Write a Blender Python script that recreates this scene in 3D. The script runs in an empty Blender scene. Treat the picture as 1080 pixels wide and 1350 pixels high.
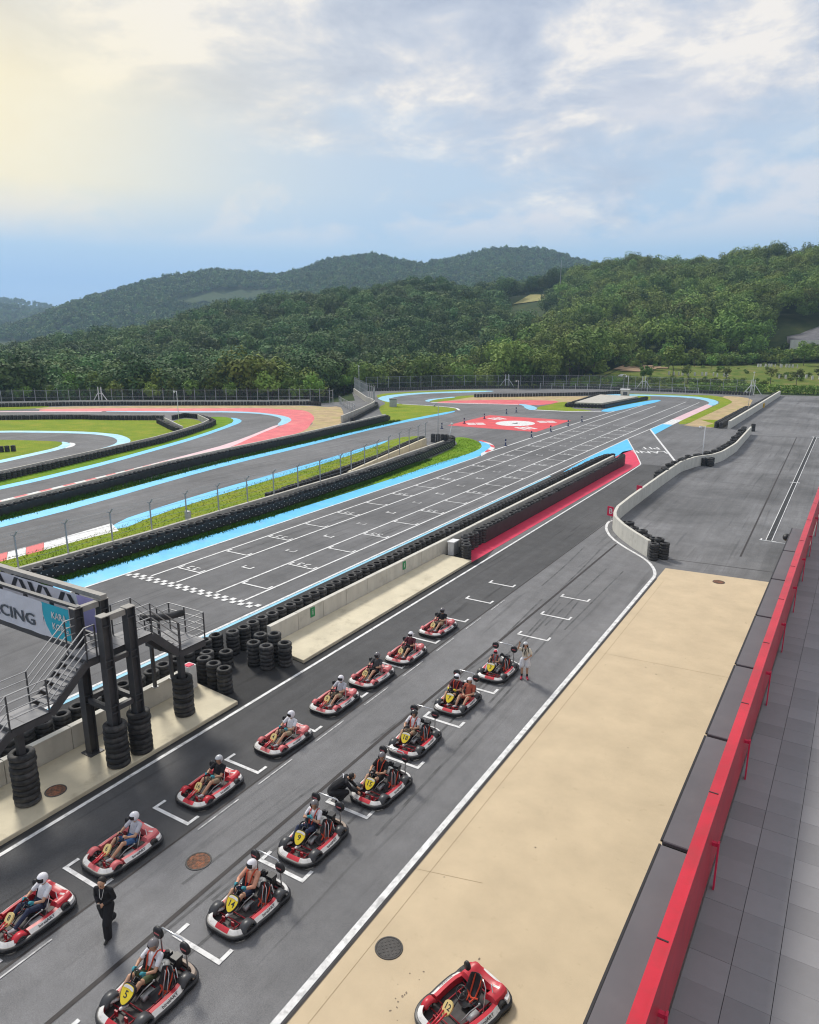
import bpy, bmesh, math, random
import numpy as np
from mathutils import Vector, Matrix, Euler
R = math.radians
random.seed(7)
rng = np.random.default_rng(7)
S = bpy.context.scene
COL = S.collection

# ------------------------------------------------------------------ camera
cd = bpy.data.cameras.new('camera')
cam = bpy.data.objects.new('camera', cd)
COL.objects.link(cam)
cam.location = (0, 0, 14.5)
cam.rotation_euler = (R(90 - 14.065), 0, R(31.408))
cd.sensor_fit = 'HORIZONTAL'
cd.sensor_width = 36
cd.lens = 950 / 1080 * 36
cd.clip_start = 0.2
cd.clip_end = 9000
S.camera = cam

# ------------------------------------------------------------------ sky, sun, exposure
SUN_AZ, SUN_EL = R(63), R(44)           # azimuth measured to the left of +Y
W = bpy.data.worlds.new('World')
S.world = W
W.use_nodes = True
nt = W.node_tree
nt.nodes.clear()


def nd(t, typ, **kw):
    n = t.nodes.new(typ)
    for k, v in kw.items():
        if k.startswith('i_'):
            n.inputs[k[2:].replace('_', ' ')].default_value = v
        else:
            setattr(n, k, v)
    return n


def lk(t, a, b):
    t.links.new(a, b)


def math_n(t, op, a, b=None, c=None, clamp=False):
    n = t.nodes.new('ShaderNodeMath')
    n.operation = op
    n.use_clamp = clamp
    for i, v in enumerate((a, b, c)):
        if v is None:
            continue
        if isinstance(v, (int, float)):
            n.inputs[i].default_value = v
        else:
            t.links.new(v, n.inputs[i])
    return n.outputs[0]


def mixc(t, fac, a, b, mode='MIX'):
    n = t.nodes.new('ShaderNodeMix')
    n.data_type = 'RGBA'
    n.blend_type = mode
    for sock, v in ((n.inputs[0], fac), (n.inputs[6], a), (n.inputs[7], b)):
        if isinstance(v, (int, float)):
            sock.default_value = v
        elif isinstance(v, tuple):
            sock.default_value = v if len(v) == 4 else (*v, 1)
        else:
            t.links.new(v, sock)
    return n.outputs[2]


def ramp(t, fac, stops):
    n = t.nodes.new('ShaderNodeValToRGB')
    e = n.color_ramp.elements
    while len(e) < len(stops):
        e.new(0.5)
    for el, (p, c) in zip(e, stops):
        el.position = p
        el.color = (c, c, c, 1) if isinstance(c, (int, float)) else (*c, 1)
    t.links.new(fac, n.inputs[0])
    return n.outputs[0]


sky = nd(nt, 'ShaderNodeTexSky', sky_type='NISHITA', sun_disc=False, sun_elevation=SUN_EL,
         sun_rotation=-SUN_AZ, altitude=100, air_density=1.0, dust_density=0.6, ozone_density=2.5)
tc = nd(nt, 'ShaderNodeTexCoord')
sp = nd(nt, 'ShaderNodeSeparateXYZ')
lk(nt, tc.outputs['Generated'], sp.inputs[0])
zc = math_n(nt, 'MAXIMUM', sp.outputs[2], 0.0)
den = math_n(nt, 'ADD', zc, 0.27)
cx = math_n(nt, 'DIVIDE', sp.outputs[0], den)
cy = math_n(nt, 'DIVIDE', sp.outputs[1], den)
cmb = nd(nt, 'ShaderNodeCombineXYZ')
lk(nt, cx, cmb.inputs[0]); lk(nt, cy, cmb.inputs[1]); lk(nt, math_n(nt, 'MULTIPLY', sp.outputs[2], 2.5), cmb.inputs[2])
n1 = nd(nt, 'ShaderNodeTexNoise', i_Scale=1.15, i_Detail=7.0, i_Roughness=0.56, i_Distortion=0.15)
lk(nt, cmb.outputs[0], n1.inputs['Vector'])
n2 = nd(nt, 'ShaderNodeTexNoise', i_Scale=3.4, i_Detail=9.0, i_Roughness=0.6, i_Distortion=0.25)
lk(nt, cmb.outputs[0], n2.inputs['Vector'])
# cloud cover grows from the clear band near the horizon to an almost closed deck higher up
cover = ramp(nt, zc, [(0.0, 0.0), (0.10, 0.05), (0.20, 0.42), (0.33, 0.85), (1.0, 0.92)])
nmix = math_n(nt, 'ADD', math_n(nt, 'MULTIPLY', n1.outputs[0], 0.7), math_n(nt, 'MULTIPLY', n2.outputs[0], 0.3))
cl = math_n(nt, 'ADD', nmix, math_n(nt, 'MULTIPLY', math_n(nt, 'SUBTRACT', cover, 0.5), 0.5))
mask = ramp(nt, cl, [(0.43, 0.0), (0.50, 0.5), (0.57, 1.0)])
ccol = ramp(nt, n2.outputs[0], [(0.36, (4.5, 5.0, 6.2)), (0.46, (5.8, 6.2, 7.1)), (0.53, (7.5, 7.4, 7.6)), (0.60, (9.9, 9.2, 8.4))])
# a low bank of puffy cloud
mpc = nd(nt, 'ShaderNodeMapping')
mpc.inputs['Location'].default_value = (5.0, 0.3, 0.2)
mpc.inputs['Scale'].default_value = (1.0, 1.0, 2.2)
lk(nt, tc.outputs['Generated'], mpc.inputs[0])
n3 = nd(nt, 'ShaderNodeTexNoise', i_Scale=3.4, i_Detail=9.0, i_Roughness=0.55, i_Distortion=0.3)
lk(nt, mpc.outputs[0], n3.inputs['Vector'])
puff = math_n(nt, 'MULTIPLY', ramp(nt, n3.outputs[0], [(0.50, 0.0), (0.57, 1.0)]), ramp(nt, zc, [(0.10, 0.0), (0.14, 1.0), (0.22, 1.0), (0.30, 0.0)]))
# bright, warm cloud round the hidden sun
sund = Vector((-math.sin(SUN_AZ) * math.cos(R(13)), math.cos(SUN_AZ) * math.cos(R(13)), math.sin(R(13))))
dt = nd(nt, 'ShaderNodeVectorMath', operation='DOT_PRODUCT')
lk(nt, tc.outputs['Generated'], dt.inputs[0])
dt.inputs[1].default_value = sund
glow = math_n(nt, 'POWER', math_n(nt, 'MAXIMUM', dt.outputs['Value'], 0.0), 20.0)
glow = math_n(nt, 'MULTIPLY', glow, ramp(nt, zc, [(0.10, 0.0), (0.17, 1.0), (0.27, 1.0), (0.42, 0.3)]))
base_blue = ramp(nt, zc, [(0.0, (2.2, 4.4, 8.2)), (0.06, (2.5, 4.7, 8.4)), (0.10, (4.1, 5.9, 8.1)), (0.17, (5.2, 6.5, 8.0)), (0.3, (5.7, 6.7, 8.0)), (1.0, (3.8, 5.4, 7.8))])
clear = mixc(nt, 0.15, base_blue, sky.outputs[0])
col = mixc(nt, math_n(nt, 'MULTIPLY', mask, 0.85), clear, ccol)
col = mixc(nt, math_n(nt, 'MULTIPLY', puff, 0.8), col, (7.6, 7.6, 8.0))
col = mixc(nt, math_n(nt, 'MULTIPLY', glow, 1.0, clamp=True), col, mixc(nt, n2.outputs[0], (10.0, 8.6, 5.5), (10.4, 9.5, 7.0)))
bg = nd(nt, 'ShaderNodeBackground', i_Strength=0.078)
lk(nt, col, bg.inputs[0])
out = nd(nt, 'ShaderNodeOutputWorld')
lk(nt, bg.outputs[0], out.inputs[0])

sl = bpy.data.lights.new('sun', 'SUN')
sl.energy = 2.6
sl.angle = R(12)
sl.color = (1.0, 0.95, 0.86)
sun = bpy.data.objects.new('sun', sl)
COL.objects.link(sun)
sd = Vector((-math.sin(SUN_AZ) * math.cos(SUN_EL), math.cos(SUN_AZ) * math.cos(SUN_EL), math.sin(SUN_EL)))
sun.rotation_euler = sd.to_track_quat('Z', 'Y').to_euler()
sun.location = sd * 60

S.view_settings.view_transform = 'Standard'
S.view_settings.look = 'None'
S.view_settings.gamma = 1.0
S.view_settings.exposure = 0.4
S.view_settings.use_curve_mapping = False
S.cycles.filter_width = 1.15
S.cycles.max_bounces = 6
S.cycles.transparent_max_bounces = 16
S.cycles.volume_bounces = 1

# ------------------------------------------------------------------ materials


def M(name, col, rough=0.6, var=0.12, scale=3.0, col2=None, metal=0.0, bump=0.0, bscale=60.0, stretch=None,
      rnd=0.0, world=False, spec=0.4, coat=0.0, detail=5.0, dirt=None):
    m = bpy.data.materials.new(name)
    m.use_nodes = True
    t = m.node_tree
    b = t.nodes['Principled BSDF']
    b.inputs['Roughness'].default_value = rough
    b.inputs['Metallic'].default_value = metal
    b.inputs['Specular IOR Level'].default_value = spec
    b.inputs['Coat Weight'].default_value = coat
    if world:
        g = t.nodes.new('ShaderNodeNewGeometry'); vec = g.outputs['Position']
    else:
        g = t.nodes.new('ShaderNodeTexCoord'); vec = g.outputs['Object']
    if stretch:
        mp = t.nodes.new('ShaderNodeMapping'); mp.inputs['Scale'].default_value = stretch
        t.links.new(vec, mp.inputs[0]); vec2 = mp.outputs[0]
    else:
        vec2 = vec
    n = nd(t, 'ShaderNodeTexNoise', i_Scale=scale, i_Detail=detail, i_Roughness=0.6)
    t.links.new(vec2, n.inputs['Vector'])
    c1 = tuple(max(0, c * (1 - var)) for c in col)
    c2 = col2 if col2 else tuple(min(1, c * (1 + var)) for c in col)
    o = ramp(t, n.outputs[0], [(0.32, c1), (0.68, c2)])
    if dirt:
        dcol, dscale, lo, hi, amt = dirt
        n3 = nd(t, 'ShaderNodeTexNoise', i_Scale=dscale, i_Detail=6.0, i_Roughness=0.65)
        t.links.new(vec, n3.inputs['Vector'])
        f = math_n(t, 'MULTIPLY', ramp(t, n3.outputs[0], [(lo, 0.0), (hi, 1.0)]), amt)
        o = mixc(t, f, o, dcol)
    if rnd:
        oi = t.nodes.new('ShaderNodeObjectInfo')
        hs = t.nodes.new('ShaderNodeHueSaturation')
        t.links.new(o, hs.inputs['Color'])
        t.links.new(math_n(t, 'ADD', math_n(t, 'MULTIPLY', oi.outputs['Random'], 2 * rnd), 1 - rnd), hs.inputs['Value'])
        o = hs.outputs[0]
    t.links.new(o, b.inputs['Base Color'])
    if bump:
        nb = nd(t, 'ShaderNodeTexNoise', i_Scale=bscale, i_Detail=3.0)
        t.links.new(vec, nb.inputs['Vector'])
        bp = nd(t, 'ShaderNodeBump', i_Strength=bump, i_Distance=0.02)
        t.links.new(nb.outputs[0], bp.inputs['Height'])
        t.links.new(bp.outputs[0], b.inputs['Normal'])
    return m


def asphalt(name, c, streak=0.25, patch=0.2, tint=(1, 1, 1.03), rot=0.0, marks=0.35):
    """tarmac: aggregate grain, lay-down streaks along the lane, big tonal patches, dark rubber marks"""
    m = bpy.data.materials.new(name)
    m.use_nodes = True
    t = m.node_tree
    b = t.nodes['Principled BSDF']
    b.inputs['Roughness'].default_value = 0.88
    b.inputs['Specular IOR Level'].default_value = 0.25
    g = t.nodes.new('ShaderNodeNewGeometry')
    pos = g.outputs['Position']
    mp = t.nodes.new('ShaderNodeMapping')
    mp.inputs['Rotation'].default_value = (0, 0, rot)
    t.links.new(pos, mp.inputs[0])
    mps = t.nodes.new('ShaderNodeMapping')
    mps.inputs['Scale'].default_value = (1.1, 0.045, 1)
    t.links.new(mp.outputs[0], mps.inputs[0])
    fine = nd(t, 'ShaderNodeTexNoise', i_Scale=42.0, i_Detail=4.0, i_Roughness=0.75)
    t.links.new(pos, fine.inputs['Vector'])
    mid = nd(t, 'ShaderNodeTexNoise', i_Scale=1.3, i_Detail=6.0, i_Roughness=0.65)
    t.links.new(pos, mid.inputs['Vector'])
    big = nd(t, 'ShaderNodeTexNoise', i_Scale=0.11, i_Detail=4.0, i_Roughness=0.55, i_Distortion=0.6)
    t.links.new(pos, big.inputs['Vector'])
    st = nd(t, 'ShaderNodeTexNoise', i_Scale=1.0, i_Detail=7.0, i_Roughness=0.7)
    t.links.new(mps.outputs[0], st.inputs['Vector'])
    mm = nd(t, 'ShaderNodeTexNoise', i_Scale=2.4, i_Detail=2.0, i_Roughness=0.5, i_Distortion=0.4)
    t.links.new(mps.outputs[0], mm.inputs['Vector'])
    v = math_n(t, 'ADD', ramp(t, fine.outputs[0], [(0.25, 0.45), (0.75, 1.55)]), 0.0)
    v = math_n(t, 'MULTIPLY', v, ramp(t, mid.outputs[0], [(0.3, 0.88), (0.7, 1.12)]))
    v = math_n(t, 'MULTIPLY', v, ramp(t, big.outputs[0], [(0.32, 1 - patch), (0.68, 1 + patch)]))
    v = math_n(t, 'MULTIPLY', v, ramp(t, st.outputs[0], [(0.3, 1 - streak), (0.7, 1 + streak)]))
    v = math_n(t, 'MULTIPLY', v, ramp(t, mm.outputs[0], [(0.28, 1 - marks), (0.40, 1.0)]))
    cc = nd(t, 'ShaderNodeCombineXYZ')
    for i in range(3):
        t.links.new(math_n(t, 'MULTIPLY', v, c * tint[i]), cc.inputs[i])
    t.links.new(cc.outputs[0], b.inputs['Base Color'])
    bp = nd(t, 'ShaderNodeBump', i_Strength=0.35, i_Distance=0.01)
    t.links.new(fine.outputs[0], bp.inputs['Height'])
    t.links.new(bp.outputs[0], b.inputs['Normal'])
    return m


MT = {}
MT['asphalt'] = asphalt('track_asphalt', 0.148, 0.16, 0.2, marks=0.25)
MT['asphalt_pit'] = asphalt('pit_lane_asphalt', 0.172, 0.12, 0.16, marks=0.25)
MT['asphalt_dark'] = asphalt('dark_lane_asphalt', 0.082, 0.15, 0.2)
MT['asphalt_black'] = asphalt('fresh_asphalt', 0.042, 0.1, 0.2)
MT['asphalt_yard'] = asphalt('paddock_asphalt', 0.15, 0.2, 0.32, marks=0.25)
MT['white'] = M('road_paint_white', (0.72, 0.72, 0.72), 0.7, 0.14, 2.5, world=True, dirt=((0.24, 0.24, 0.24), 4.0, 0.48, 0.70, 0.7))
MT['white_worn'] = M('road_paint_faded', (0.55, 0.55, 0.55), 0.75, 0.2, 4, world=True, dirt=((0.14, 0.14, 0.14), 6.0, 0.45, 0.65, 0.8))
MT['blue'] = M('kerb_paint_blue', (0.08, 0.50, 0.84), 0.55, 0.10, 0.8, world=True, dirt=((0.22, 0.38, 0.48), 0.8, 0.5, 0.75, 0.6))
MT['blue_pale'] = M('kerb_paint_pale_blue', (0.22, 0.54, 0.72), 0.6, 0.16, 0.8, world=True, dirt=((0.5, 0.58, 0.62), 0.6, 0.45, 0.75, 0.6))
MT['red'] = M('runoff_paint_red', (0.66, 0.05, 0.06), 0.6, 0.14, 0.7, world=True, dirt=((0.36, 0.10, 0.10), 0.9, 0.5, 0.75, 0.6))
MT['crimson'] = M('pit_strip_crimson', (0.66, 0.028, 0.085), 0.6, 0.10, 0.9, world=True, dirt=((0.35, 0.03, 0.06), 1.5, 0.55, 0.75, 0.5))
MT['pink'] = M('runoff_paint_faded_red', (0.64, 0.095, 0.115), 0.65, 0.16, 0.5, world=True, dirt=((0.58, 0.30, 0.22), 0.25, 0.5, 0.8, 0.5))
MT['palepink'] = M('kerb_paint_pale_pink', (0.68, 0.46, 0.50), 0.65, 0.1, 0.8, world=True)
MT['dirt'] = M('dry_sandy_soil', (0.42, 0.31, 0.17), 0.95, 0.22, 0.6, world=True, bump=0.3, bscale=8, dirt=((0.34, 0.36, 0.08), 0.35, 0.5, 0.68, 0.6))
MT['beige'] = M('beige_concrete_pad', (0.55, 0.44, 0.295), 0.85, 0.08, 0.7, world=True, bump=0.12, bscale=90, dirt=((0.33, 0.25, 0.15), 3.2, 0.62, 0.80, 0.5))
MT['slab'] = M('cream_concrete_slab', (0.60, 0.54, 0.40), 0.85, 0.10, 0.8, world=True, bump=0.15, bscale=60, dirt=((0.26, 0.22, 0.15), 1.1, 0.56, 0.78, 0.6))
MT['concrete'] = M('grey_concrete', (0.47, 0.45, 0.40), 0.85, 0.12, 1.3, world=True, bump=0.2, bscale=50, dirt=((0.22, 0.21, 0.18), 1.6, 0.52, 0.75, 0.6))
MT['concrete_white'] = M('limewashed_concrete', (0.58, 0.56, 0.50), 0.85, 0.10, 1.2, world=True, bump=0.15, bscale=50, dirt=((0.30, 0.29, 0.25), 1.8, 0.55, 0.8, 0.55), stretch=(1.5, 1.5, 0.3))


def grass_mat(name, a, b, c):
    m = bpy.data.materials.new(name)
    m.use_nodes = True
    t = m.node_tree
    p = t.nodes['Principled BSDF']
    p.inputs['Roughness'].default_value = 0.95
    p.inputs['Specular IOR Level'].default_value = 0.1
    g = t.nodes.new('ShaderNodeNewGeometry')
    n1 = nd(t, 'ShaderNodeTexNoise', i_Scale=0.35, i_Detail=7.0, i_Roughness=0.7)
    n2 = nd(t, 'ShaderNodeTexNoise', i_Scale=7.0, i_Detail=5.0, i_Roughness=0.75)
    for n in (n1, n2):
        t.links.new(g.outputs['Position'], n.inputs['Vector'])
    o = ramp(t, n1.outputs[0], [(0.3, a), (0.5, b), (0.7, c)])
    v = ramp(t, n2.outputs[0], [(0.3, 0.55), (0.7, 1.35)])
    o = mixc(t, 1.0, o, v, 'MULTIPLY')
    t.links.new(o, p.inputs['Base Color'])
    bp = nd(t, 'ShaderNodeBump', i_Strength=0.8, i_Distance=0.08)
    t.links.new(n2.outputs[0], bp.inputs['Height'])
    t.links.new(bp.outputs[0], p.inputs['Normal'])
    return m


MT['grass'] = grass_mat('infield_grass', (0.14, 0.23, 0.018), (0.215, 0.285, 0.022), (0.31, 0.305, 0.04))
MT['grass_fresh'] = grass_mat('fresh_grass', (0.09, 0.20, 0.012), (0.16, 0.29, 0.016), (0.24, 0.33, 0.03))
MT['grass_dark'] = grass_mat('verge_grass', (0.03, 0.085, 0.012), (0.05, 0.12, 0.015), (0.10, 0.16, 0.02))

# ------------------------------------------------------------------ object helpers


def tag(o, label=None, cat=None, group=None, kind=None):
    if label: o['label'] = label
    if cat: o['category'] = cat
    if group: o['group'] = group
    if kind: o['kind'] = kind
    return o


def empty(name, loc=(0, 0, 0), rz=0.0, label=None, cat=None, group=None):
    o = bpy.data.objects.new(name, None)
    COL.objects.link(o)
    o.location = loc
    o.rotation_euler = (0, 0, rz)
    return tag(o, label, cat, group)


def link(name, me, parent=None, loc=None, rot=None, mat=None):
    o = bpy.data.objects.new(name, me)
    COL.objects.link(o)
    if parent: o.parent = parent
    if loc is not None: o.location = loc
    if rot is not None: o.rotation_euler = rot
    return o


class MB:
    """collects shapes into one mesh"""

    def __init__(s):
        s.v = []; s.f = []; s.mi = []

    def add(s, vs, fs, mi=0):
        k = len(s.v)
        s.v.extend([tuple(map(float, p)) for p in vs])
        for f in fs:
            s.f.append(tuple(i + k for i in f)); s.mi.append(mi)
        return s

    def box(s, c, d, rz=0.0, mi=0, M4=None):
        x, y, z = d[0] / 2, d[1] / 2, d[2] / 2
        vs = [(i, j, k) for k in (-z, z) for j in (-y, y) for i in (-x, x)]
        ca, sa = math.cos(rz), math.sin(rz)
        if M4 is not None:
            vs = [tuple(M4 @ Vector(p)) for p in vs]
            vs = [(p[0] + c[0], p[1] + c[1], p[2] + c[2]) for p in vs]
        else:
            vs = [(p[0] * ca - p[1] * sa + c[0], p[0] * sa + p[1] * ca + c[1], p[2] + c[2]) for p in vs]
        s.add(vs, [(0, 2, 3, 1), (4, 5, 7, 6), (0, 1, 5, 4), (2, 6, 7, 3), (0, 4, 6, 2), (1, 3, 7, 5)], mi)
        return s

    def bar(s, a, b, w, h=None, mi=0, up=(0, 0, 1)):
        """rectangular bar from a to b, w across, h in the up direction"""
        h = h or w
        a = Vector(a); b = Vector(b); d = (b - a).normalized()
        u = Vector(up)
        if abs(d.dot(u)) > 0.98: u = Vector((1, 0, 0))
        r = d.cross(u).normalized(); u = r.cross(d).normalized()
        vs = []
        for p in (a, b):
            for i, j in ((-1, -1), (1, -1), (1, 1), (-1, 1)):
                vs.append(p + r * (i * w / 2) + u * (j * h / 2))
        s.add(vs, [(0, 3, 2, 1), (4, 5, 6, 7), (0, 1, 5, 4), (1, 2, 6, 5), (2, 3, 7, 6), (3, 0, 4, 7)], mi)
        return s

    def tube(s, pts, r, seg=8, mi=0, closed=False, r2=None, cap=True):
        P = [Vector(p) for p in pts]; n = len(P)
        k0 = len(s.v); ref = None
        for i, p in enumerate(P):
            if closed:
                d = (P[(i + 1) % n] - P[i - 1]).normalized()
            else:
                d = (P[min(i + 1, n - 1)] - P[max(i - 1, 0)]).normalized()
            if ref is None:
                ref = Vector((0, 0, 1)) if abs(d.z) < 0.9 else Vector((1, 0, 0))
            a = d.cross(ref).normalized(); b = a.cross(d).normalized()
            ref = b
            rr = r if r2 is None else r + (r2 - r) * i / (n - 1)
            for j in range(seg):
                t = 2 * math.pi * j / seg
                s.v.append(tuple(p + a * (rr * math.cos(t)) + b * (rr * math.sin(t))))
        for i in range(n if closed else n - 1):
            for j in range(seg):
                a0 = k0 + i * seg; a1 = k0 + ((i + 1) % n) * seg
                s.f.append((a0 + j, a1 + j, a1 + (j + 1) % seg, a0 + (j + 1) % seg)); s.mi.append(mi)
        if cap and not closed:
            s.f.append(tuple(k0 + j for j in range(seg))); s.mi.append(mi)
            e = k0 + (n - 1) * seg
            s.f.append(tuple(e + j for j in reversed(range(seg)))); s.mi.append(mi)
        return s

    def lathe(s, prof, seg=16, c=(0, 0, 0), axis='Z', mi=0, close=False, mis=None):
        k0 = len(s.v); n = len(prof)
        for r, z in prof:
            for j in range(seg):
                t = 2 * math.pi * j / seg
                x, y = r * math.cos(t), r * math.sin(t)
                p = (x, y, z) if axis == 'Z' else ((z, x, y) if axis == 'X' else (y, z, x))
                s.v.append((p[0] + c[0], p[1] + c[1], p[2] + c[2]))
        for i in range(n if close else n - 1):
            for j in range(seg):
                a0 = k0 + i * seg; a1 = k0 + ((i + 1) % n) * seg
                s.f.append((a0 + j, a0 + (j + 1) % seg, a1 + (j + 1) % seg, a1 + j)); s.mi.append(mis[i] if mis else mi)
        return s

    def prism(s, pts, z0, z1, mi=0, mi_top=None):
        """vertical prism over a plan outline (counter-clockwise)"""
        n = len(pts)
        vs = [(p[0], p[1], z0) for p in pts] + [(p[0], p[1], z1) for p in pts]
        s.add(vs, [tuple(reversed(range(n)))], mi)
        k = len(s.v) - 2 * n
        s.f.append(tuple(k + n + i for i in range(n))); s.mi.append(mi if mi_top is None else mi_top)
        for i in range(n):
            j = (i + 1) % n
            s.f.append((k + i, k + j, k + n + j, k + n + i)); s.mi.append(mi)
        return s

    def ball(s, c, r, seg=10, rings=7, mi=0):
        rx, ry, rz = (r, r, r) if isinstance(r, (int, float)) else r
        k0 = len(s.v)
        for i in range(rings + 1):
            ph = math.pi * i / rings - math.pi / 2
            for j in range(seg):
                t = 2 * math.pi * j / seg
                s.v.append((c[0] + rx * math.cos(ph) * math.cos(t), c[1] + ry * math.cos(ph) * math.sin(t), c[2] + rz * math.sin(ph)))
        for i in range(rings):
            for j in range(seg):
                s.f.append((k0 + i * seg + j, k0 + i * seg + (j + 1) % seg, k0 + (i + 1) * seg + (j + 1) % seg, k0 + (i + 1) * seg + j)); s.mi.append(mi)
        return s

    def mesh(s, name, mats, smooth=False):
        me = bpy.data.meshes.new(name)
        me.from_pydata(s.v, [], s.f)
        if not isinstance(mats, (list, tuple)): mats = [mats]
        for m in mats: me.materials.append(m)
        me.polygons.foreach_set('material_index', s.mi)
        if smooth: me.polygons.foreach_set('use_smooth', [True] * len(s.f))
        me.update()
        return me

    def build(s, name, mats, parent=None, smooth=False, loc=None, rot=None):
        return link(name, s.mesh(name, mats, smooth), parent, loc, rot)


def bevel(o, w=0.01, seg=2):
    m = o.modifiers.new('bevel', 'BEVEL'); m.width = w; m.segments = seg; m.limit_method = 'ANGLE'
    return o


def chaikin(p, it=2, closed=True):
    p = [tuple(q) for q in p]
    for _ in range(it):
        q = []
        n = len(p)
        rngi = range(n) if closed else range(n - 1)
        if not closed: q.append(p[0])
        for i in rngi:
            a, b = p[i], p[(i + 1) % n]
            q.append(tuple(a[k] * .75 + b[k] * .25 for k in range(len(a))))
            q.append(tuple(a[k] * .25 + b[k] * .75 for k in range(len(a))))
        if not closed: q.append(p[-1])
        p = q
    return p


def resample(p, step):
    out = [Vector(p[0])]; acc = 0.0
    for a, b in zip(p[:-1], p[1:]):
        a = Vector(a); b = Vector(b); L = (b - a).length
        if L == 0: continue
        t = step - acc
        while t <= L:
            out.append(a + (b - a) * (t / L)); t += step
        acc = (acc + L) % step
    return out


def offset(p, d):
    """offset an open plan polyline to its left by d"""
    out = []
    n = len(p)
    for i in range(n):
        a = Vector(p[max(i - 1, 0)][:2]); b = Vector(p[min(i + 1, n - 1)][:2])
        t = (b - a).normalized()
        out.append((p[i][0] - t.y * d, p[i][1] + t.x * d))
    return out


def sheet(name, pts, z, mat, smooth=2, kind='structure', parent=None):
    if smooth: pts = chaikin(pts, smooth)
    bm = bmesh.new()
    vs = [bm.verts.new((p[0], p[1], z)) for p in pts]
    try:
        f = bm.faces.new(vs)
    except ValueError:
        bm.free(); return None
    f.normal_update()
    if f.normal.z < 0: f.normal_flip()
    bmesh.ops.triangulate(bm, faces=[f], ngon_method='EAR_CLIP')
    me = bpy.data.meshes.new(name)
    bm.to_mesh(me); bm.free()
    me.materials.append(mat)
    o = link(name, me, parent)
    if kind: o['kind'] = kind
    return o


def strip_pts(line, w):
    return offset(line, w / 2) + list(reversed(offset(line, -w / 2)))


def line(name, pts, w, z, mat, smooth=0):
    if smooth: pts = chaikin(pts, smooth, closed=False)
    a = offset(pts, w / 2); b = offset(pts, -w / 2)
    m = MB()
    n = len(pts)
    m.add([(p[0], p[1], z) for p in a] + [(p[0], p[1], z) for p in b], [(i, n + i, n + i + 1, i + 1) for i in range(n - 1)])
    o = m.build(name, mat)
    o['kind'] = 'structure'
    return o


def wall_mb(m, path, w, z0, z1, mi=0):
    """upright wall along a plan polyline"""
    a = offset(path, w / 2); b = offset(path, -w / 2); n = len(path)
    vs = [(p[0], p[1], z0) for p in a] + [(p[0], p[1], z0) for p in b] + [(p[0], p[1], z1) for p in a] + [(p[0], p[1], z1) for p in b]
    fs = []
    for i in range(n - 1):
        fs += [(i, i + 1, 2 * n + i + 1, 2 * n + i), (n + i + 1, n + i, 3 * n + i, 3 * n + i + 1), (2 * n + i, 2 * n + i + 1, 3 * n + i + 1, 3 * n + i)]
    fs += [(0, 2 * n, 3 * n, n), (n - 1, 2 * n - 1, 4 * n - 1, 3 * n - 1)]
    m.add(vs, fs, mi)
    return m


_text_cache = {}


def text_mesh(txt, size, mat, ext=0.002, key=''):
    k = (txt, size, mat.name, ext)
    if k in _text_cache: return _text_cache[k]
    c = bpy.data.curves.new('lettering', 'FONT')
    c.body = txt; c.size = size; c.align_x = 'CENTER'; c.align_y = 'CENTER'; c.extrude = ext; c.offset = size * 0.012
    c.resolution_u = 2
    o = bpy.data.objects.new('lettering', c)
    COL.objects.link(o)
    dg = bpy.context.evaluated_depsgraph_get()
    me = bpy.data.meshes.new_from_object(o.evaluated_get(dg))
    me.materials.clear(); me.materials.append(mat)
    bpy.data.objects.remove(o); bpy.data.curves.remove(c)
    _text_cache[k] = me
    return me
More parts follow.
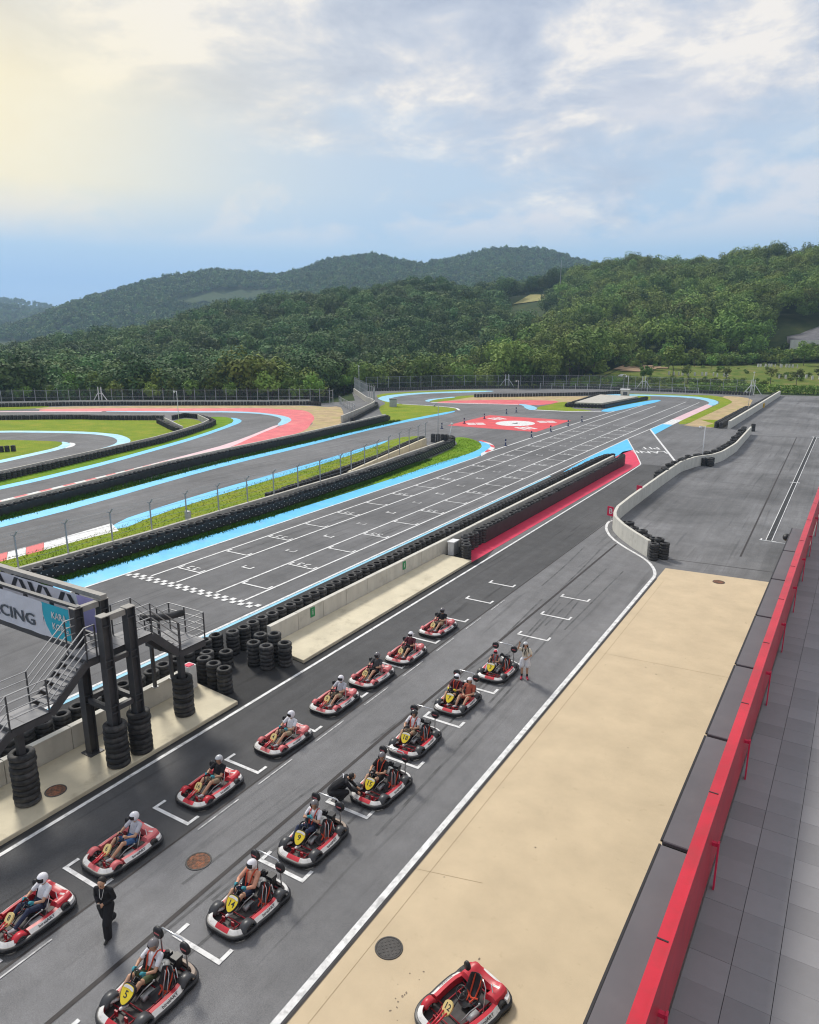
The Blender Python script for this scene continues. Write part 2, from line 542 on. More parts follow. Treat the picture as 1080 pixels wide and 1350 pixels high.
# ================================================================== TERRAIN
PLAT = [(-175, 40), (-163, 66), (-150, 78), (-136, 90), (-121, 100), (-103, 112), (-94, 119), (-92, 128), (-106, 146), (-104, 152),
        (-92, 168), (-60, 189), (-20, 192), (45, 205), (90, 120), (90, -60), (-175, -60)]
RIDGES = [  # crest points (x, y, ground height), slope
    ([(-321, 113, -14.3), (-326, 153, -12.8), (-330, 188, -11.0), (-326, 223, -6.5), (-304, 275, 5.0), (-289, 305, 15.0), (-270, 341, 25.0), (-247, 370, 31.0), (-227, 389, 32.5), (-195, 406, 27.0), (-174, 415, 16.0), (-145, 426, 1.0)], 0.20),
    ([(-207, 218, -3.4), (-204, 247, 1.3), (-206, 295, 8.8)], 0.2),
    ([(-252, 500, 20.9), (-205, 500, 30.2), (-153, 497, 43.9), (-127, 494, 48.5), (-92, 491, 49.5), (-51, 477, 47.5), (-26, 469, 45.0), (14, 450, 42.6), (67, 425, 41.0), (160, 380, 39.0)], 0.24),
    ([(-103, 189, -10.4), (-106, 210, -6.2), (-106, 227, -2.9), (-107, 264, 4.0), (-107, 312, 14.8), (-100, 367, 27.1), (-87, 421, 37.6)], 0.36),
    ([(-63, 324, 14.4), (-39, 345, 20.2), (-12, 348, 21), (24, 340, 22)], 0.3),
    ([(-1164, 456, -8.4), (-1131, 577, -3.2), (-1079, 688, 11.1), (-1045, 773, 38.5), (-1001, 830, 67.8), (-983, 881, 97.5), (-962, 947, 113.2), (-887, 1018, 111.2), (-825, 1068, 124.8), (-749, 1099, 134.9), (-670, 1149, 125), (-645, 1243, 141.5), (-591, 1291, 156), (-515, 1323, 149.5), (-424, 1355, 125.3), (-281, 1372, 105.1), (-53, 1399, 109.5), (300, 1400, 100)], 0.30),
    ([(-196, 470, 36), (-166, 480, 38.5)], 0.26),
    ([(-469, 883, 50), (-477, 991, 80), (-509, 1142, 111.1)], 0.28),
    ([(-2350, 852, 75.9), (-2253, 1083, 92.7), (-2166, 1249, 102.7), (-2115, 1333, 91.5), (-2071, 1400, 70.5), (-2012, 1484, 25.9)], 0.25),
    ([(-1786, 648, 65.5), (-1688, 872, 73.5), (-1632, 973, 69), (-1592, 1037, 56.7), (-1548, 1101, 26.6)], 0.25)]


def vnoise(x, y, s, seed=0):
    """cheap smooth value noise"""
    x = x / s; y = y / s
    xi = np.floor(x); yi = np.floor(y); fx = x - xi; fy = y - yi
    fx = fx * fx * (3 - 2 * fx); fy = fy * fy * (3 - 2 * fy)

    def h(a, b):
        v = np.sin(a * 127.1 + b * 311.7 + seed * 74.7) * 43758.5453
        return v - np.floor(v)
    return (h(xi, yi) * (1 - fx) + h(xi + 1, yi) * fx) * (1 - fy) + (h(xi, yi + 1) * (1 - fx) + h(xi + 1, yi + 1) * fx) * fy


def plat_dist(x, y):
    """distance outside the circuit platform (negative inside)"""
    P = np.array(PLAT, float); n = len(P)
    d = np.full(x.shape, 1e9); ins = np.zeros(x.shape, bool)
    for i in range(n):
        a = P[i]; b = P[(i + 1) % n]
        ab = b - a
        t = np.clip(((x - a[0]) * ab[0] + (y - a[1]) * ab[1]) / (ab @ ab), 0, 1)
        d = np.minimum(d, np.hypot(x - a[0] - t * ab[0], y - a[1] - t * ab[1]))
        c = ((a[1] > y) != (b[1] > y)) & (x < (b[0] - a[0]) * (y - a[1]) / (b[1] - a[1] + 1e-12) + a[0])
        ins ^= c
    return np.where(ins, -d, d)


def terrain_h(x, y):
    pd = plat_dist(x, y)
    right = np.clip((x + 95) / 30, 0, 1)                       # the meadow side rises, the wooded side drops away
    outz = right * np.clip((pd - 6) * 0.075, 0, 6) + (1 - right) * (-np.clip(pd * 0.3, 0, 6.5))
    h = -0.08 + np.where(pd > 0, outz, 0)
    for pts, k in RIDGES:
        best = np.full(x.shape, -1e9)
        for a, b in zip(pts[:-1], pts[1:]):
            ax, ay, az = a; bx, by, bz = b
            L2 = (bx - ax) ** 2 + (by - ay) ** 2
            t = np.clip(((x - ax) * (bx - ax) + (y - ay) * (by - ay)) / L2, 0, 1)
            dd = np.hypot(x - ax - t * (bx - ax), y - ay - t * (by - ay))
            best = np.maximum(best, az + t * (bz - az) - k * np.sqrt(dd * dd + 64) + k * 8)
        h = np.where(pd > 0, np.maximum(h, best), h)
    far = np.clip((np.hypot(x, y) - 230) / 300, 0, 1)
    rough = (vnoise(x, y, 45, 1) - 0.5) * 5 + (vnoise(x, y, 110, 2) - 0.5) * 12 * np.clip(far, 0, 1)
    h = h + np.where(pd > 8, rough * np.clip((pd - 8) / 60, 0, 1) * np.clip(h / 15 + 0.25, 0, 1), 0)
    return h


def axis(lo, hi, f0, f1, fine, coarse):
    a = list(np.arange(f0, f1, fine)); s = fine; v = f0
    while v > lo:
        s = min(s * 1.12, coarse); v -= s; a.insert(0, v)
    s = fine; v = a[-1]
    while v < hi:
        s = min(s * 1.12, coarse); v += s; a.append(v)
    return np.array(a)


gx = axis(-3000, 1300, -340, 70, 6.0, 120); gy = axis(-500, 2400, -20, 520, 6.0, 120)
GX, GY = np.meshgrid(gx, gy)
GZ = terrain_h(GX, GY)
nv = GX.size; nxg = len(gx); nyg = len(gy)
me = bpy.data.meshes.new('hills')
idx = np.arange(nv).reshape(nyg, nxg)
quads = np.stack([idx[:-1, :-1], idx[:-1, 1:], idx[1:, 1:], idx[1:, :-1]], -1).reshape(-1, 4)
me.from_pydata(np.stack([GX.ravel(), GY.ravel(), GZ.ravel()], 1).tolist(), [], quads.tolist())
me.polygons.foreach_set('use_smooth', [True] * len(quads))
tm = bpy.data.materials.new('hill_ground')
tm.use_nodes = True
t = tm.node_tree
b = t.nodes['Principled BSDF']
b.inputs['Roughness'].default_value = 0.95; b.inputs['Specular IOR Level'].default_value = 0.1
g = t.nodes.new('ShaderNodeNewGeometry')
na = nd(t, 'ShaderNodeTexNoise', i_Scale=0.02, i_Detail=8.0, i_Roughness=0.7)
nb_ = nd(t, 'ShaderNodeTexNoise', i_Scale=0.16, i_Detail=8.0, i_Roughness=0.75)
for n in (na, nb_): t.links.new(g.outputs['Position'], n.inputs['Vector'])
o = ramp(t, nb_.outputs[0], [(0.3, (0.022, 0.042, 0.016)), (0.52, (0.042, 0.066, 0.022)), (0.72, (0.075, 0.092, 0.032))])
o = mixc(t, ramp(t, na.outputs[0], [(0.5, 0.0), (0.7, 0.35)]), o, (0.11, 0.10, 0.045))
t.links.new(o, b.inputs['Base Color'])
me.materials.append(tm)
hills = link('hills', me); hills['kind'] = 'structure'


def ground_z(x, y):
    return float(terrain_h(np.array([float(x)]), np.array([float(y)]))[0])


# open ground beyond the fence: meadow, clearings, the felled strip on the far ridge (sheets draped over the terrain)
def drape(name, pts, mat, dz=0.12, step=4.0):
    P = np.array(pts, float)
    x0, y0 = P.min(0); x1, y1 = P.max(0)
    xs = np.arange(x0, x1 + step, step); ys = np.arange(y0, y1 + step, step)
    X, Y = np.meshgrid(xs, ys)
    ins = np.zeros(X.shape, bool); n = len(P)
    for i in range(n):
        a = P[i]; bq = P[(i + 1) % n]
        ins ^= ((a[1] > Y) != (bq[1] > Y)) & (X < (bq[0] - a[0]) * (Y - a[1]) / (bq[1] - a[1] + 1e-12) + a[0])
    Zt = terrain_h(X, Y) + dz
    m = MB(); ids = -np.ones(X.shape, int)
    for j in range(X.shape[0]):
        for i in range(X.shape[1]):
            if ins[j, i]:
                ids[j, i] = len(m.v); m.v.append((X[j, i], Y[j, i], Zt[j, i]))
    for j in range(X.shape[0] - 1):
        for i in range(X.shape[1] - 1):
            q = (ids[j, i], ids[j, i + 1], ids[j + 1, i + 1], ids[j + 1, i])
            if min(q) >= 0: m.f.append(q); m.mi.append(0)
    o = m.build(name, mat, smooth=True)
    o['kind'] = 'structure'
    return o


MT['meadow'] = grass_mat('meadow_grass', (0.06, 0.12, 0.018), (0.13, 0.17, 0.03), (0.24, 0.19, 0.08))
MT['clear'] = grass_mat('hay_clearing', (0.26, 0.26, 0.09), (0.33, 0.30, 0.12), (0.38, 0.33, 0.16))
MT['felled'] = grass_mat('felled_hillside', (0.035, 0.065, 0.025), (0.055, 0.085, 0.032), (0.09, 0.10, 0.05))
MT['bank'] = M('bare_earth_bank', (0.33, 0.22, 0.13), 0.95, 0.25, 0.4, world=True)
drape('meadow', [(-82, 196), (-62, 196), (-20, 195), (60, 200), (60, 285), (20, 282), (-24, 276), (-45, 262), (-62, 240), (-80, 215)], MT['meadow'], 0.10, 4)
drape('hay_clearing', [(-195, 436), (-171, 434), (-164, 452), (-170, 470), (-192, 466)], MT['clear'], 0.5, 4)
drape('earth_bank', [(-66, 226), (-54, 222), (-49, 236), (-58, 246), (-68, 240)], MT['bank'], 0.3, 3)
drape('felled_slope', [(-885, 782), (-868, 850), (-835, 890), (-800, 910), (-785, 885), (-800, 830), (-830, 770), (-860, 755)], MT['felled'], 1.5, 20)
MT['netting'] = M('grey_field_netting', (0.115, 0.112, 0.122), 0.9, 0.3, 0.5, world=True)
m = MB(); nS = 15
for j in range(6):
    for i in range(nS):
        x = -21.5 + 52 * i / (nS - 1) - (1 - j / 5) * 0.0; y = 295.6 + 5.4 * j
        top = 11.2 + (y - 295) * 0.235 * min(1, .35 + (x + 21.5) / 16) + 0.5 * math.sin(x * .6 + j) * .5
        m.v.append((x + j * (-.9 if i == 0 else 0), y, top))
for j in range(5):
    for i in range(nS - 1):
        a_ = j * nS + i; m.f.append((a_, a_ + 1, a_ + nS + 1, a_ + nS)); m.mi.append(0)
k_ = len(m.v); edge = [j * nS for j in range(6)] + [5 * nS + i for i in range(1, nS)]
for e in edge: m.v.append((m.v[e][0], m.v[e][1], -3))
for q in range(len(edge) - 1):
    m.f.append((edge[q], edge[q + 1], k_ + q + 1, k_ + q)); m.mi.append(0)
gsl = m.build('netted_slope', MT['netting'], None, True); gsl['kind'] = 'structure'
rw = MB(); wall_mb(rw, [(-21.5, 294.9), (-10, 295.0), (31, 295.1)], 0.6, 4.0, 11.6)
tag(rw.build('retaining_wall', MT['concrete_white']), 'pale retaining wall under the grey netted slope at the far right', 'wall')

# ================================================================== CIRCUIT GROUND
sheet('race_track', [(-175, 66), (-163, 66), (-150, 77), (-136, 89), (-121, 99), (-103, 111), (-95, 117), (-92, 128), (-105, 145), (-104, 152), (-92, 167), (-60, 188), (-20, 190.5), (42, 203), (42, -30), (-175, -30)], 0.0, MT['asphalt'], 0)
Z1, Z2, Z3, Z4, Z5 = 0.004, 0.008, 0.012, 0.016, 0.020
# lanes with their own tarmac
sheet('pit_lane', [(-15.3, -25), (-8.9, -25), (-8.9, 44), (-10.5, 47.6), (-14.6, 53), (-15.2, 56), (-15.3, 40)], Z1, MT['asphalt_pit'], 0)
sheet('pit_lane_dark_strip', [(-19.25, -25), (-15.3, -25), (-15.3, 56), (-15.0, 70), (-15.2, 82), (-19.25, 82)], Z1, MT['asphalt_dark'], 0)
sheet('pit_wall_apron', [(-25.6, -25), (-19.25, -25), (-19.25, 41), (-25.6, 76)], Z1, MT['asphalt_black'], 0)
sheet('paddock_yard', [(-14.4, 56), (-9.2, 46), (8, 47.5), (42, 49), (42, 200), (-13.5, 188), (-12.2, 100), (-12.6, 86), (-14.7, 80)], Z1, MT['asphalt_yard'], 0)
sheet('concrete_pad', [(-8.85, -25), (0.5, -25), (0.5, 46.4), (-3.0, 45.85), (-8.75, 45.36)], Z2, MT['beige'], 0)
for i, (a, b_) in enumerate([((-8.75, 31.0), (-1.0, 31.6)), ((-8.8, 14.6), (-6.9, 15.1)), ((-8.35, -20), (-8.3, 43))]):
    line('pad_joint', [a, b_], 0.010, Z3, M('joint_%d' % i, (0.30, 0.22, 0.12), 0.9))
# seams and patched cable slots in the tarmac
MT['seam'] = M('bitumen_seam', (0.035, 0.03, 0.03), 0.75, 0.3, 2, world=True)
line('lane_seam', [(-15.32, -20), (-15.28, 30), (-15.2, 55)], 0.07, Z3, MT['seam'])
line('lane_seam', [(-13.2, -20), (-13.12, 9), (-13.2, 20), (-13.0, 36), (-12.9, 49)], 0.13, Z3, MT['seam'])
line('yard_seam', [(-5.05, 50.4), (-6.1, 114.8)], 0.11, Z3, MT['seam'])
line('yard_seam', [(-9.2, 47.4), (-3.0, 48.0), (8, 49)], 0.06, Z3, MT['seam'])
MT['asphalt_band'] = asphalt('lighter_asphalt_band', 0.17, 0.1, 0.1, rot=R(90))
sheet('yard_band', [(-12.3, 120.5), (20, 126), (20, 119.5), (-11.9, 114.3)], Z2, MT['asphalt_band'], 0)

MT['skid'] = M('rubber_tyre_mark', (0.075, 0.075, 0.077), 0.8, 0.3, 3, world=True, dirt=((0.14, 0.14, 0.145), 1.2, 0.40, 0.62, 0.9))
random.seed(21)
for k in range(16):
    x = random.uniform(-14.6, -11.2) if k % 2 else random.uniform(-34.5, -27); y = random.uniform(2, 40) if k % 2 else random.uniform(28, 90); L_ = random.uniform(5, 16); a = random.uniform(-.05, .05)
    for s_ in (0, random.uniform(1.0, 1.15)):
        line('tyre_mark', [(x + s_, y), (x + s_ + a * L_ * .4, y + L_ * .5), (x + s_ + a * L_ * 1.3, y + L_)], .09, Z2 + .0005 + k * .0002 + s_ * .0001, MT['skid'], 2)
for k in range(7):
    x = random.uniform(-12, -1); y = random.uniform(55, 100); r_ = random.uniform(4, 9); a0 = random.uniform(0, 6)
    line('tyre_mark', [(x + r_ * math.cos(a0 + t_ * .12), y + r_ * 1.3 * math.sin(a0 + t_ * .12)) for t_ in range(9)], .14, Z2 + .0005 + k * .0003, MT['skid'])
MT['padmark'] = M('pad_stain', (0.40, 0.31, 0.20), 0.9, 0.2, 3, world=True, dirt=((0.52, 0.415, 0.28), 2.0, 0.40, 0.6, 0.95))
MT['padspot'] = M('pad_oil_spot', (0.20, 0.155, 0.11), 0.7, 0.3, 6, world=True)
for k in range(46):
    x, y = (random.gauss(-6.6, .45), random.gauss(11.0, .6)) if k < 26 else (random.uniform(-8.2, -2), random.uniform(8, 44))
    r_ = random.uniform(.008, .028); s_ = random.uniform(1, 1.8); a0 = random.uniform(0, 3)
    sheet('oil_spot', [(x + r_ * s_ * math.cos(t_) * math.cos(a0) - r_ * math.sin(t_) * math.sin(a0), y + r_ * s_ * math.cos(t_) * math.sin(a0) + r_ * math.sin(t_) * math.cos(a0)) for t_ in np.linspace(0, 6.28, 9)[:-1]], Z2 + .003 + k * .0001, MT['padspot'], 1)
random.seed(7)
# infield soil and grass
GA = {
    'grass_far': [(-158, 68), (-148.2, 76.3), (-143.2, 80.5), (-139.2, 85), (-135.6, 86.2), (-135.5, 80.8), (-137.7, 76.6), (-141.5, 72.4), (-150, 62)],
    'infield_big': [(-127.8, 63.3), (-122.1, 67.7), (-112.6, 75.8), (-106.5, 77.2), (-99.4, 81.6), (-95.9, 81.6), (-95, 79), (-88.6, 75), (-84.3, 72.4), (-81.8, 69), (-80.5, 65.4), (-78.6, 59.6), (-83, 62.0), (-86.6, 64.4), (-90.6, 65.9), (-93.3, 66.0), (-98.4, 65.0), (-109.2, 59.3), (-116.9, 52.2), (-127, 52)],
    'infield_loop': [(-95.7, 81.1), (-98.3, 85.8), (-94.5, 85.7), (-90, 82.8), (-87.2, 79.3), (-84.7, 73.7), (-87.8, 76), (-92.5, 79.1)],
    'infield_hairpin': [(-113.9, 46), (-100, 55), (-93.7, 57.6), (-91.1, 58.3), (-88.9, 57.2), (-86.6, 54.7), (-85.3, 50.9), (-83.7, 45.7), (-82.2, 41.2), (-81.5, 30), (-113, 30)],
    'grass_s_out': [(-97, 143.7), (-95.1, 152), (-92.1, 157.9), (-87.4, 165.5), (-80, 170), (-79, 165.5), (-84.9, 160.7), (-89.7, 153.8), (-92.5, 147.8), (-92.8, 140.4), (-90.9, 135.2)],
    'grass_isl': [(-51.8, 131.9), (-53.2, 136.3), (-52.8, 139.8), (-53, 148.5), (-51, 148), (-47.1, 136.9), (-42, 134.9), (-41.2, 132.5), (-45.7, 131.4), (-51, 130.6)],
    'grass_r': [(-51.1, 174.5), (-41.3, 179.4), (-31.8, 181.2), (-26.8, 181.8), (-21.9, 169.1), (-21.5, 162.5), (-22.2, 131.7), (-22.3, 122.7), (-23.6, 121.4), (-24.3, 127.9), (-23.6, 155.5), (-23.6, 164.6), (-26.4, 172.2), (-31.4, 177.0), (-40.7, 176.2), (-50.4, 172)],
}
sheet('sandy_runoff', [(-135.5, 80.8), (-135.4, 86.5), (-124.5, 94), (-120.6, 97.6), (-102, 109.2), (-92.8, 114.4), (-88.8, 113.6), (-87.4, 116.4), (-82.1, 110.3), (-72.3, 97.5), (-68.4, 89.6), (-66.4, 76), (-69, 80), (-73, 90), (-78.5, 96.5), (-85.3, 102.8), (-91, 104.8), (-98, 103.5), (-108, 97.5), (-120, 89.5), (-129.5, 84)], Z1, MT['dirt'], 1)
sheet('runoff', [(-133.2, 81.7), (-129.4, 85), (-121.6, 91.2), (-116.5, 93.5), (-98.9, 105.2), (-94.9, 106.1), (-89.7, 107.2), (-85.1, 104.3), (-78.7, 97.7), (-74.9, 92), (-70.1, 84.8), (-68.4, 79.5), (-66.4, 72.3), (-65.5, 65.2), (-67.7, 66.5), (-68.7, 68.6), (-73.1, 77.6), (-76.7, 86.3), (-78.6, 90.8), (-80.8, 94.1), (-84.2, 96.9), (-88.6, 98.6), (-94.2, 99.5), (-99.9, 98.1), (-103.2, 95.5), (-119.3, 86.2), (-125.7, 82.5), (-130.2, 79.7)], Z2, MT['pink'], 1)
sheet('sandy_runoff', [(-76.2, 143), (-74.2, 151.2), (-64.4, 157), (-53.4, 164), (-50.5, 166), (-50.5, 147), (-58.3, 145), (-69, 139.5), (-74.2, 135.5)], Z1, MT['dirt'], 1)
sheet('runoff', [(-75.3, 134.5), (-74.5, 138.1), (-67.8, 144.8), (-59.5, 149.2), (-53.0, 150.3), (-53.2, 139.8), (-57.3, 137.6), (-65.7, 135.5), (-74, 132.6)], Z2, MT['pink'], 1)
sheet('sandy_runoff', [(-26.8, 181.8), (-21, 181.5), (-17.8, 171.1), (-16.9, 127.6), (-17.0, 119.7), (-22.7, 120.1), (-22.3, 122.7), (-22.2, 131.7), (-21.5, 162.5), (-21.9, 169.1)], Z1, MT['dirt'], 1)
for k, p in GA.items():
    sheet('grass', p, Z2, MT['grass'], 1)
sheet('grass', [(-95.7, 89.1), (-94.7, 90.7), (-92.1, 90.8), (-88.7, 88.5), (-85.4, 84.5), (-79.5, 71.7), (-76.3, 62.9), (-72.5, 51.7), (-71.4, 47.4), (-70, 42), (-69.3, 37.5), (-68, 30), (-71, 30), (-71.8, 39), (-72.9, 43.8), (-74.9, 49.8), (-76, 54.3), (-78.5, 64.8), (-81.6, 72.4), (-85.1, 79.6), (-88, 84)], Z2, MT['grass_fresh'], 1)
sheet('grass', [(-80.2, 119.5), (-82.3, 125.6), (-86.5, 130.3), (-91, 135), (-85, 130.2), (-78.8, 126), (-72.5, 126.5), (-66.2, 125.5), (-64, 122.5), (-63.8, 107.7), (-64.6, 99.6), (-72.3, 108.7)], Z2, MT['grass'], 1)
sheet('grass', [(-76.5, 133.5), (-77.6, 135.8), (-78.3, 141.6), (-76.9, 145.8), (-78.3, 149.2), (-76.2, 153.6), (-74, 151), (-74.5, 142.9), (-74.6, 135.7)], Z2, MT['grass'], 1)
sheet('grass', [(-50.4, 140), (-50.6, 168.3), (-48.3, 176.6), (-40.5, 174.5), (-37.5, 161.8), (-40, 139.5), (-46, 138.5)], Z2, MT['grass'], 1)
sheet('grass', [(-21.7, 130), (-18.8, 131.4), (-17.2, 123.9), (-17, 119.9), (-19.5, 121.2), (-18.8, 125.6)], Z2, MT['grass'], 0)
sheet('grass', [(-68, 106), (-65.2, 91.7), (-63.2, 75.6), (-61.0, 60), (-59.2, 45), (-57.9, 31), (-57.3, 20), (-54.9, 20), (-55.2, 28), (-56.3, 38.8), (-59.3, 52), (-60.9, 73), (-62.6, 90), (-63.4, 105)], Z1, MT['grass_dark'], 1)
sheet('grass', [(-53.8, 86), (-52.6, 88), (-51.0, 88), (-49.8, 80), (-45.4, 61), (-43.7, 50), (-42.2, 44), (-41.2, 32), (-40.9, 15), (-47, 15), (-46.6, 24), (-46.4, 29.6), (-46.2, 33), (-48.2, 37.3), (-48.9, 45.4), (-50.5, 58.5), (-51.6, 68.9), (-53.0, 77)], Z2, MT['grass'], 0)
sheet('grass', [(-39.4, 57), (-40, 62), (-41.6, 73), (-43.2, 83), (-47.3, 89.4), (-46.4, 90.6), (-44, 89.3), (-41.2, 85.8), (-39.8, 83.1), (-39.3, 80.2), (-38.7, 74.9), (-38.7, 66.8), (-38.4, 58)], Z2, MT['grass_fresh'], 1)
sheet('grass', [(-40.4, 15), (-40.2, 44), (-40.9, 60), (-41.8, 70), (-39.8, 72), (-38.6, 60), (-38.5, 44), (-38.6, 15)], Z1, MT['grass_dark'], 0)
sheet('wall_gap_soil', [(-41.6, 56), (-44.3, 67.8), (-47, 81.2), (-43.9, 80.2), (-42.7, 68.3)], Z2 + 0.002, MT['dirt'], 0)

# painted kerbs and lines
sheet('kerb', [(-119.3, 86.2), (-103.2, 95.5), (-99.9, 98.1), (-94.2, 99.5), (-88.6, 98.6), (-84.2, 96.9), (-80.8, 94.1), (-78.6, 90.8), (-76.7, 86.3), (-78.5, 87.7), (-80.5, 90.8), (-82.3, 93.2), (-84.8, 95.3), (-88.2, 97), (-92.6, 97.8), (-98.3, 96.5), (-101.9, 94.3), (-118.1, 85.3)], Z3, MT['blue_pale'], 1)
line('kerb', [(-150, 65), (-138.8, 72.6), (-134.8, 75.6), (-119.5, 85.4)], 1.1, Z3, MT['palepink'])
sheet('kerb', [(-78.5, 87.7), (-76.8, 86.4), (-73.1, 77.6), (-68.7, 68.6), (-67.6, 66), (-66.6, 62), (-65.2, 53.4), (-63.9, 45), (-62.8, 39), (-61.5, 31), (-62.6, 31), (-64, 39.8), (-65.1, 46), (-67, 55.2), (-68.4, 61.4), (-70.1, 68.4), (-74.5, 79.1)], Z3, MT['palepink'], 1)
sheet('kerb', [(-92.1, 90.8), (-88.7, 88.5), (-85.4, 84.5), (-79.5, 71.7), (-76.3, 62.9), (-72.5, 51.7), (-71.4, 47.4), (-70, 42), (-69.3, 37.5), (-68, 30), (-66.5, 30), (-67.7, 36.6), (-68.4, 41), (-69.6, 46.2), (-70.7, 50.4), (-74.4, 61.3), (-77.4, 69.7), (-84, 84.3), (-86.4, 88.1), (-89.6, 90.4)], Z3, MT['blue'], 1)
sheet('kerb', [(-118.9, 51.2), (-109.2, 60.3), (-101.6, 64.5), (-96.4, 66.5), (-91.8, 66.9), (-89.9, 66.8), (-86.2, 65.4), (-83.3, 63.6), (-80.8, 60.8), (-79.6, 58.2), (-77.4, 52.3), (-76.8, 49.7), (-77, 48.1), (-77.6, 48.6), (-78.4, 50.8), (-80.5, 55.8), (-82.3, 59.9), (-84.4, 62.3), (-87.4, 64.2), (-90.6, 65.1), (-94.3, 65.1), (-99.7, 63.2), (-107.3, 59.2), (-117, 50.2)], Z3, MT['blue_pale'], 1)
sheet('kerb', [(-91.2, 58.4), (-89.4, 58.3), (-87.2, 57.3), (-85, 54.6), (-83.3, 49.6), (-81.7, 44.6), (-80.2, 40.1), (-79.5, 30), (-81.5, 30), (-82.2, 41.2), (-83.7, 45.7), (-85.3, 50.9), (-86.6, 54.7), (-88.9, 57.2)], Z3, MT['blue_pale'], 1)
sheet('kerb', [(-89.4, 58.3), (-88.2, 58.4), (-86.9, 57.7), (-85.6, 56.4), (-85, 54.6), (-87.2, 57.3)], Z4, MT['white'], 1)
sheet('kerb', [(-64, 121.4), (-64.2, 107.1), (-63.8, 97.7), (-63.2, 89.7), (-61.5, 73.7), (-60.6, 59.7), (-59.5, 51.9), (-57.1, 38.8), (-56.1, 30), (-55.6, 18), (-53.4, 18), (-54.2, 28.9), (-55, 36.9), (-57.5, 49.3), (-58.7, 57.5), (-59.9, 71.6), (-61.7, 86.9), (-62.3, 95.5), (-62.5, 103.3), (-62.5, 118.2)], Z3, MT['blue'], 1)
sheet('kerb', [(-54, 82.7), (-52.6, 72.6), (-51.6, 63.6), (-50.9, 56.2), (-50.3, 48), (-49.4, 41), (-48.1, 34.2), (-45.7, 33.05), (-47.2, 37.4), (-48.3, 45.5), (-49.1, 53.9), (-50.0, 61.7), (-50.9, 69.6), (-52.3, 77.4), (-53.2, 81.4)], Z3, MT['blue'], 1)
sheet('kerb', [(-48.1, 34.2), (-47.67, 29.62), (-45.91, 28.46), (-45.9, 30.7), (-45.71, 33.05)], Z4, MT['white'], 0)
for k in range(16):                                       # the red and white inner kerb, block by block
    y0 = 29.6 - k * 1.3
    sheet('kerb_block', [(-47.65, y0), (-45.9, y0 - 1.1), (-45.85, y0 - 2.4), (-47.6, y0 - 1.3)], Z3, MT['red'] if k % 2 else MT['white'], 0)
for k in range(20):
    y0 = 57 - k * 1.35
    c = lambda y: -62.15 - (y - 30) * 0.165
    sheet('kerb_block', [(c(y0) - .45, y0), (c(y0) + .75, y0), (c(y0 - 1.35) + .75, y0 - 1.35), (c(y0 - 1.35) - .45, y0 - 1.35)], Z4, MT['pink'] if k % 2 else MT['white'], 0)
sheet('kerb', [(-36.95, 12), (-39.0, 12), (-39.0, 28.2), (-38.9, 42.4), (-38.8, 50.1), (-38.95, 63.8), (-39.3, 69), (-39.2, 76), (-39.4, 80.2), (-39.9, 83.1), (-41.2, 85.8), (-43.3, 88.9), (-40.2, 86.4), (-38.8, 83.8), (-38.1, 80.3), (-37.3, 77.4), (-37.2, 70), (-37.1, 63.1), (-37.0, 50), (-36.95, 38.5)], Z3, MT['blue'], 1)
for k, (a, b_) in enumerate(zip([(-37.1, 77.2), (-37.5, 79.6), (-37.75, 81.7), (-38.4, 83.9), (-39.4, 85.8), (-40.8, 87.5)], [(-38.1, 79.2), (-38.3, 80.7), (-38.7, 82.4), (-39.3, 84.6), (-40.4, 86.4), (-42, 87.9)])):
    nx = [(-37.5, 79.6), (-37.75, 81.7), (-38.4, 83.9), (-39.4, 85.8), (-40.8, 87.5), (-42.9, 89.3)][k]
    nb2 = [(-38.3, 80.7), (-38.7, 82.4), (-39.3, 84.6), (-40.4, 86.4), (-42, 87.9), (-43.2, 88.9)][k]
    sheet('kerb_block', [a, nx, nb2, b_], Z4, MT['white'] if k % 2 == 0 else MT['red'], 0)
sheet('kerb', [(-90.9, 135.2), (-93.2, 141), (-92.7, 148.1), (-90.1, 154.5), (-85.1, 161.1), (-81.3, 165.5), (-77.1, 168), (-77, 164), (-84.8, 155.5), (-87.5, 152.0), (-89.6, 145.2), (-88.9, 137.6), (-86.6, 133), (-82.8, 128.9), (-79.1, 126.5), (-84.8, 129.2), (-89, 132.9)], Z3, MT['blue_pale'], 1)
line('kerb', [(-79.1, 126.6), (-72.5, 126.9), (-66.2, 125.9), (-63.4, 122)], 0.5, Z4, MT['white'], 1)
sheet('kerb', [(-78.8, 135), (-79.9, 139.4), (-78.9, 144.1), (-78, 147.7), (-76.8, 145.4), (-78.3, 141.6), (-77.8, 135.7), (-76.5, 133.5)], Z3, MT['blue_pale'], 1)
line('kerb', [(-76, 133.3), (-74, 132.9), (-65.6, 135.8), (-58.4, 138.3)], 0.8, Z3, MT['white'])
sheet('kerb', [(-59.2, 139.4), (-56.6, 139.3), (-52.9, 134.9), (-51.8, 131.9), (-51.6, 128.8), (-54.5, 132.4), (-56.2, 136.1)], Z3, MT['blue_pale'], 1)
line('kerb', [(-51.8, 130), (-45.2, 130.8), (-40, 134.4)], 0.9, Z3, MT['white'])
sheet('kerb', [(-40.7, 134.3), (-39.9, 147), (-38.4, 156.6), (-36.7, 164.5), (-34.9, 161.5), (-37.1, 142.4), (-38, 134)], Z3, MT['blue'], 1)
sheet('kerb', [(-50.7, 173.2), (-40.7, 176.7), (-31.4, 177.5), (-26.6, 172.2), (-23.8, 164.6), (-23.8, 155.5), (-25.2, 156.3), (-25.5, 163), (-27.9, 168.9), (-31.3, 172.9), (-39.9, 173.3), (-49.4, 168.9)], Z3, MT['blue_pale'], 1)
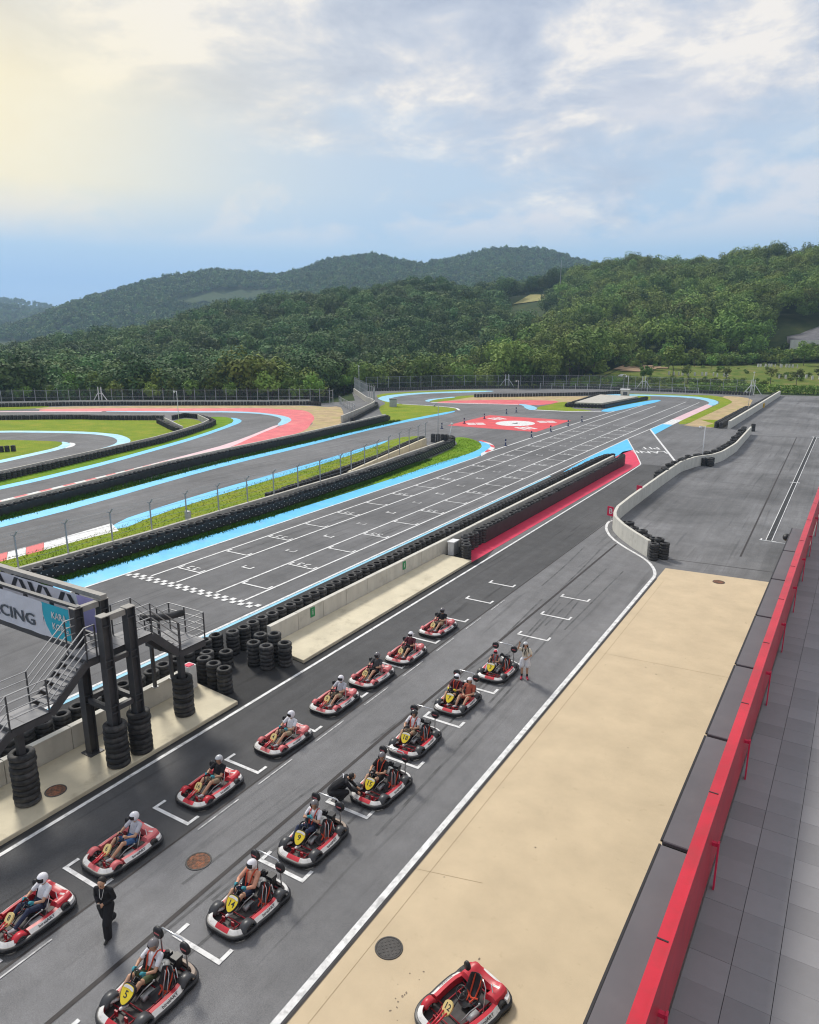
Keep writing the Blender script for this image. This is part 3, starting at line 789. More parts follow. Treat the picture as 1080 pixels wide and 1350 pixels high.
sheet('kerb', [(-25.4, 158.7), (-23.8, 155.5), (-24.1, 128), (-25.8, 128), (-25.7, 140)], Z4, MT['palepink'], 0)
sheet('kerb', [(-25.8, 128), (-24.1, 128), (-24.1, 120.4), (-25.75, 120.4)], Z4, MT['white'], 0)
sheet('kerb', [(-25.75, 120.4), (-24.1, 120.4), (-23.9, 107.6), (-25.9, 113.0)], Z4, MT['blue'], 0)
sheet('kerb', [(-26.1, 100.8), (-22.9, 92.0), (-24.0, 78), (-25.3, 72.8), (-25.9, 84)], Z3, MT['blue'], 0)
sheet('pit_entry_strip', [(-20.3, 40.2), (-21.2, 41.6), (-21.2, 76.9), (-22.6, 79.5), (-23.6, 89.5), (-22.9, 92.0), (-19.6, 82.4), (-19.5, 80.6), (-19.68, 62.2), (-19.72, 40.0)], Z3, MT['crimson'], 0)
line('lane_line', [(-26.1, 101.0), (-19.65, 82.7), (-19.33, 80.8), (-19.22, 62), (-19.12, 30), (-19.1, -25)], 0.14, Z5, MT['white'], 1)
line('lane_line', [(-25.9, 113), (-16.7, 86.2)], 0.26, Z5, MT['white'])
line('lane_line', [(-8.93, -25), (-8.93, 43), (-9.05, 43.9), (-9.35, 44.84), (-9.96, 46.07), (-10.89, 47.2), (-12.13, 48.47), (-13.71, 50.46), (-14.7, 52.55), (-15.09, 54.18), (-15.12, 54.97), (-14.98, 55.3)], 0.19, Z5, MT['white'], 1)
line('lane_line', [(-8.76, -25), (-8.76, 43)], 0.07, Z5, MT['seam'])
for y in (6.2, 12.6, 15.2, 18.2, 21.3, 24.2, 27.2, 30.2, 33.2):
    line('lane_dash', [(-15.12, y), (-15.12, y + 1.7)], 0.05, Z5, MT['white_worn'])
line('track_line', [(-36.85, 12), (-36.9, 40), (-37.05, 64), (-37.25, 77)], 0.16, Z5, MT['white'])
line('track_line', [(-37.7, 79.5), (-37.9, 100), (-38.0, 125), (-37.9, 136)], 0.22, Z5, MT['white'])
line('track_line', [(-25.75, 12), (-25.85, 40), (-25.9, 72), (-26.1, 100.8), (-25.9, 113), (-25.8, 121)], 0.17, Z5, MT['white'])
line('kerb', [(-25.56, 12), (-25.62, 40), (-25.68, 70)], 0.22, Z3, MT['blue_pale'])
for x0, x1 in ((-35.22, -36.2), (-33.0, -33.6), (-29.7, -30.15), (-27.43, -27.5)):
    line('track_line', [(x0, 27.4), (x0, 60), (x1, 118), (x1, 150 if x0 < -32 else 162)], 0.15, Z5, MT['white'])
# chequered start line
ck = MB()
for i in range(34):
    for j in range(2):
        if (i + j) % 2 == 0:
            x = -36.7 + i * 0.312; y = 26.65 + j * 0.33 - 0.0
            ck.add([(x, y, Z5 + .004), (x + .312, y, Z5 + .004), (x + .312, y + .33, Z5 + .004), (x, y + .33, Z5 + .004)], [(0, 1, 2, 3)])
ck.build('start_line', MT['white'])['kind'] = 'structure'


def grid_mark(xl, xr, y, full, mat):
    m = MB(); z = Z5 + 0.004

    def q(x0, x1, y0, y1):
        m.add([(x0, y0, z), (x1, y0, z), (x1, y1, z), (x0, y1, z)], [(0, 1, 2, 3)])
    q(xl + .12, xr - .12, y, y + .13)
    q(xl + .12, xl + .25, y + .13, y + .55); q(xr - .25, xr - .12, y + .13, y + .55)
    if full:                                               # the painted starting number inside the box
        for dx in (0.62, 1.15):
            q(xl + dx, xl + dx + .1, y + .26, y + .74); q(xl + dx + .1, xl + dx + .32, y + .26, y + .36); q(xl + dx + .1, xl + dx + .32, y + .64, y + .74)
    o = m.build('grid_box_marking', mat); o['kind'] = 'structure'


for k in range(21):
    y = 29.3 + 4.17 * k
    dx = -0.9 * max(0, (y - 60) / 60) if y > 60 else 0
    grid_mark(-35.2 + dx, -33.0 + dx * .6, y, k % 2 == 0, MT['white'])
    grid_mark(-29.7 + dx * .4, -27.43, y, k % 2 == 1, MT['white'])
    m = MB(); x0 = -31.75 + dx * .5; y2 = 31.5 + 4.17 * k; z = Z5 + .004
    for a in ((x0, x0 + .8, y2, y2 + .12), (x0, x0 + .13, y2 + .12, y2 + .45), (x0 + .67, x0 + .8, y2 + .12, y2 + .45)):
        m.add([(a[0], a[2], z), (a[1], a[2], z), (a[1], a[3], z), (a[0], a[3], z)], [(0, 1, 2, 3)])
    m.build('grid_box_marking', MT['white'] if k % 2 == 0 else MT['white_worn'])['kind'] = 'structure'


def pit_box(x0, x1, y):
    m = MB(); z = Z5; w = 0.11
    for a in ((x0, x1, y, y + w * 1.1), (x0, x0 + w, y + w, y + .48), (x1 - w, x1, y + w, y + .48)):
        m.add([(a[0], a[2], z), (a[1], a[2], z), (a[1], a[3], z), (a[0], a[3], z)], [(0, 1, 2, 3)])
    o = m.build('pit_box_marking', MT['white']); o['kind'] = 'structure'


for k in range(-1, 10):
    pit_box(-17.12, -15.53, 9.5 + 3.06 * k)
    pit_box(-12.68, -11.06, 9.5 + 3.06 * k)

# the red field with the painted roundel, and PIT LANE lettering
sheet('painted_flag_field', [(-54.6, 101), (-55, 117.6), (-40, 117.6), (-39.6, 101)], Z2, MT['red'], 0)
circ = [(-46.4 + 3.1 * math.cos(i * math.pi / 18), 109 + 3.6 * math.sin(i * math.pi / 18)) for i in range(36)]
sheet('painted_flag_roundel', circ, Z3, MT['white'], 0)
for cx_, cy_, rot in ((-51.6, 105.1, 35), (-51.7, 113.4, -35), (-42.8, 113.6, 35), (-42.6, 104.3, -35)):
    for s_ in (-0.95, 0, 0.95):
        a = R(rot); ux, uy = math.cos(a), math.sin(a)
        c_ = (cx_ - uy * s_, cy_ + ux * s_)
        for e in (-0.75, 0.75):
            c2_ = (c_[0] + ux * e, c_[1] + uy * e)
            sheet('painted_flag_bar', [(c2_[0] + ux * p * .68 - uy * q * .33, c2_[1] + uy * p * .68 + ux * q * .33) for p, q in ((-1, -1), (1, -1), (1, 1), (-1, 1))], Z3, MT['white'], 0)
sheet('painted_flag_mark', [(-46.9, 108.6), (-46.2, 108.2), (-45.9, 109), (-46.2, 109.8), (-46.6, 109.9), (-46.4, 109.2)], Z4, MT['asphalt_black'], 1)
for txt, x, y in (('PIT', -21.4, 94.2), ('LANE', -20.7, 91.0)):
    tmh = text_mesh(txt, 2.4, MT['white'], 0.0)
    o = link('lane_lettering', tmh, None, (x, y, Z4), (0, 0, R(205)))
    o.scale = (0.72, 1.1, 1); o['kind'] = 'structure'
# ================================================================== WALLS, TYRES, FENCES
MT['rubber'] = M('old_tyre_rubber', (0.030, 0.030, 0.032), 0.72, 0.3, 9, bump=0.3, bscale=40, rnd=0.45, dirt=((0.12, 0.115, 0.105), 4.0, 0.46, 0.76, 0.65))
MT['rubber_wrap'] = M('black_barrier_cover', (0.028, 0.028, 0.030), 0.5, 0.3, 2, bump=0.3, bscale=14, dirt=((0.07, 0.068, 0.065), 2.5, 0.5, 0.8, 0.5))
MT['bolt'] = M('zinc_bolt', (0.55, 0.55, 0.55), 0.4, 0.1, 5)
MT['galv'] = M('galvanised_steel', (0.40, 0.41, 0.42), 0.5, 0.12, 4, metal=0.3)
MT['whitemetal'] = M('white_painted_steel', (0.72, 0.72, 0.72), 0.5, 0.08, 4)
MT['darkpole'] = M('dark_steel', (0.10, 0.11, 0.12), 0.5, 0.15, 4)

TY_R, TY_H = 0.315, 0.185
TPROF = [(.175, .035), (.19, .008), (.235, .0), (.285, .008), (.312, .04), (.318, .092), (.312, .145), (.285, .178), (.235, .185), (.19, .177), (.175, .15)]
tyre_me = MB().lathe(TPROF, 18, close=True).mesh('tyre', MT['rubber'], True)
tyre_lo = MB().lathe([(.18, .01), (.24, 0), (.30, .015), (.318, .09), (.30, .17), (.24, .185), (.18, .175)], 12).mesh('tyre_low', MT['rubber'], True)


def tyre_pile(root, x, y, n, me=tyre_me, jit=0.012, z0=0.0, name='tyre'):
    for k in range(n):
        link(name, me, root, (x + random.uniform(-jit, jit), y + random.uniform(-jit, jit), z0 + k * TY_H), (random.uniform(-.02, .02), random.uniform(-.02, .02), random.uniform(0, 6)))


def loose_stack(x, y, n, label, group=None, z=0.0, cat='tyre stack', s=1.0):
    t = empty('tyre_stack', (x, y, z), 0, label, cat, group)
    tyre_pile(t, 0, 0, n)
    if s != 1.0: t.scale = (s, s, s)
    return t


def stack_profile(n, h=TY_H):
    """one moulded pile of tyres seen from afar"""
    p = [(0.17, n * h - .05)]
    p = []
    for k in range(n):
        z = k * h
        p += [(.28, z + .008), (.316, z + .06), (.316, z + .125), (.28, z + .178)]
    return p + [(.19, n * h), (.165, n * h - .12), (0.0, n * h - .12)]


STK = {n: MB().lathe(stack_profile(n), 14).mesh('tyre_stack', MT['rubber'], False) for n in (3, 4, 5, 6)}


def tyre_rows(m, path, n, step=0.66, seg=7, jit=0.02):
    for p in resample(path, step):
        prof = []
        for k in range(n):
            z = k * TY_H
            prof += [(.27, z + .01), (.316, z + .09), (.27, z + .178)]
        prof += [(.17, n * TY_H), (.15, n * TY_H - .1), (0, n * TY_H - .1)]
        m.lathe(prof, seg, (p[0] + random.uniform(-jit, jit), p[1] + random.uniform(-jit, jit), random.uniform(-.03, 0.03)))
    return m


def far_barrier(label, path, n=4, belt=True, group=None):
    root = empty('tyre_barrier', (path[0][0], path[0][1], 0), 0, label, 'tyre barrier', group)
    m = tyre_rows(MB(), path, n)
    o = m.build('tyre_rows', MT['rubber'], root); o['kind'] = 'stuff'
    o.location = (-path[0][0], -path[0][1], 0)
    if belt:
        bm_ = MB(); wall_mb(bm_, offset(path, -0.34), 0.02, 0.12, n * TY_H * 0.8)
        q = bm_.build('rubber_belt', MT['rubber_wrap'], root); q.location = (-path[0][0], -path[0][1], 0)
    return root


def conc_wall(label, path, w=0.22, h=1.0, z0=0.0, mat=None, panel=2.0, name='concrete_wall', gap=0.025):
    """cast wall poured in separate panels with open joints"""
    root = empty(name, (path[0][0], path[0][1], z0), 0, label, 'wall')
    P = resample(path, panel)
    if (P[-1] - Vector(path[-1])).length > 0.4: P.append(Vector(path[-1]))
    cnt = 0
    for a, b in zip(P[:-1], P[1:]):
        d = (b - a); L = d.length
        if L < 0.2: continue
        m = MB().box((0, 0, 0), (L - gap, w, h))
        o = m.build('wall_panel', mat or MT['concrete'], root)
        c = (a + b) / 2
        o.location = (c.x - path[0][0], c.y - path[0][1], h / 2 + random.uniform(-.006, .006))
        o.rotation_euler = (0, 0, math.atan2(d.y, d.x))
        cnt += 1
    return root


# --- pit wall platform on the left with the gantry, and the long platform
def slab(label, pts, z0, z1):
    m = MB().prism(pts, z0, z1)
    o = m.build('concrete_platform', MT['slab'])
    bevel(o, 0.015, 1)
    return tag(o, label, 'platform')


slab('cream concrete platform under the steel start gantry', [(-22.0, -20), (-19.46, -20), (-19.48, 18.72), (-22.0, 18.95)], 0.0, 0.16)
slab('long cream concrete platform in front of the grey pit wall', [(-22.0, 23.3), (-19.6, 22.95), (-19.72, 40.0), (-21.98, 40.2)], 0.0, 0.16)
conc_wall('low concrete pit wall behind the start gantry platform', [(-22.13, -18), (-22.13, 18.9)], 0.24, 1.0, 0, MT['concrete_white'], 2.4)
conc_wall('long stained grey pit wall beside the starting grid', [(-22.13, 23.5), (-22.1, 80)], 0.24, 1.04, 0, MT['concrete_white'], 2.0)
# number signs fixed to the pit wall
MT['green'] = M('green_sign', (0.02, 0.25, 0.09), 0.5, 0.1, 4)
for y, l in ((26.6, 'small green and white sign on the pit wall nearest the loose tyre stacks'), (35.4, 'small green and white sign farther along the pit wall')):
    r = empty('wall_sign', (-21.985, y, 0.72), 0, l, 'sign')
    MB().box((0, 0, 0), (0.02, 0.34, 0.5)).build('sign_plate', MT['green'], r)
    o = link('lettering', text_mesh('i', 0.42, MT['white']), r, (0.013, 0, 0), (R(90), 0, R(90)))
# white control cabinet at the end of the platform
r = empty('control_cabinet', (-21.6, 41.0, 0), 0, 'white electrical cabinet against the pit wall at the platform end', 'cabinet'); r.scale = (.85, .8, .88)
MB().box((0, 0, .52), (0.5, 0.9, 1.0)).build('cabinet_body', MT['whitemetal'], r)
MB().box((.262, 0, .5), (0.02, 0.75, .85)).build('door', MT['galv'], r)
MB().box((0, 0, 1.05), (0.62, 1.04, .06)).build('roof', MT['whitemetal'], r)
MB().box((.28, .3, .55), (0.03, 0.03, .14)).build('handle', MT['darkpole'], r)

# --- the row of tyre stacks along the grid (every near tyre is its own object)
root = empty('tyre_barrier', (-23.05, 8, 0), 0, 'long row of black tyre stacks between the starting grid and the pit wall', 'tyre barrier')
ys = np.arange(8.2, 79.5, 0.662)
near = [y for y in ys if y < 46.5]
cnt = 0
for i, y in enumerate(ys):
    x = -23.05 + random.uniform(-.06, .06) - (0.35 if 19.5 < y < 22 else 0)
    if 11 <= y < 44 and cnt < 300:
        tyre_pile(root, x + 23.05, y - 8, 6, tyre_me if y < 34 else tyre_lo); cnt += 6
m = MB()
tyre_rows(m, [(-23.05, 8.2), (-23.05, 10.9)], 6); tyre_rows(m, [(-23.05, 44.1), (-23.1, 78.5), (-22.7, 80.6), (-22.0, 81.4)], 6, 0.66, 8)
q = m.build('tyre_rows', MT['rubber'], root); q['kind'] = 'stuff'; q.location = (23.05, -8, 0)
# black wrapped stacks beside the red strip
root = empty('tyre_barrier', (-20.4, 40.3, 0), 0, 'row of black wrapped tyre stacks beside the crimson pit strip', 'tyre barrier')
path = [(-20.3, 40.35), (-20.75, 41.1), (-21.2, 42.0), (-21.2, 60), (-21.2, 76.5), (-21.1, 79.6), (-21.4, 81.2)]
for i, p in enumerate(resample(path, .63)):
    n = 6 if i % 7 else 5
    o = link('tyre_stack', STK[6], root, (p.x + 20.4 + random.uniform(-.04, .04), p.y - 40.3, random.uniform(-.06, .03)), (0, 0, random.uniform(0, 6)))
m = MB(); pp = [(p.x, p.y) for p in resample(path, .63)]
for a, b in zip(pp[7:-1], pp[8:]):
    wall_mb(m, offset([a, b], -0.33), 0.02, 0.04, 1.02 + random.uniform(-.04, .04))
q = m.build('plastic_wrap', MT['rubber_wrap'], root); q.location = (20.4, -40.3, 0)

# --- loose stacks beside the gap in the pit wall
spots = [(-21.40, 21.72, 6, 'left of the pair of freestanding tyre stacks nearest the lane'), (-20.68, 21.75, 6, 'banded tyre stack standing in front of the freestanding cluster'), (-20.18, 22.40, 6, 'tyre stack at the near corner of the long cream platform'),
         (-20.98, 22.62, 7, 'tallest tyre stack, in the middle of the freestanding cluster'), (-21.75, 22.55, 6, 'rearmost tyre stack of the freestanding cluster, against the pit wall end'),
         (-20.65, 19.2, 6, 'tyre stack nearest the lane, by the gantry platform corner'), (-21.35, 19.3, 6, 'middle tyre stack of three beside the gantry platform end'), (-22.08, 19.45, 6, 'tyre stack by the red and white marshal box'),
         (-22.35, 20.95, 4, 'short tyre stack in front of the tyre row near the gantry landing'), (-22.75, 20.2, 5, 'low tyre stack tucked under the gantry landing')]
for x, y, n, l in spots:
    loose_stack(x, y, n, l, 'loose tyre stacks by the pit wall gap')
# strap bands on two stacks
for x, y in ((-20.68, 21.75),):
    pass
# protective tyre piles round the gantry legs
LEG = [(-19.84, 13.43, 8, 'tall tyre pile around the left front gantry column'), (-19.85, 14.40, 8, 'tall tyre pile around the right front gantry column'),
       (-20.54, 16.95, 8, 'tall tyre pile around the post under the right stair landing'), (-20.52, 10.62, 9, 'tall tyre pile around the post under the left stair landing')]
for x, y, n, l in LEG:
    t_ = loose_stack(x, y, n, l, 'tyre piles padding the gantry legs', 0.16, 'tyre pile'); t_.scale = (1.24, 1.24, 1.06)
# marshal box: white with red figure
r = empty('marshal_box', (-22.0, 18.55, 0.16), 0, 'white block with red markings at the end of the gantry platform', 'block')
MB().box((0, 0, .5), (0.42, 0.4, 1.0)).build('block_body', MT['whitemetal'], r)
MB().box((.03, -.02, 1.0), (0.3, 0.3, .06)).build('red_cap', MT['crimson'], r)

# --- barrier along the blue kerb of the grid
root = empty('tyre_barrier', (-40, 12, 0), 0, 'long belted tyre barrier behind the blue kerb of the start straight', 'tyre barrier')
path = [(-40.1, 12), (-40.1, 44), (-41.0, 60), (-42.1, 71), (-43.7, 82.5)]
pts = resample(path, .70)
for i, p in enumerate(pts):
    o = link('tyre_stack', STK[5], root, (p.x + 40 + random.uniform(-.03, .03), p.y - 12, random.uniform(-.03, .08)), (0, 0, random.uniform(0, 6)))
m = MB()
wall_mb(m, offset([tuple(p) for p in pts], -0.345), 0.025, 0.10, 0.74)
q = m.build('rubber_belt', MT['rubber_wrap'], root); q.location = (40, -12, 0)
m = MB()
for i, p in enumerate(pts[:-1]):
    d = (pts[i + 1] - p).normalized(); nrm = Vector((d.y, -d.x))
    for z, s_ in ((.24, .0), (.62, .0), (.42, .35)):
        c = p + nrm * .375 + d * s_
        m.box((c.x, c.y, z), (.045, .05, .05))
q = m.build('bolts', MT['bolt'], root); q.location = (40, -12, 0); q['kind'] = 'stuff'
root = empty('tyre_barrier', (-43.8, 83, 0), 0, 'black tyre stacks closing the far tip of the grassy wedge', 'tyre barrier')
for i, p in enumerate(resample([(-44.0, 83.0), (-44.9, 84.3), (-46.2, 84.8), (-48.2, 84.2)], .66)):
    link('tyre_stack', STK[6], root, (p.x + 43.8, p.y - 83, 0), (0, 0, i))

conc_wall('low concrete wall behind the belted barrier, carrying the hooked fence posts', [(-40.75, 12), (-40.75, 32), (-41.1, 45), (-41.6, 58.4), (-42.7, 68), (-43.9, 80.2)], 0.26, 1.0, 0, MT['concrete'], 2.4)
conc_wall('second concrete wall splitting off towards the return track', [(-41.9, 57), (-44.3, 67.8), (-47.1, 81.2)], 0.26, 1.0, 0, MT['slab'], 2.4)
far_barrier('dark tyre row on the return track side of the second concrete wall', [(-42.8, 46), (-43.6, 52), (-45.0, 62), (-46.0, 69), (-47.9, 76.5), (-49.2, 84)][::-1], 4, False)

# --- fence posts with hooked tops and wires along that wall
root = empty('wire_fence', (-41, 22, 0), 0, 'galvanised wire fence with hooked post tops along the middle wall', 'fence')
pp = [(-41.0, 12.9 + 3.24 * k) for k in range(14)] + [(-42.0, 57.6), (-42.75, 61), (-43.45, 64.4), (-44.15, 67.8), (-44.85, 71.2), (-45.6, 74.6), (-46.35, 78), (-47.0, 81)]
pp = [(x - (0.0 if y < 30 else max(0, (y - 30) * .016) if y < 56 else 0), y) for x, y in pp]
post = MB()
post.box((0, 0, 1.45), (.075, .075, 2.9))
post.bar((0, 0, 2.86), (0.34, 0, 3.2), .07)
post.bar((0, 0, 2.86), (-0.05, -0.2, 2.98), .05)
pm = post.mesh('fence_post', MT['galv'])
for x, y in pp:
    link('fence_post', pm, root, (x + 41, y - 22, 0))
for z, dx in ((1.3, 0), (1.65, 0), (2.0, 0), (2.35, 0), (2.7, 0), (2.98, .14), (3.17, .3)):
    m = MB(); m.tube([(x + 41 + dx, y - 22, z) for x, y in pp], .009, 4)
    m.build('strand_wire', MT['galv'], root)
# end post box on the wall
m = MB().box((0, 0, .55), (.4, .28, 1.1)); q = m.build('grey_cabinet', MT['galv'])
q.location = (-42.6, 37.0, 0); tag(q, 'small grey cabinet among the grass behind the hooked fence', 'cabinet')

# --- barriers between the outer tracks
far_barrier('long belted tyre barrier along the return track', [(-66.3, 101.8), (-65, 91.5), (-63.3, 75.6), (-62.3, 61.2), (-61.2, 50.2), (-59.2, 40.7), (-57.6, 30.8), (-57.2, 20)][::-1], 5)
conc_wall('white topped wall behind the return track barrier', [(-57.9, 20), (-58.3, 31), (-59.9, 41), (-61.9, 50.3), (-63.1, 61.2), (-64.0, 75.6), (-65.7, 91.5), (-66.9, 101.8)], .2, 1.0, 0, MT['concrete_white'], 4.0)
far_barrier('dark tyre barrier curving round the hairpin infield', [(-98.0, 83.6), (-99.1, 87), (-95.4, 86.8), (-90.2, 84.5), (-87.1, 82.5), (-85.1, 79.6), (-81.6, 72.4), (-78.5, 64.8), (-75.6, 54), (-72.9, 43.8), (-71.8, 39), (-70.9, 30)], 4, False)
conc_wall('thin concrete wall inside the hairpin barrier', [(-94.5, 85.9), (-90.6, 83.6), (-87.6, 81.8), (-85.7, 79.2), (-82.3, 72.2), (-79.2, 64.6), (-76.3, 53.8), (-73.6, 43.6), (-72.5, 39), (-71.6, 30)], .2, .85, 0, MT['concrete'], 4.0)
far_barrier('short tyre wall with concrete back in the far infield', [(-96.3, 79), (-89.1, 75.1), (-84.5, 72.8)], 4, False)
conc_wall('short curved concrete wall in the far infield', [(-95.8, 79.9), (-88.8, 76.0), (-84.4, 73.6)], .2, .85, 0, MT['concrete'], 3.0)
far_barrier('dark low tyre barrier in front of the far straight at left', [(-127, 64.7), (-122.9, 68.1), (-112.3, 75.6), (-106.9, 77.6), (-99.1, 82.3)], 4, False)
conc_wall('thin grey wall behind the far straight barrier', [(-127.5, 65.4), (-123.3, 68.8), (-112.7, 76.3), (-107.2, 78.3), (-99.4, 83.0)], .15, .8, 0, MT['concrete'], 5.0)
far_barrier('short tyre wall inside the hairpin grass', [(-96, 44), (-90.3, 47.6), (-88.6, 50.4)], 4, False)
far_barrier('black tyre barrier below the far left fence', [(-157, 68), (-148.9, 76.3), (-143.9, 80.1), (-134.9, 88.7), (-126.1, 95.3), (-120.8, 98), (-102.2, 109.7), (-94.5, 115.4), (-91.0, 115.2)], 4, False)
conc_wall('white topped wall below the far left fence', [(-157.6, 69), (-149.5, 77.2), (-144.5, 81), (-135.5, 89.6), (-126.6, 96.2), (-121.3, 98.9), (-102.8, 110.6), (-95, 116.3)], .2, .95, 0, MT['concrete_white'], 6.0)
far_barrier('black tyre barrier round the far S bend', [(-73.3, 148.8), (-62, 158.5), (-52.3, 167.8), (-50.6, 171), (-47.6, 175.7)], 4, False)
far_barrier('black tyre barrier below the fence at the far end', [(-103, 151), (-97.4, 157), (-88.5, 169), (-76, 178), (-58.2, 187.2), (-38.9, 187.5), (-20, 187)], 4, False)
far_barrier('black V shaped tyre barrier beside the far grid end', [(-49.8, 164.6), (-48.2, 138.6), (-41.2, 140.0), (-38.6, 163)], 4, True)
m = MB().prism([(-47.4, 141), (-42.2, 141.8), (-40, 161), (-48.6, 162)], 0, .78)
tag(m.build('concrete_island', MT['concrete']), 'flat concrete island inside the V shaped barrier', 'island')
conc_wall('low concrete edging wall at the end of the return track barrier', [(-71.3, 95.3), (-75.3, 106.1), (-80.1, 117.7), (-83, 122.4), (-87.9, 126.5), (-103.9, 144.2)], .25, 1.1, 0, MT['concrete'], 4.0)
far_barrier('tyre row beside the curved fence wall', [(-70.4, 97), (-74.4, 106.3), (-79.2, 117.5), (-82.0, 121.4)], 4, False)

# --- perimeter fences
mesh_m = bpy.data.materials.new('chain_link')
mesh_m.use_nodes = True
t = mesh_m.node_tree
b = t.nodes['Principled BSDF']
b.inputs['Base Color'].default_value = (0.34, 0.36, 0.35, 1); b.inputs['Roughness'].default_value = 0.6
tcn = t.nodes.new('ShaderNodeTexCoord'); sx = t.nodes.new('ShaderNodeSeparateXYZ')
t.links.new(tcn.outputs['Object'], sx.inputs[0])
hyp = math_n(t, 'ADD', sx.outputs[0], math_n(t, 'MULTIPLY', sx.outputs[1], 0.6))
al = None
for sgn in (1, -1):
    v = math_n(t, 'ADD', math_n(t, 'MULTIPLY', hyp, 14.0), math_n(t, 'MULTIPLY', sx.outputs[2], 14.0 * sgn))
    w_ = math_n(t, 'LESS_THAN', math_n(t, 'FRACT', v), 0.038)
    al = w_ if al is None else math_n(t, 'MAXIMUM', al, w_)
t.links.new(al, b.inputs['Alpha'])


def mesh_fence(label, path, h, step, z0=0.0, hooked=False, mat=None, r=.045):
    root = empty('wire_mesh_fence', (path[0][0], path[0][1], 0), 0, label, 'fence')
    P = resample(path, step)
    o0 = Vector((path[0][0], path[0][1]))
    pmesh = MB(); pmesh.box((0, 0, h / 2), (r * 2, r * 2, h))
    if hooked: pmesh.bar((0, 0, h - .03), (.30, -.25, h + .35), r * 1.8)
    pme = pmesh.mesh('fence_post', mat or MT['galv'])
    for p in P:
        link('fence_post', pme, root, (p.x - o0.x, p.y - o0.y, z0))
    for a, c in zip(P[:-1], P[1:]):
        a2 = a - o0; c2 = c - o0
        m = MB(); m.add([(a2.x, a2.y, z0 + .05), (c2.x, c2.y, z0 + .05), (c2.x, c2.y, z0 + h - .05), (a2.x, a2.y, z0 + h - .05)], [(0, 1, 2, 3)])
        m.build('mesh_panel', mesh_m, root)
    m = MB()
    for z in (z0 + h - .06, z0 + h * .5):
        m.tube([(p.x - o0.x, p.y - o0.y, z) for p in P], .022, 4)
    m.build('top_rail', MT['galv'], root)
    return root


mesh_fence('tall grey mesh fence running along the far left edge of the circuit', [(-170, 57), (-160, 71), (-151, 79), (-137, 91.4), (-127.5, 97.9), (-122, 100.6), (-103.5, 112.3), (-96, 117.8), (-91.5, 119), (-89.8, 117.5)], 2.9, 2.15, 0, True)
mesh_fence('tall grey mesh fence across the far end of the straight', [(-106, 152.5), (-93, 169.5), (-77, 180.5), (-59, 190), (-39, 190.5), (-19.5, 190.3)], 3.3, 3.0)
mesh_fence('closely posted curved fence with hooked tops on the concrete edging wall', [(-104, 144.6), (-95, 134.6), (-88.2, 127.2), (-83.4, 123), (-80.6, 118.4)], 2.6, 1.5, .9, True)
mesh_fence('short low fence at the gravel edge behind the return track', [(-91, 121), (-85, 114.8), (-78, 108.6), (-73.5, 100.5)], 1.6, 2.2)
mesh_fence('low post fence in front of the far barrier', [(-70, 180), (-58, 184.2), (-46, 184.5), (-30, 184.3)], 1.5, 3.0, 0, False, MT['whitemetal'], .035)
# white A-braced mesh masts
for x, y, l in ((-132, 94.3, 'white braced fence mast on the far left fence'), (-79, 179, 'white braced fence mast behind the S bend'), (-46, 190, 'white braced fence mast in the middle of the far fence'), (-20.5, 189, 'white braced fence mast at the right end of the far fence')):
    r = empty('braced_mast', (x, y, 0), R(20), l, 'mast')
    for s_ in (-.35, .35):
        MB().bar((s_, 0, 0), (s_, 0, 3.5), .13).build('upright', MT['whitemetal'], r)
        MB().bar((s_ * 6, 0, 0), (s_, 0, 2.4), .12).build('brace', MT['whitemetal'], r)
    MB().bar((-.35, 0, 2.2), (.35, 0, 2.2), .1).build('cross_tie', MT['whitemetal'], r)

# --- curved pit exit wall, its tyres and the far white wall
conc_wall('curved cream concrete wall dividing the pit lane from the paddock yard', [(-10.25, 47.15), (-11.7, 48.9), (-13.2, 50.95), (-14.25, 52.9), (-14.75, 55.5), (-14.85, 60), (-14.85, 70), (-14.75, 79.5), (-13.9, 83.8), (-12.7, 85.8), (-12.05, 89), (-11.65, 96.6), (-12.1, 115)], .22, 1.15, 0, MT['concrete_white'], 1.1, gap=0.012)
root = empty('tyre_barrier', (-10, 47, 0), 0, 'two full tyre stacks and leaning tyres behind the near end of the curved wall', 'tyre barrier')
for x, y, n in ((-9.85, 46.75, 6), (-9.3, 47.3, 6)):
    tyre_pile(root, x + 10, y - 47, n)
for i, (x, y) in enumerate([(-9.75, 47.6), (-10.2, 48.1), (-10.7, 48.6), (-11.15, 49.0), (-11.6, 49.6), (-12.1, 50.2), (-12.5, 50.8), (-12.9, 51.4)]):
    tyre_pile(root, x + 10, y - 47, 6 if i % 3 else 7, tyre_me, .05)
root = empty('tyre_barrier', (-13, 86, 0), 0, 'irregular tyre row along the pit exit side of the curved wall', 'tyre barrier')
path = [(-15.25, 71), (-15.2, 78.5), (-14.6, 83), (-13.3, 86.5), (-12.6, 90), (-12.25, 97), (-12.7, 110), (-12.9, 114)]
for i, p in enumerate(resample(path, .7)):
    link('tyre_stack', STK[6 if i % 3 else 5], root, (p.x + 13 + random.uniform(-.12, .12), p.y - 86, random.uniform(-.1, .05)), (random.uniform(-.08, .08), 0, i)).scale = (1, 1, 1.2)
conc_wall('straight white concrete block wall beside the far paddock', [(-15.7, 119.7), (-15.3, 142), (-14.6, 188)], .35, 1.2, 0, MT['concrete_white'], 3.0)
far_barrier('tyre row behind the far white block wall', [(-16.9, 119.8), (-16.2, 150.6), (-15.4, 186)], 5, False)
far_barrier('second tyre row behind the far white block wall', [(-17.6, 120), (-16.9, 150)], 5, False)
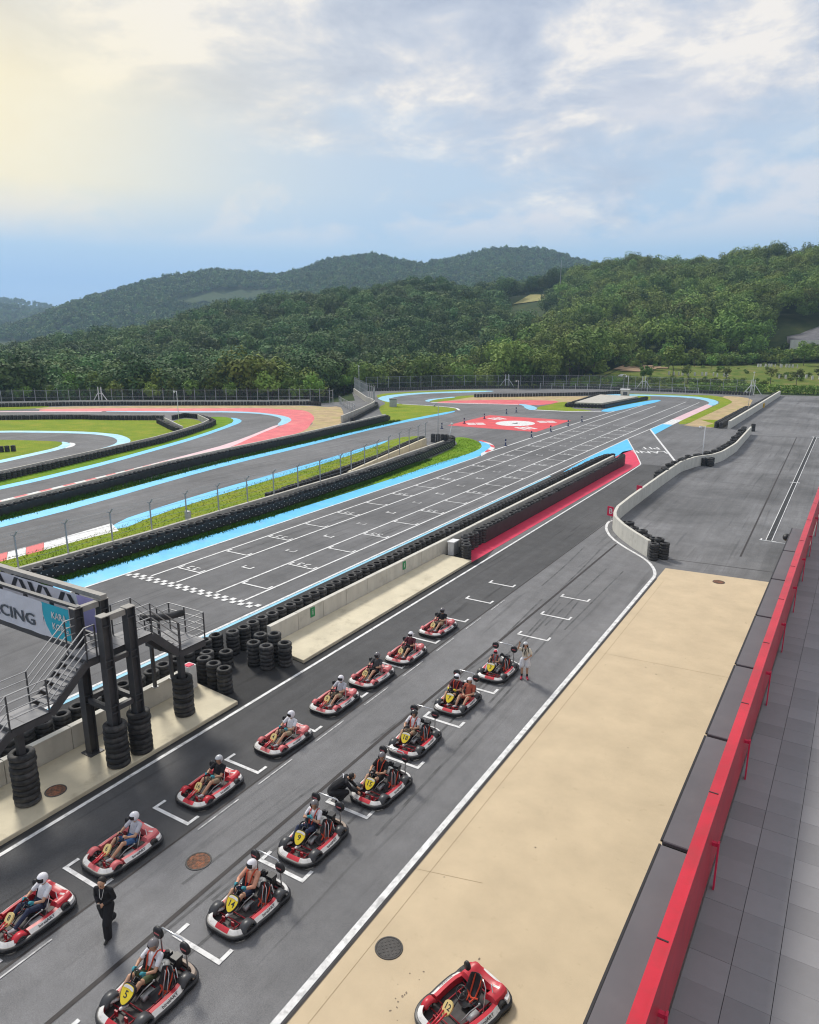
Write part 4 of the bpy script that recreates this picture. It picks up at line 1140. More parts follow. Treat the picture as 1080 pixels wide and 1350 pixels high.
t_ = empty('tyre_stack', (-12.2, 118.6, 0), 0, 'lone black tyre stack in the gap between the two paddock walls', 'tyre stack'); tyre_pile(t_, 0, 0, 6, tyre_lo)
t_ = empty('tyre_pile', (-13.3, 84.9, 0), 0, 'black tyre pile round the foot of the white camera pole', 'tyre pile')
for x, y in ((-.55, -.3), (.05, -.45), (.65, -.4), (.75, .2)):
    tyre_pile(t_, x, y, 5, tyre_lo)

# --- poles
def pole(label, x, y, h, z=0.0, r=.055, head='camera', mat=None):
    root = empty('camera_pole' if head == 'camera' else 'lamp_pole', (x, y, z), 0, label, 'pole')
    mt = mat or MT['whitemetal']
    MB().tube([(0, 0, 0), (0, 0, h)], r, 8, r2=r * .75).build('pole_shaft', mt, root, True)
    MB().box((0, 0, .02), (.3, .3, .04)).build('base_plate', MT['galv'], root)
    if head == 'camera':
        MB().bar((0, 0, h - .1), (-.45, -.1, h - .02), .06).build('bracket', mt, root)
        m = MB().lathe([(0, -.22), (.1, -.2), (.13, -.05), (.13, .1), (0, .12)], 10, (-.5, -.1, h - .12)); m.build('camera_housing', mt, root, True)
    else:
        m = MB().lathe([(0, .28), (.16, .2), (.2, .05), (.08, 0), (0, 0)], 10, (0, 0, h)); m.build('lamp_head', mt, root, True)
    return root


pole('tall white camera pole rising from the tyre pile in the paddock yard', -13.6, 85.3, 4.3)
pole('grey camera pole at the tip of the grassy wedge', -46.6, 83.6, 5.2, mat=MT['galv'])
pole('white camera pole by the V shaped barrier', -43.0, 163.5, 5.0)
pole('white lamp pole at the right end of the far fence', -20.2, 186, 5.2, head='lamp')
pole('white camera pole in the far infield', -95.4, 82.5, 5.0)
pole('white lamp pole at the top of the curved fence', -103.6, 146, 6.2, head='lamp')
pole('short grey camera pole beside the far white block wall', -16.0, 144, 4.0, mat=MT['galv'])
pole('leaning white post at the far tip of the middle fence', -45.4, 84.2, 2.6, head='lamp').rotation_euler = (0, R(12), 0)
pole('thin white post behind the far low barrier', -66, 156, 3.6)
# small kiosk by the V barrier
r = empty('marshal_hut', (-43.4, 163, 0), R(10), 'small white marshal hut beside the V shaped barrier', 'hut')
MB().box((0, 0, 1.0), (1.8, 1.6, 2.0)).build('hut_body', MT['concrete_white'], r); MB().box((0, 0, 2.06), (2.1, 1.9, .12)).build('roof', MT['whitemetal'], r)
MB().box((0.1, -.81, 1.2), (.9, .03, .7)).build('window', MT['darkpole'], r)
# sign frame on the far left inner track
r = empty('timing_sign', (-63.6, 28.6, 0), R(60), 'grey framed board standing behind the return track barrier at far left', 'sign')
MB().box((0, 0, 1.45), (1.3, .1, 1.1)).build('board', MT['darkpole'], r)
for s_ in (-.7, .7): MB().bar((s_, 0, 0), (s_, 0, 2.3), .08).build('leg', MT['galv'], r)
MB().bar((-.75, 0, .85), (.75, 0, .85), .07).build('rail', MT['galv'], r)
# grey cabinets by the curved fence
r = empty('grey_kiosk', (-78.0, 121.5, 0), R(30), 'grey equipment box at the end of the curved fence wall', 'cabinet')
MB().box((0, 0, .75), (1.4, 1.1, 1.5)).build('cabinet_body', MT['galv'], r); MB().box((0, 0, 1.53), (1.6, 1.3, .08)).build('roof', MT['darkpole'], r)
# delineator bollards round the painted field
MT['navy'] = M('navy_plastic', (0.02, 0.035, 0.10), 0.5, 0.2, 5)
bol = [(-53.4, 97, 'nearest bollard of the left line'), (-53.4, 104.5, 'second bollard of the left line'), (-53.4, 112, 'third bollard of the left line'), (-53.2, 120.8, 'fourth bollard of the left line'), (-52.9, 124.5, 'farthest bollard of the left line'),
       (-37.95, 117, 'farthest bollard of the right line'), (-37.95, 110.3, 'second farthest bollard of the right line'), (-37.95, 102.6, 'middle bollard of the right line'), (-38.0, 95.2, 'second nearest bollard of the right line'), (-37.95, 86.2, 'blue topped bollard by the striped kerb tip')]
bm0 = MB().lathe([(0, 0), (.26, 0), (.26, .06), (.1, .1), (.09, .8), (.11, .82), (.11, .9), (0, .92)], 10)
bm_me = bm0.mesh('bollard', MT['navy'], True)
bcap = MB().lathe([(.1, .5), (.1, .62)], 10).mesh('reflective_band', MT['white'])
for x, y, l in bol:
    r = empty('bollard', (x, y, 0), 0, l + ' round the red painted field', 'bollard', 'bollards round the painted field')
    link('bollard_body', bm_me, r); link('reflective_band', bcap, r)
# rope along left bollards
m = MB(); m.tube([(-53.4, 97, .75), (-53.4, 104.5, .7), (-53.4, 112, .7), (-53.2, 120.8, .7), (-52.9, 124.5, .7)], .02, 4)
tag(m.build('rope', MT['galv']), 'pale rope strung between the left line of bollards', 'rope')
# red marker boards on the curved wall
for x, y, z, txt, l in ((-15.12, 55.0, .55, 'B', 'red marker board with white letter B at the bend of the curved wall'), (-15.05, 63.5, .7, '', 'small plain red marker board farther along the curved wall')):
    r = empty('marker_board', (x, y, z), R(-20), l, 'sign')
    MB().box((0, 0, .28), (.56, .04, .75)).build('board', MT['crimson'], r)
    MB().box((0, .03, -.3), (.06, .06, .9)).build('post', MT['galv'], r)
    if txt: link('lettering', text_mesh(txt, .62, MT['white']), r, (.05, -.026, .28), (R(90), 0, 0))
# yellow-black hazard blocks against the far white wall
MT['yellow'] = M('safety_yellow', (0.55, 0.33, 0.02), 0.55, 0.1, 4)
q = MB().box((0, 0, .4), (.3, 1.4, .8)).build('hazard_block', MT['yellow']); q.location = (-14.85, 158, 0); tag(q, 'yellow hazard block against the far white wall', 'block')

# --- long drain rail in the yard
r = empty('trench_drain', (-3.9, 55.3, 0), 0, 'long black grated trench with white edges in the paddock yard', 'drain')
m = MB().box((0.05, 31, .012), (.34, 61.5, .02)); m.build('grating', MT['asphalt_black'], r)
gm = MB().box((0, 0, .026), (.32, .05, .012)).mesh('grate_bar', MT['darkpole'])
for k in range(150):
    link('grate_bar', gm, r, (.05, .6 + k * .41, 0))
for s_ in (-.14, .24):
    MB().box((s_, 31, .02), (.05, 61.5, .03)).build('white_edge', MT['white'], r)
MB().box((.0, .1, .022), (1.1, .08, .034)).build('end_bar', MT['white'], r)
MB().box((.95, .0, .02), (1.3, .06, .03)).build('end_bar', MT['white'], r)
MB().box((-.45, .3, .02), (.1, .5, .03)).build('end_bar', MT['white'], r)
for dy in (24, 61):
    MB().box((.05, dy, .026), (.9, .16, .04)).build('cross_plate', MT['white'], r)
# --- manhole covers
MT['iron'] = M('cast_iron', (0.055, 0.05, 0.047), 0.6, 0.3, 8, bump=0.5, bscale=30)
MT['rust'] = M('rusty_iron', (0.13, 0.075, 0.05), 0.8, 0.35, 10, bump=0.4, bscale=30, dirt=((0.32, 0.11, 0.05), 9.0, 0.45, 0.62, 0.8))
for x, y, z, rad, mt, l in ((-14.1, 11.68, Z2, .36, 'rust', 'rusty manhole cover in the middle of the pit lane'), (-7.91, 12.0, Z2 + .002, .34, 'iron', 'black manhole cover on the beige concrete pad'),
                            (-20.3, 11.4, .162, .33, 'rust', 'brown manhole cover on the gantry platform beside the tyre pile'), (-5.45, 44.3, Z2 + .002, .34, 'rust', 'manhole cover at the far edge of the beige concrete pad')):
    r = empty('manhole_cover', (x, y, z), 0, l, 'manhole cover')
    MB().lathe([(0, .012), (rad * .86, .012), (rad * .88, .004)], 28).build('cover_plate', MT[mt], r)
    MB().lathe([(rad * .88, .004), (rad * .9, .016), (rad, .016), (rad * 1.02, 0)], 28).build('rim', MT['iron'], r)
    m = MB()
    for i in range(8):
        for j in range(8):
            if abs(i - j) % 2 == 0 and math.hypot(i - 3.5, j - 3.5) < 4: m.box(((i - 3.5) * rad * .2, (j - 3.5) * rad * .2, .015), (rad * .12, rad * .12, .008))
    q = m.build('tread_studs', MT[mt], r); q['kind'] = 'stuff'
# ================================================================== TREES
def leaf_mat(name, a, b_, tr=0.0):
    m = bpy.data.materials.new(name)
    m.use_nodes = True
    t = m.node_tree
    p = t.nodes['Principled BSDF']
    p.inputs['Roughness'].default_value = 0.75; p.inputs['Specular IOR Level'].default_value = 0.2
    oi = t.nodes.new('ShaderNodeObjectInfo')
    g = t.nodes.new('ShaderNodeTexCoord')
    n = nd(t, 'ShaderNodeTexNoise', i_Scale=0.55, i_Detail=4.0)
    t.links.new(g.outputs['Object'], n.inputs['Vector'])
    o = ramp(t, n.outputs[0], [(0.3, a), (0.7, b_)])
    hs = t.nodes.new('ShaderNodeHueSaturation')
    t.links.new(o, hs.inputs['Color'])
    t.links.new(math_n(t, 'ADD', math_n(t, 'MULTIPLY', oi.outputs['Random'], 0.06), 0.47), hs.inputs['Hue'])
    rr = math_n(t, 'FRACT', math_n(t, 'MULTIPLY', oi.outputs['Random'], 17.31))
    t.links.new(math_n(t, 'ADD', math_n(t, 'MULTIPLY', rr, 0.9), 0.6), hs.inputs['Value'])
    t.links.new(hs.outputs[0], p.inputs['Base Color'])
    return m


MT['leaf'] = leaf_mat('broadleaf_foliage', (0.085, 0.135, 0.024), (0.21, 0.285, 0.06))
MT['leaf_light'] = leaf_mat('young_foliage', (0.10, 0.17, 0.028), (0.20, 0.28, 0.055))
MT['leaf_far'] = leaf_mat('distant_foliage', (0.045, 0.09, 0.022), (0.115, 0.18, 0.045))
MT['bark'] = M('bark', (0.085, 0.07, 0.055), 0.9, 0.3, 6)


def crown_mesh(name, mat, n_lobes, leaves, h0, h1, rx, leaf, seed, airy=0.25):
    """crown as many leaf-clump faces spread over overlapping boughs"""
    g = np.random.default_rng(seed)
    L = []
    hc = (h0 + h1) / 2; hr = (h1 - h0) / 2
    for k in range(n_lobes):
        u = g.normal(size=3); u /= np.linalg.norm(u)
        if u[2] < -0.55: u[2] *= -0.6
        rad = g.uniform(0.45, 0.80)
        c = np.array([u[0] * rx * rad, u[1] * rx * rad, hc + u[2] * hr * rad])
        L.append((c, g.uniform(0.26, 0.46) * rx))
    L.append((np.array([0, 0, hc]), rx * .6))
    vs = []; fs = []
    per = leaves // len(L)
    for c, r in L:
        d = g.normal(size=(per, 3)); d /= np.linalg.norm(d, axis=1)[:, None]
        rr = r * (1 - airy * g.random(per) ** 2 + 0.12 * g.normal(size=per))
        P = c + d * rr[:, None] * np.array([1, 1, .85])
        nrm = d + g.normal(size=(per, 3)) * 0.34 + np.array([0, 0, .45]); nrm /= np.linalg.norm(nrm, axis=1)[:, None]
        ref = g.normal(size=(per, 3))
        a = np.cross(nrm, ref); a /= np.linalg.norm(a, axis=1)[:, None]
        b2 = np.cross(nrm, a)
        s = leaf * g.uniform(.6, 1.3, per)[:, None]
        k0 = len(vs)
        q = np.stack([P - a * s, P - b2 * s * .6, P + a * s, P + b2 * s * .6 + nrm * s * .25], 1).reshape(-1, 3)
        vs.extend(q.tolist())
        fs.extend([(k0 + 4 * i, k0 + 4 * i + 1, k0 + 4 * i + 2, k0 + 4 * i + 3) for i in range(per)])
    me = bpy.data.meshes.new(name)
    me.from_pydata(vs, [], fs)
    me.materials.append(mat)
    return me


def trunk_mesh(name, h, r, seed, limbs=5, spread=2.0):
    g = random.Random(seed)
    m = MB()
    pts = [(0, 0, -1.0)]
    for i in range(1, 6):
        pts.append((g.uniform(-.12, .12) * i * .4, g.uniform(-.12, .12) * i * .4, h * i / 5))
    m.tube(pts, r, 7, r2=r * .35)
    for k in range(limbs):
        z = h * g.uniform(.45, .85); a = g.uniform(0, 6.28)
        e = (math.cos(a) * spread, math.sin(a) * spread, z + spread * g.uniform(.5, 1.0))
        mid = (e[0] * .5, e[1] * .5, z + (e[2] - z) * .35)
        m.tube([(0, 0, z), mid, e], r * .4, 5, r2=r * .12)
    return m.mesh(name, MT['bark'], True)


NV = 7
crowns = [crown_mesh('crown', MT['leaf'], 11 + i % 4, 1500, 2.6 + .3 * (i % 3), 12.0 + (i % 4) * .8, 5.5 + .4 * (i % 3), .42, 100 + i, .14) for i in range(NV)]
trunks = [trunk_mesh('trunk', 8.0, .2, 50 + i) for i in range(NV)]
MT['leaf_blue_shade'] = leaf_mat('bluish_shade_foliage', (0.050, 0.100, 0.030), (0.130, 0.20, 0.065))  # bluish trees, leaf colour darkened too for the slope turned from the sun
crowns_b = [crown_mesh('crown', MT['leaf_blue_shade'], 11 + i % 4, 1500, 2.6 + .3 * (i % 3), 12.0 + (i % 4) * .8, 5.5 + .4 * (i % 3), .42, 140 + i, .14) for i in range(NV)]
lights_ = [crown_mesh('crown', MT['leaf_light'], 11, 900, 1.2, 5.4 + .4 * i, 1.9 + .2 * i, .26, 300 + i, .35) for i in range(3)]
ltrunks = [trunk_mesh('trunk', 4.0, .09, 80 + i, 4, 1.1) for i in range(3)]


def place_tree(x, y, s, cr, tr, label, group, cat='tree', name='tree', rz=None, sz=1.0, z=None):
    t = empty(name, (x, y, (ground_z(x, y) if z is None else z) - 0.1), random.uniform(0, 6.28) if rz is None else rz, label, cat, group)
    t.scale = (s, s, s * sz)
    link('crown', cr, t); link('trunk', tr, t)
    return t


camd = np.array([-math.sin(R(31.408)), math.cos(R(31.408))])


def in_view(x, y, m=33.0):
    az = np.degrees(np.arctan2(-x, y)) - 31.408
    return np.abs(az) < m


# candidate trunks on every wooded slope
g = np.random.default_rng(11)
N = 60000
cand = np.stack([g.uniform(-460, 130, N), g.uniform(60, 620, N)], 1)
d = np.hypot(cand[:, 0], cand[:, 1]); pd = plat_dist(cand[:, 0], cand[:, 1]); hz_ = terrain_h(cand[:, 0], cand[:, 1])
ok = in_view(cand[:, 0], cand[:, 1], 34) & (pd > 9) & (d < 600)
# keep the meadow, clearings and the netted slope open
X, Y = cand[:, 0], cand[:, 1]
right_open = (X > -68) & (Y < 262 + np.clip((X + 68) * .32, -20, 40)) & (pd > -1)
right_open |= (X > -44) & (Y < 330) & (X > -30 - (Y - 290) * .1) & (Y > 262)
hay = (X > -200) & (X < -158) & (Y > 418) & (Y < 476)
azc = np.degrees(np.arctan2(-X, Y))
hay |= (azc > 20.8) & (azc < 24.3) & (d > 352) & (d < 470)
ok &= ~right_open & ~hay
cand = cand[ok]; hz_ = hz_[ok]; d = d[ok]
# thin to a minimum spacing with a hash grid
keep = []; grid = {}
for i in np.argsort(d):
    x, y = cand[i]; sp_ = 6.0 if d[i] < 330 else 6.5
    gi, gj = int(x // 7), int(y // 7)
    if all((x - a) ** 2 + (y - b3) ** 2 > sp_ * sp_ for u in (-1, 0, 1) for v in (-1, 0, 1) for a, b3 in grid.get((gi + u, gj + v), ())):
        grid.setdefault((gi, gj), []).append((x, y)); keep.append(i)
cand = cand[keep]; hz_ = hz_[keep]; d = d[keep]
n_ind = 255
for i in range(min(n_ind, len(cand))):
    x, y = cand[i]; v = i % NV
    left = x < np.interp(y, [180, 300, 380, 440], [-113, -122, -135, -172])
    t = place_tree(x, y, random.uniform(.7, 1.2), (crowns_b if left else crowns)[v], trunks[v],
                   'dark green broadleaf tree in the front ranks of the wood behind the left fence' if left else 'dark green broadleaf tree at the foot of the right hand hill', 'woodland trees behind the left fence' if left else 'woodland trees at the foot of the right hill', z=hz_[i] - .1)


def forest(name, pts, zs, scl, protos, label_kind='stuff'):
    """one woodland object: tree copies stood on points"""
    me = bpy.data.meshes.new(name)
    me.from_pydata([(p[0], p[1], z) for p, z in zip(pts, zs)], [], [])
    a = me.attributes.new('scl', 'FLOAT', 'POINT'); a.data.foreach_set('value', np.asarray(scl, np.float32))
    r = me.attributes.new('rz', 'FLOAT', 'POINT'); r.data.foreach_set('value', g.uniform(0, 6.28, len(pts)).astype(np.float32))
    o = link(name, me); o['kind'] = 'stuff'
    c = bpy.data.collections.new(name + '_kinds')
    for k, pm in enumerate(protos):
        c.objects.link(bpy.data.objects.new('tree_kind', pm))
    ng = bpy.data.node_groups.new(name, 'GeometryNodeTree')
    ng.interface.new_socket('Geometry', in_out='INPUT', socket_type='NodeSocketGeometry')
    ng.interface.new_socket('Geometry', in_out='OUTPUT', socket_type='NodeSocketGeometry')
    gi = ng.nodes.new('NodeGroupInput'); go = ng.nodes.new('NodeGroupOutput')
    ip = ng.nodes.new('GeometryNodeInstanceOnPoints'); ci = ng.nodes.new('GeometryNodeCollectionInfo')
    ci.inputs['Collection'].default_value = c; ci.inputs['Separate Children'].default_value = True; ci.inputs['Reset Children'].default_value = True
    ip.inputs['Pick Instance'].default_value = True
    rv = ng.nodes.new('FunctionNodeRandomValue'); rv.data_type = 'INT'
    rv.inputs[4].default_value = 0; rv.inputs[5].default_value = len(protos) - 1
    na1 = ng.nodes.new('GeometryNodeInputNamedAttribute'); na1.data_type = 'FLOAT'; na1.inputs[0].default_value = 'scl'
    na2 = ng.nodes.new('GeometryNodeInputNamedAttribute'); na2.data_type = 'FLOAT'; na2.inputs[0].default_value = 'rz'
    cx_ = ng.nodes.new('ShaderNodeCombineXYZ')
    ng.links.new(na2.outputs[0], cx_.inputs[2])
    ng.links.new(gi.outputs[0], ip.inputs['Points']); ng.links.new(ci.outputs[0], ip.inputs['Instance'])
    ng.links.new(rv.outputs[2], ip.inputs['Instance Index'])
    ng.links.new(na1.outputs[0], ip.inputs['Scale']); ng.links.new(cx_.outputs[0], ip.inputs['Rotation'])
    ng.links.new(ip.outputs[0], go.inputs[0])
    md = o.modifiers.new('trees', 'NODES'); md.node_group = ng
    return o


rest = cand[n_ind:]; rz_ = hz_[n_ind:] - .1
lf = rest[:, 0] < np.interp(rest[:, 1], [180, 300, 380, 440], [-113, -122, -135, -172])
tag(forest('woodland', rest[lf], rz_[lf], g.uniform(.66, 1.22, lf.sum()), crowns_b), 'dense bluish green wood covering the left hand hill, slope shade in its colour', 'woodland')
tag(forest('woodland', rest[~lf], rz_[~lf], g.uniform(.66, 1.22, (~lf).sum()), crowns), 'dense yellow green wood covering the right hand hill', 'woodland')
# far ridges
lowc = [crown_mesh('crown', MT['leaf_far'], 8, 110, .5, 11, 5.0, 1.25, 500 + i, .2) for i in range(5)]
N = 90000
fc = np.stack([g.uniform(-1500, 300, N), g.uniform(420, 1700, N)], 1)
d = np.hypot(fc[:, 0], fc[:, 1])
az = np.degrees(np.arctan2(-fc[:, 0], fc[:, 1])) - 31.408
ok = (np.abs(az) < 33) & (d > 560) & (d < 1650)
fel = np.zeros(len(fc), bool)
FP = np.array([(-885, 782), (-868, 850), (-835, 890), (-800, 910), (-785, 885), (-800, 830), (-830, 770), (-860, 755)], float)
for i in range(8):
    a_, b_ = FP[i], FP[(i + 1) % 8]
    fel ^= ((a_[1] > fc[:, 1]) != (b_[1] > fc[:, 1])) & (fc[:, 0] < (b_[0] - a_[0]) * (fc[:, 1] - a_[1]) / (b_[1] - a_[1] + 1e-9) + a_[0])
ok &= ~fel
fc = fc[ok]; fz = terrain_h(fc[:, 0], fc[:, 1])
far_vis = fz > 2
fc = fc[far_vis][:26000]; fz = fz[far_vis][:26000]
f2 = np.stack([g.uniform(-2450, -1480, 9000), g.uniform(560, 1700, 9000)], 1); z2_ = terrain_h(f2[:, 0], f2[:, 1]); k2 = (z2_ > 15) & in_view(f2[:, 0], f2[:, 1], 33)
fc = np.concatenate([fc, f2[k2]]); fz = np.concatenate([fz, z2_[k2]])
tag(forest('distant_woodland', fc, fz - .8, g.uniform(.75, 1.2, len(fc)), lowc), 'bluish wooded ridges far behind the circuit', 'woodland')

# young pale trees just behind the left fence and shrubs by the far fence
yt = [(-164, 80), (-158, 84), (-153, 90), (-149, 88), (-143, 96), (-139, 99), (-136.5, 103), (-131, 103), (-128.5, 106), (-124, 106), (-121, 109.5), (-117, 110), (-114.5, 113), (-110, 115), (-107.5, 118), (-104, 121), (-101, 125), (-98.5, 121.5), (-111, 150), (-95, 175)]
yt += [(-161, 77), (-147, 93), (-134, 99.5), (-126.5, 103), (-119, 107), (-112.5, 111.5), (-106, 116), (-100.5, 119)]
for i, (x, y) in enumerate(yt):
    place_tree(x, y, random.uniform(.8, 1.25), lights_[i % 3], ltrunks[i % 3], 'young pale green tree just behind the far left mesh fence', 'young trees behind the left fence', z=-.7)
# trees and saplings on the meadow to the right
MT['leaf_dry'] = leaf_mat('olive_foliage', (0.07, 0.10, 0.025), (0.13, 0.15, 0.04))
sap = [crown_mesh('crown', MT['leaf_dry'], 7, 260, 1.6, 4.6, 1.5, .2, 700 + i, .5) for i in range(3)]
MD = [(-72.5, 203, 1.35, 'light', 'pale green tree left of the bare earth bank behind the far fence'), (-66, 206, 1.1, 'sap', 'thin olive tree between the bank and the pale green tree'), (-62, 205, 1.0, 'light', 'small pale green tree beside the bare earth bank'),
      (-49.5, 206, .95, 'light', 'small round pale tree behind the middle of the far fence'), (-44, 214, 1.75, 'light', 'tallest bright green tree on the meadow behind the far fence'), (-38.5, 206, 1.25, 'sap', 'sparse olive tree right of the tallest meadow tree'),
      (-29, 206, 1.15, 'sap', 'dark olive sapling left of the lamp pole on the meadow'), (-18.5, 208, 1.2, 'sap', 'dark olive sapling right of the lamp pole on the meadow'), (-12.7, 208, 1.15, 'sap', 'low olive sapling between two others by the meadow hedge'), (-7.5, 207, 1.5, 'sap', 'spreading bare limbed tree at the right edge of the meadow'),
      (-57, 232, 1.2, 'light', 'green shrub tree on top of the earth bank'), (-50, 236, 1.3, 'light', 'green shrub tree right of the earth bank'), (-44, 244, 1.2, 'light', 'bushy green tree higher on the meadow'), (-37, 232, .8, 'light', 'small yellow green bush in the middle of the meadow'), (-15, 268, 1.3, 'light', 'bright green bush below the netted slope'), (-8, 270, 1.1, 'light', 'bright green bush at the right below the netted slope'), (-3, 262, 1.2, 'light', 'rightmost bright green bush below the retaining wall')]
for i, (x, y, s, k, l) in enumerate(MD):
    cr, tr = (lights_[i % 3], ltrunks[i % 3]) if k == 'light' else (sap[i % 3], ltrunks[(i + 1) % 3])
    place_tree(x, y, s, cr, tr, l, 'trees dotted over the meadow')
# thicket band at the foot of the right hill
g2 = np.random.default_rng(5)
tx = []
for _ in range(420):
    u = g2.random(); x = -66 + u * 62; y = 250 + u * 34 + g2.normal() * 6 + (8 if u > .5 else 0)
    tx.append((x, y))
tx = np.array(tx)
shrub = [crown_mesh('shrub', MT['leaf_light'] if i == 0 else MT['leaf'], 7, 240, 0, 3.4, 2.0, .3, 900 + i) for i in range(3)]
tag(forest('thicket', tx, terrain_h(tx[:, 0], tx[:, 1]), g2.uniform(.6, 1.3, len(tx)), shrub), 'rough green thicket along the foot of the right hill', 'thicket')
mxs = []
while len(mxs) < 150:
    x = g2.uniform(-64, 40); y = g2.uniform(200, 268)
    if vnoise(np.array([x]), np.array([y]), 14, 9)[0] > .55: mxs.append((x, y))
mxs = np.array(mxs)
tag(forest('meadow_scrub', mxs, terrain_h(mxs[:, 0], mxs[:, 1]) - .25, g2.uniform(.2, .6, len(mxs)), shrub), 'low scrub scattered over the meadow', 'scrub')
# rough growth behind the fence line
hx = np.stack([g2.uniform(-112, -20, 260), np.zeros(260)], 1)
hx[:, 1] = np.interp(hx[:, 0], [-112, -92, -60, -20], [160, 176, 196, 197]) + g2.uniform(0, 14, 260)
tag(forest('undergrowth', hx, terrain_h(hx[:, 0], hx[:, 1]) - .4, g2.uniform(.35, .75, len(hx)), shrub), 'low scrub behind the far fence', 'scrub')
# clipped hedge at the right behind the far fence
m = MB(); g3 = np.random.default_rng(8)
for _ in range(5200):
    x = g3.uniform(-36, 40); y = 196 + (x + 20) * .17 + g3.uniform(-1.0, 1.0) if x > -20 else 195.6 + g3.uniform(-.8, .8); z = g3.uniform(.1, 2.0)
    a = g3.normal(size=3); a /= np.linalg.norm(a); b3 = np.cross(a, g3.normal(size=3)); b3 /= np.linalg.norm(b3); s = .24
    P = np.array([x, y, z])
    m.add([P - a * s, P - b3 * s, P + a * s, P + b3 * s], [(0, 1, 2, 3)])
hd = m.build('hedge', MT['leaf_light']); tag(hd, 'long low green hedge behind the right end of the far fence', 'hedge')
# pale marker stones on the meadow
MT['stone'] = M('pale_stone', (0.55, 0.54, 0.50), 0.85, 0.15, 5)
stone = MB().prism([(-.25, -.15), (.25, -.15), (.25, .15), (-.25, .15)], 0, 1.1).mesh('marker_stone', MT['stone'])
for i in range(34):
    i += 12 if i > 11 else 0
    if i < 24: x, y = -47 + (i % 12) * 1.5 + random.uniform(-.4, .4), 222 + (i // 12) * 4 + random.uniform(-1, 1)
    elif i < 36: x, y = -27 + (i - 24) * 1.0 + random.uniform(-.3, .3), 256 + random.uniform(-2, 2)
    else: x, y = -18 + (i - 36) * 1.6, 224 + random.uniform(-2, 2)
    o = link('marker_stone', stone, None, (x, y, ground_z(x, y)), (0, random.uniform(-.08, .08), random.uniform(0, 3)))
    tag(o, 'small pale upright stone standing on the meadow behind the far fence', 'stone', 'pale upright stones on the meadow')
# white tarpaulin heap and lattice mast on the hill
m = MB().ball((0, 0, .2), (1.5, .9, .55), 10, 6)
q = m.build('tarpaulin', MT['whitemetal'], None, True); q.location = (-58.5, 216, ground_z(-58.5, 216) - .1); tag(q, 'white tarpaulin heap beside the bare earth bank', 'tarpaulin')
q = MB().tube([(0, 0, 0), (0, 0, 20)], .22, 6, r2=.12).build('radio_mast', MT['galv']); q.location = (-172, 470, ground_z(-172, 470)); tag(q, 'thin pole rising above the trees beside the hay clearing', 'mast')

# grass blades along verges
def blades(name, n, fn, h, mat, label):
    vs = []; fs = []
    for _ in range(n):
        x, y = fn(); a = random.uniform(0, 6.28); hh = h * random.uniform(.5, 1.4); w = .035
        dx, dy = math.cos(a) * w, math.sin(a) * w; lx, ly = random.uniform(-.12, .12), random.uniform(-.12, .12)
        k = len(vs)
        vs += [(x - dx, y - dy, 0), (x + dx, y + dy, 0), (x + lx, y + ly, hh)]
        fs.append((k, k + 1, k + 2))
    me = bpy.data.meshes.new(name); me.from_pydata(vs, [], fs); me.materials.append(mat)
    o = link(name, me); o['kind'] = 'stuff'
    return o


def verge():
    y = 15 + 57 * random.random() ** 1.6
    return np.interp(y, [15, 44, 60, 72], [-39.45, -39.4, -40.1, -41.4]) + random.gauss(.25, .22), y


def midstrip():
    y = 16 + 62 * random.random() ** 1.5
    lo = np.interp(y, [16, 30, 45, 58, 78], [-46.6, -46.2, -48.7, -50.4, -52.8]); hi = np.interp(y, [16, 32, 50, 61, 80], [-41.2, -41.4, -44.2, -45.8, -50])
    return random.uniform(lo, hi), y


def verge2():
    y = 18 + 84 * random.random() ** 1.4
    return np.interp(y, [18, 30, 40, 52, 60, 75, 92, 104], [-56.4, -57, -58.6, -60.4, -61.4, -62.6, -64, -65]) + random.gauss(.45, .3), y


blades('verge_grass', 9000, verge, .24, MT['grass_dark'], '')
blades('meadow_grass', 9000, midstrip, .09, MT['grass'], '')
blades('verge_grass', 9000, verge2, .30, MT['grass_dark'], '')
blades('tip_grass', 3000, lambda: (lambda y: (random.uniform(np.interp(y, [60, 72, 83, 90], [-40.6, -41.6, -43.5, -46.5]), np.interp(y, [60, 72, 80, 86, 90], [-38.6, -38.7, -39.3, -41.3, -45])), y))(random.uniform(60, 89)), .10, MT['grass_fresh'], '')

# ================================================================== HAZE
hm = bpy.data.materials.new('haze_air')
hm.use_nodes = True
t = hm.node_tree
t.nodes.remove(t.nodes['Principled BSDF'])
pv = t.nodes.new('ShaderNodeVolumePrincipled')
pv.inputs['Color'].default_value = (0.52, 0.74, 1.0, 1)
pv.inputs['Density'].default_value = 0.00020
pv.inputs['Anisotropy'].default_value = 0.2
t.links.new(pv.outputs[0], t.nodes['Material Output'].inputs['Volume'])
hz = MB().box((-850, 950, 95), (5200, 3700, 240)).build('haze', hm); hz['kind'] = 'stuff'
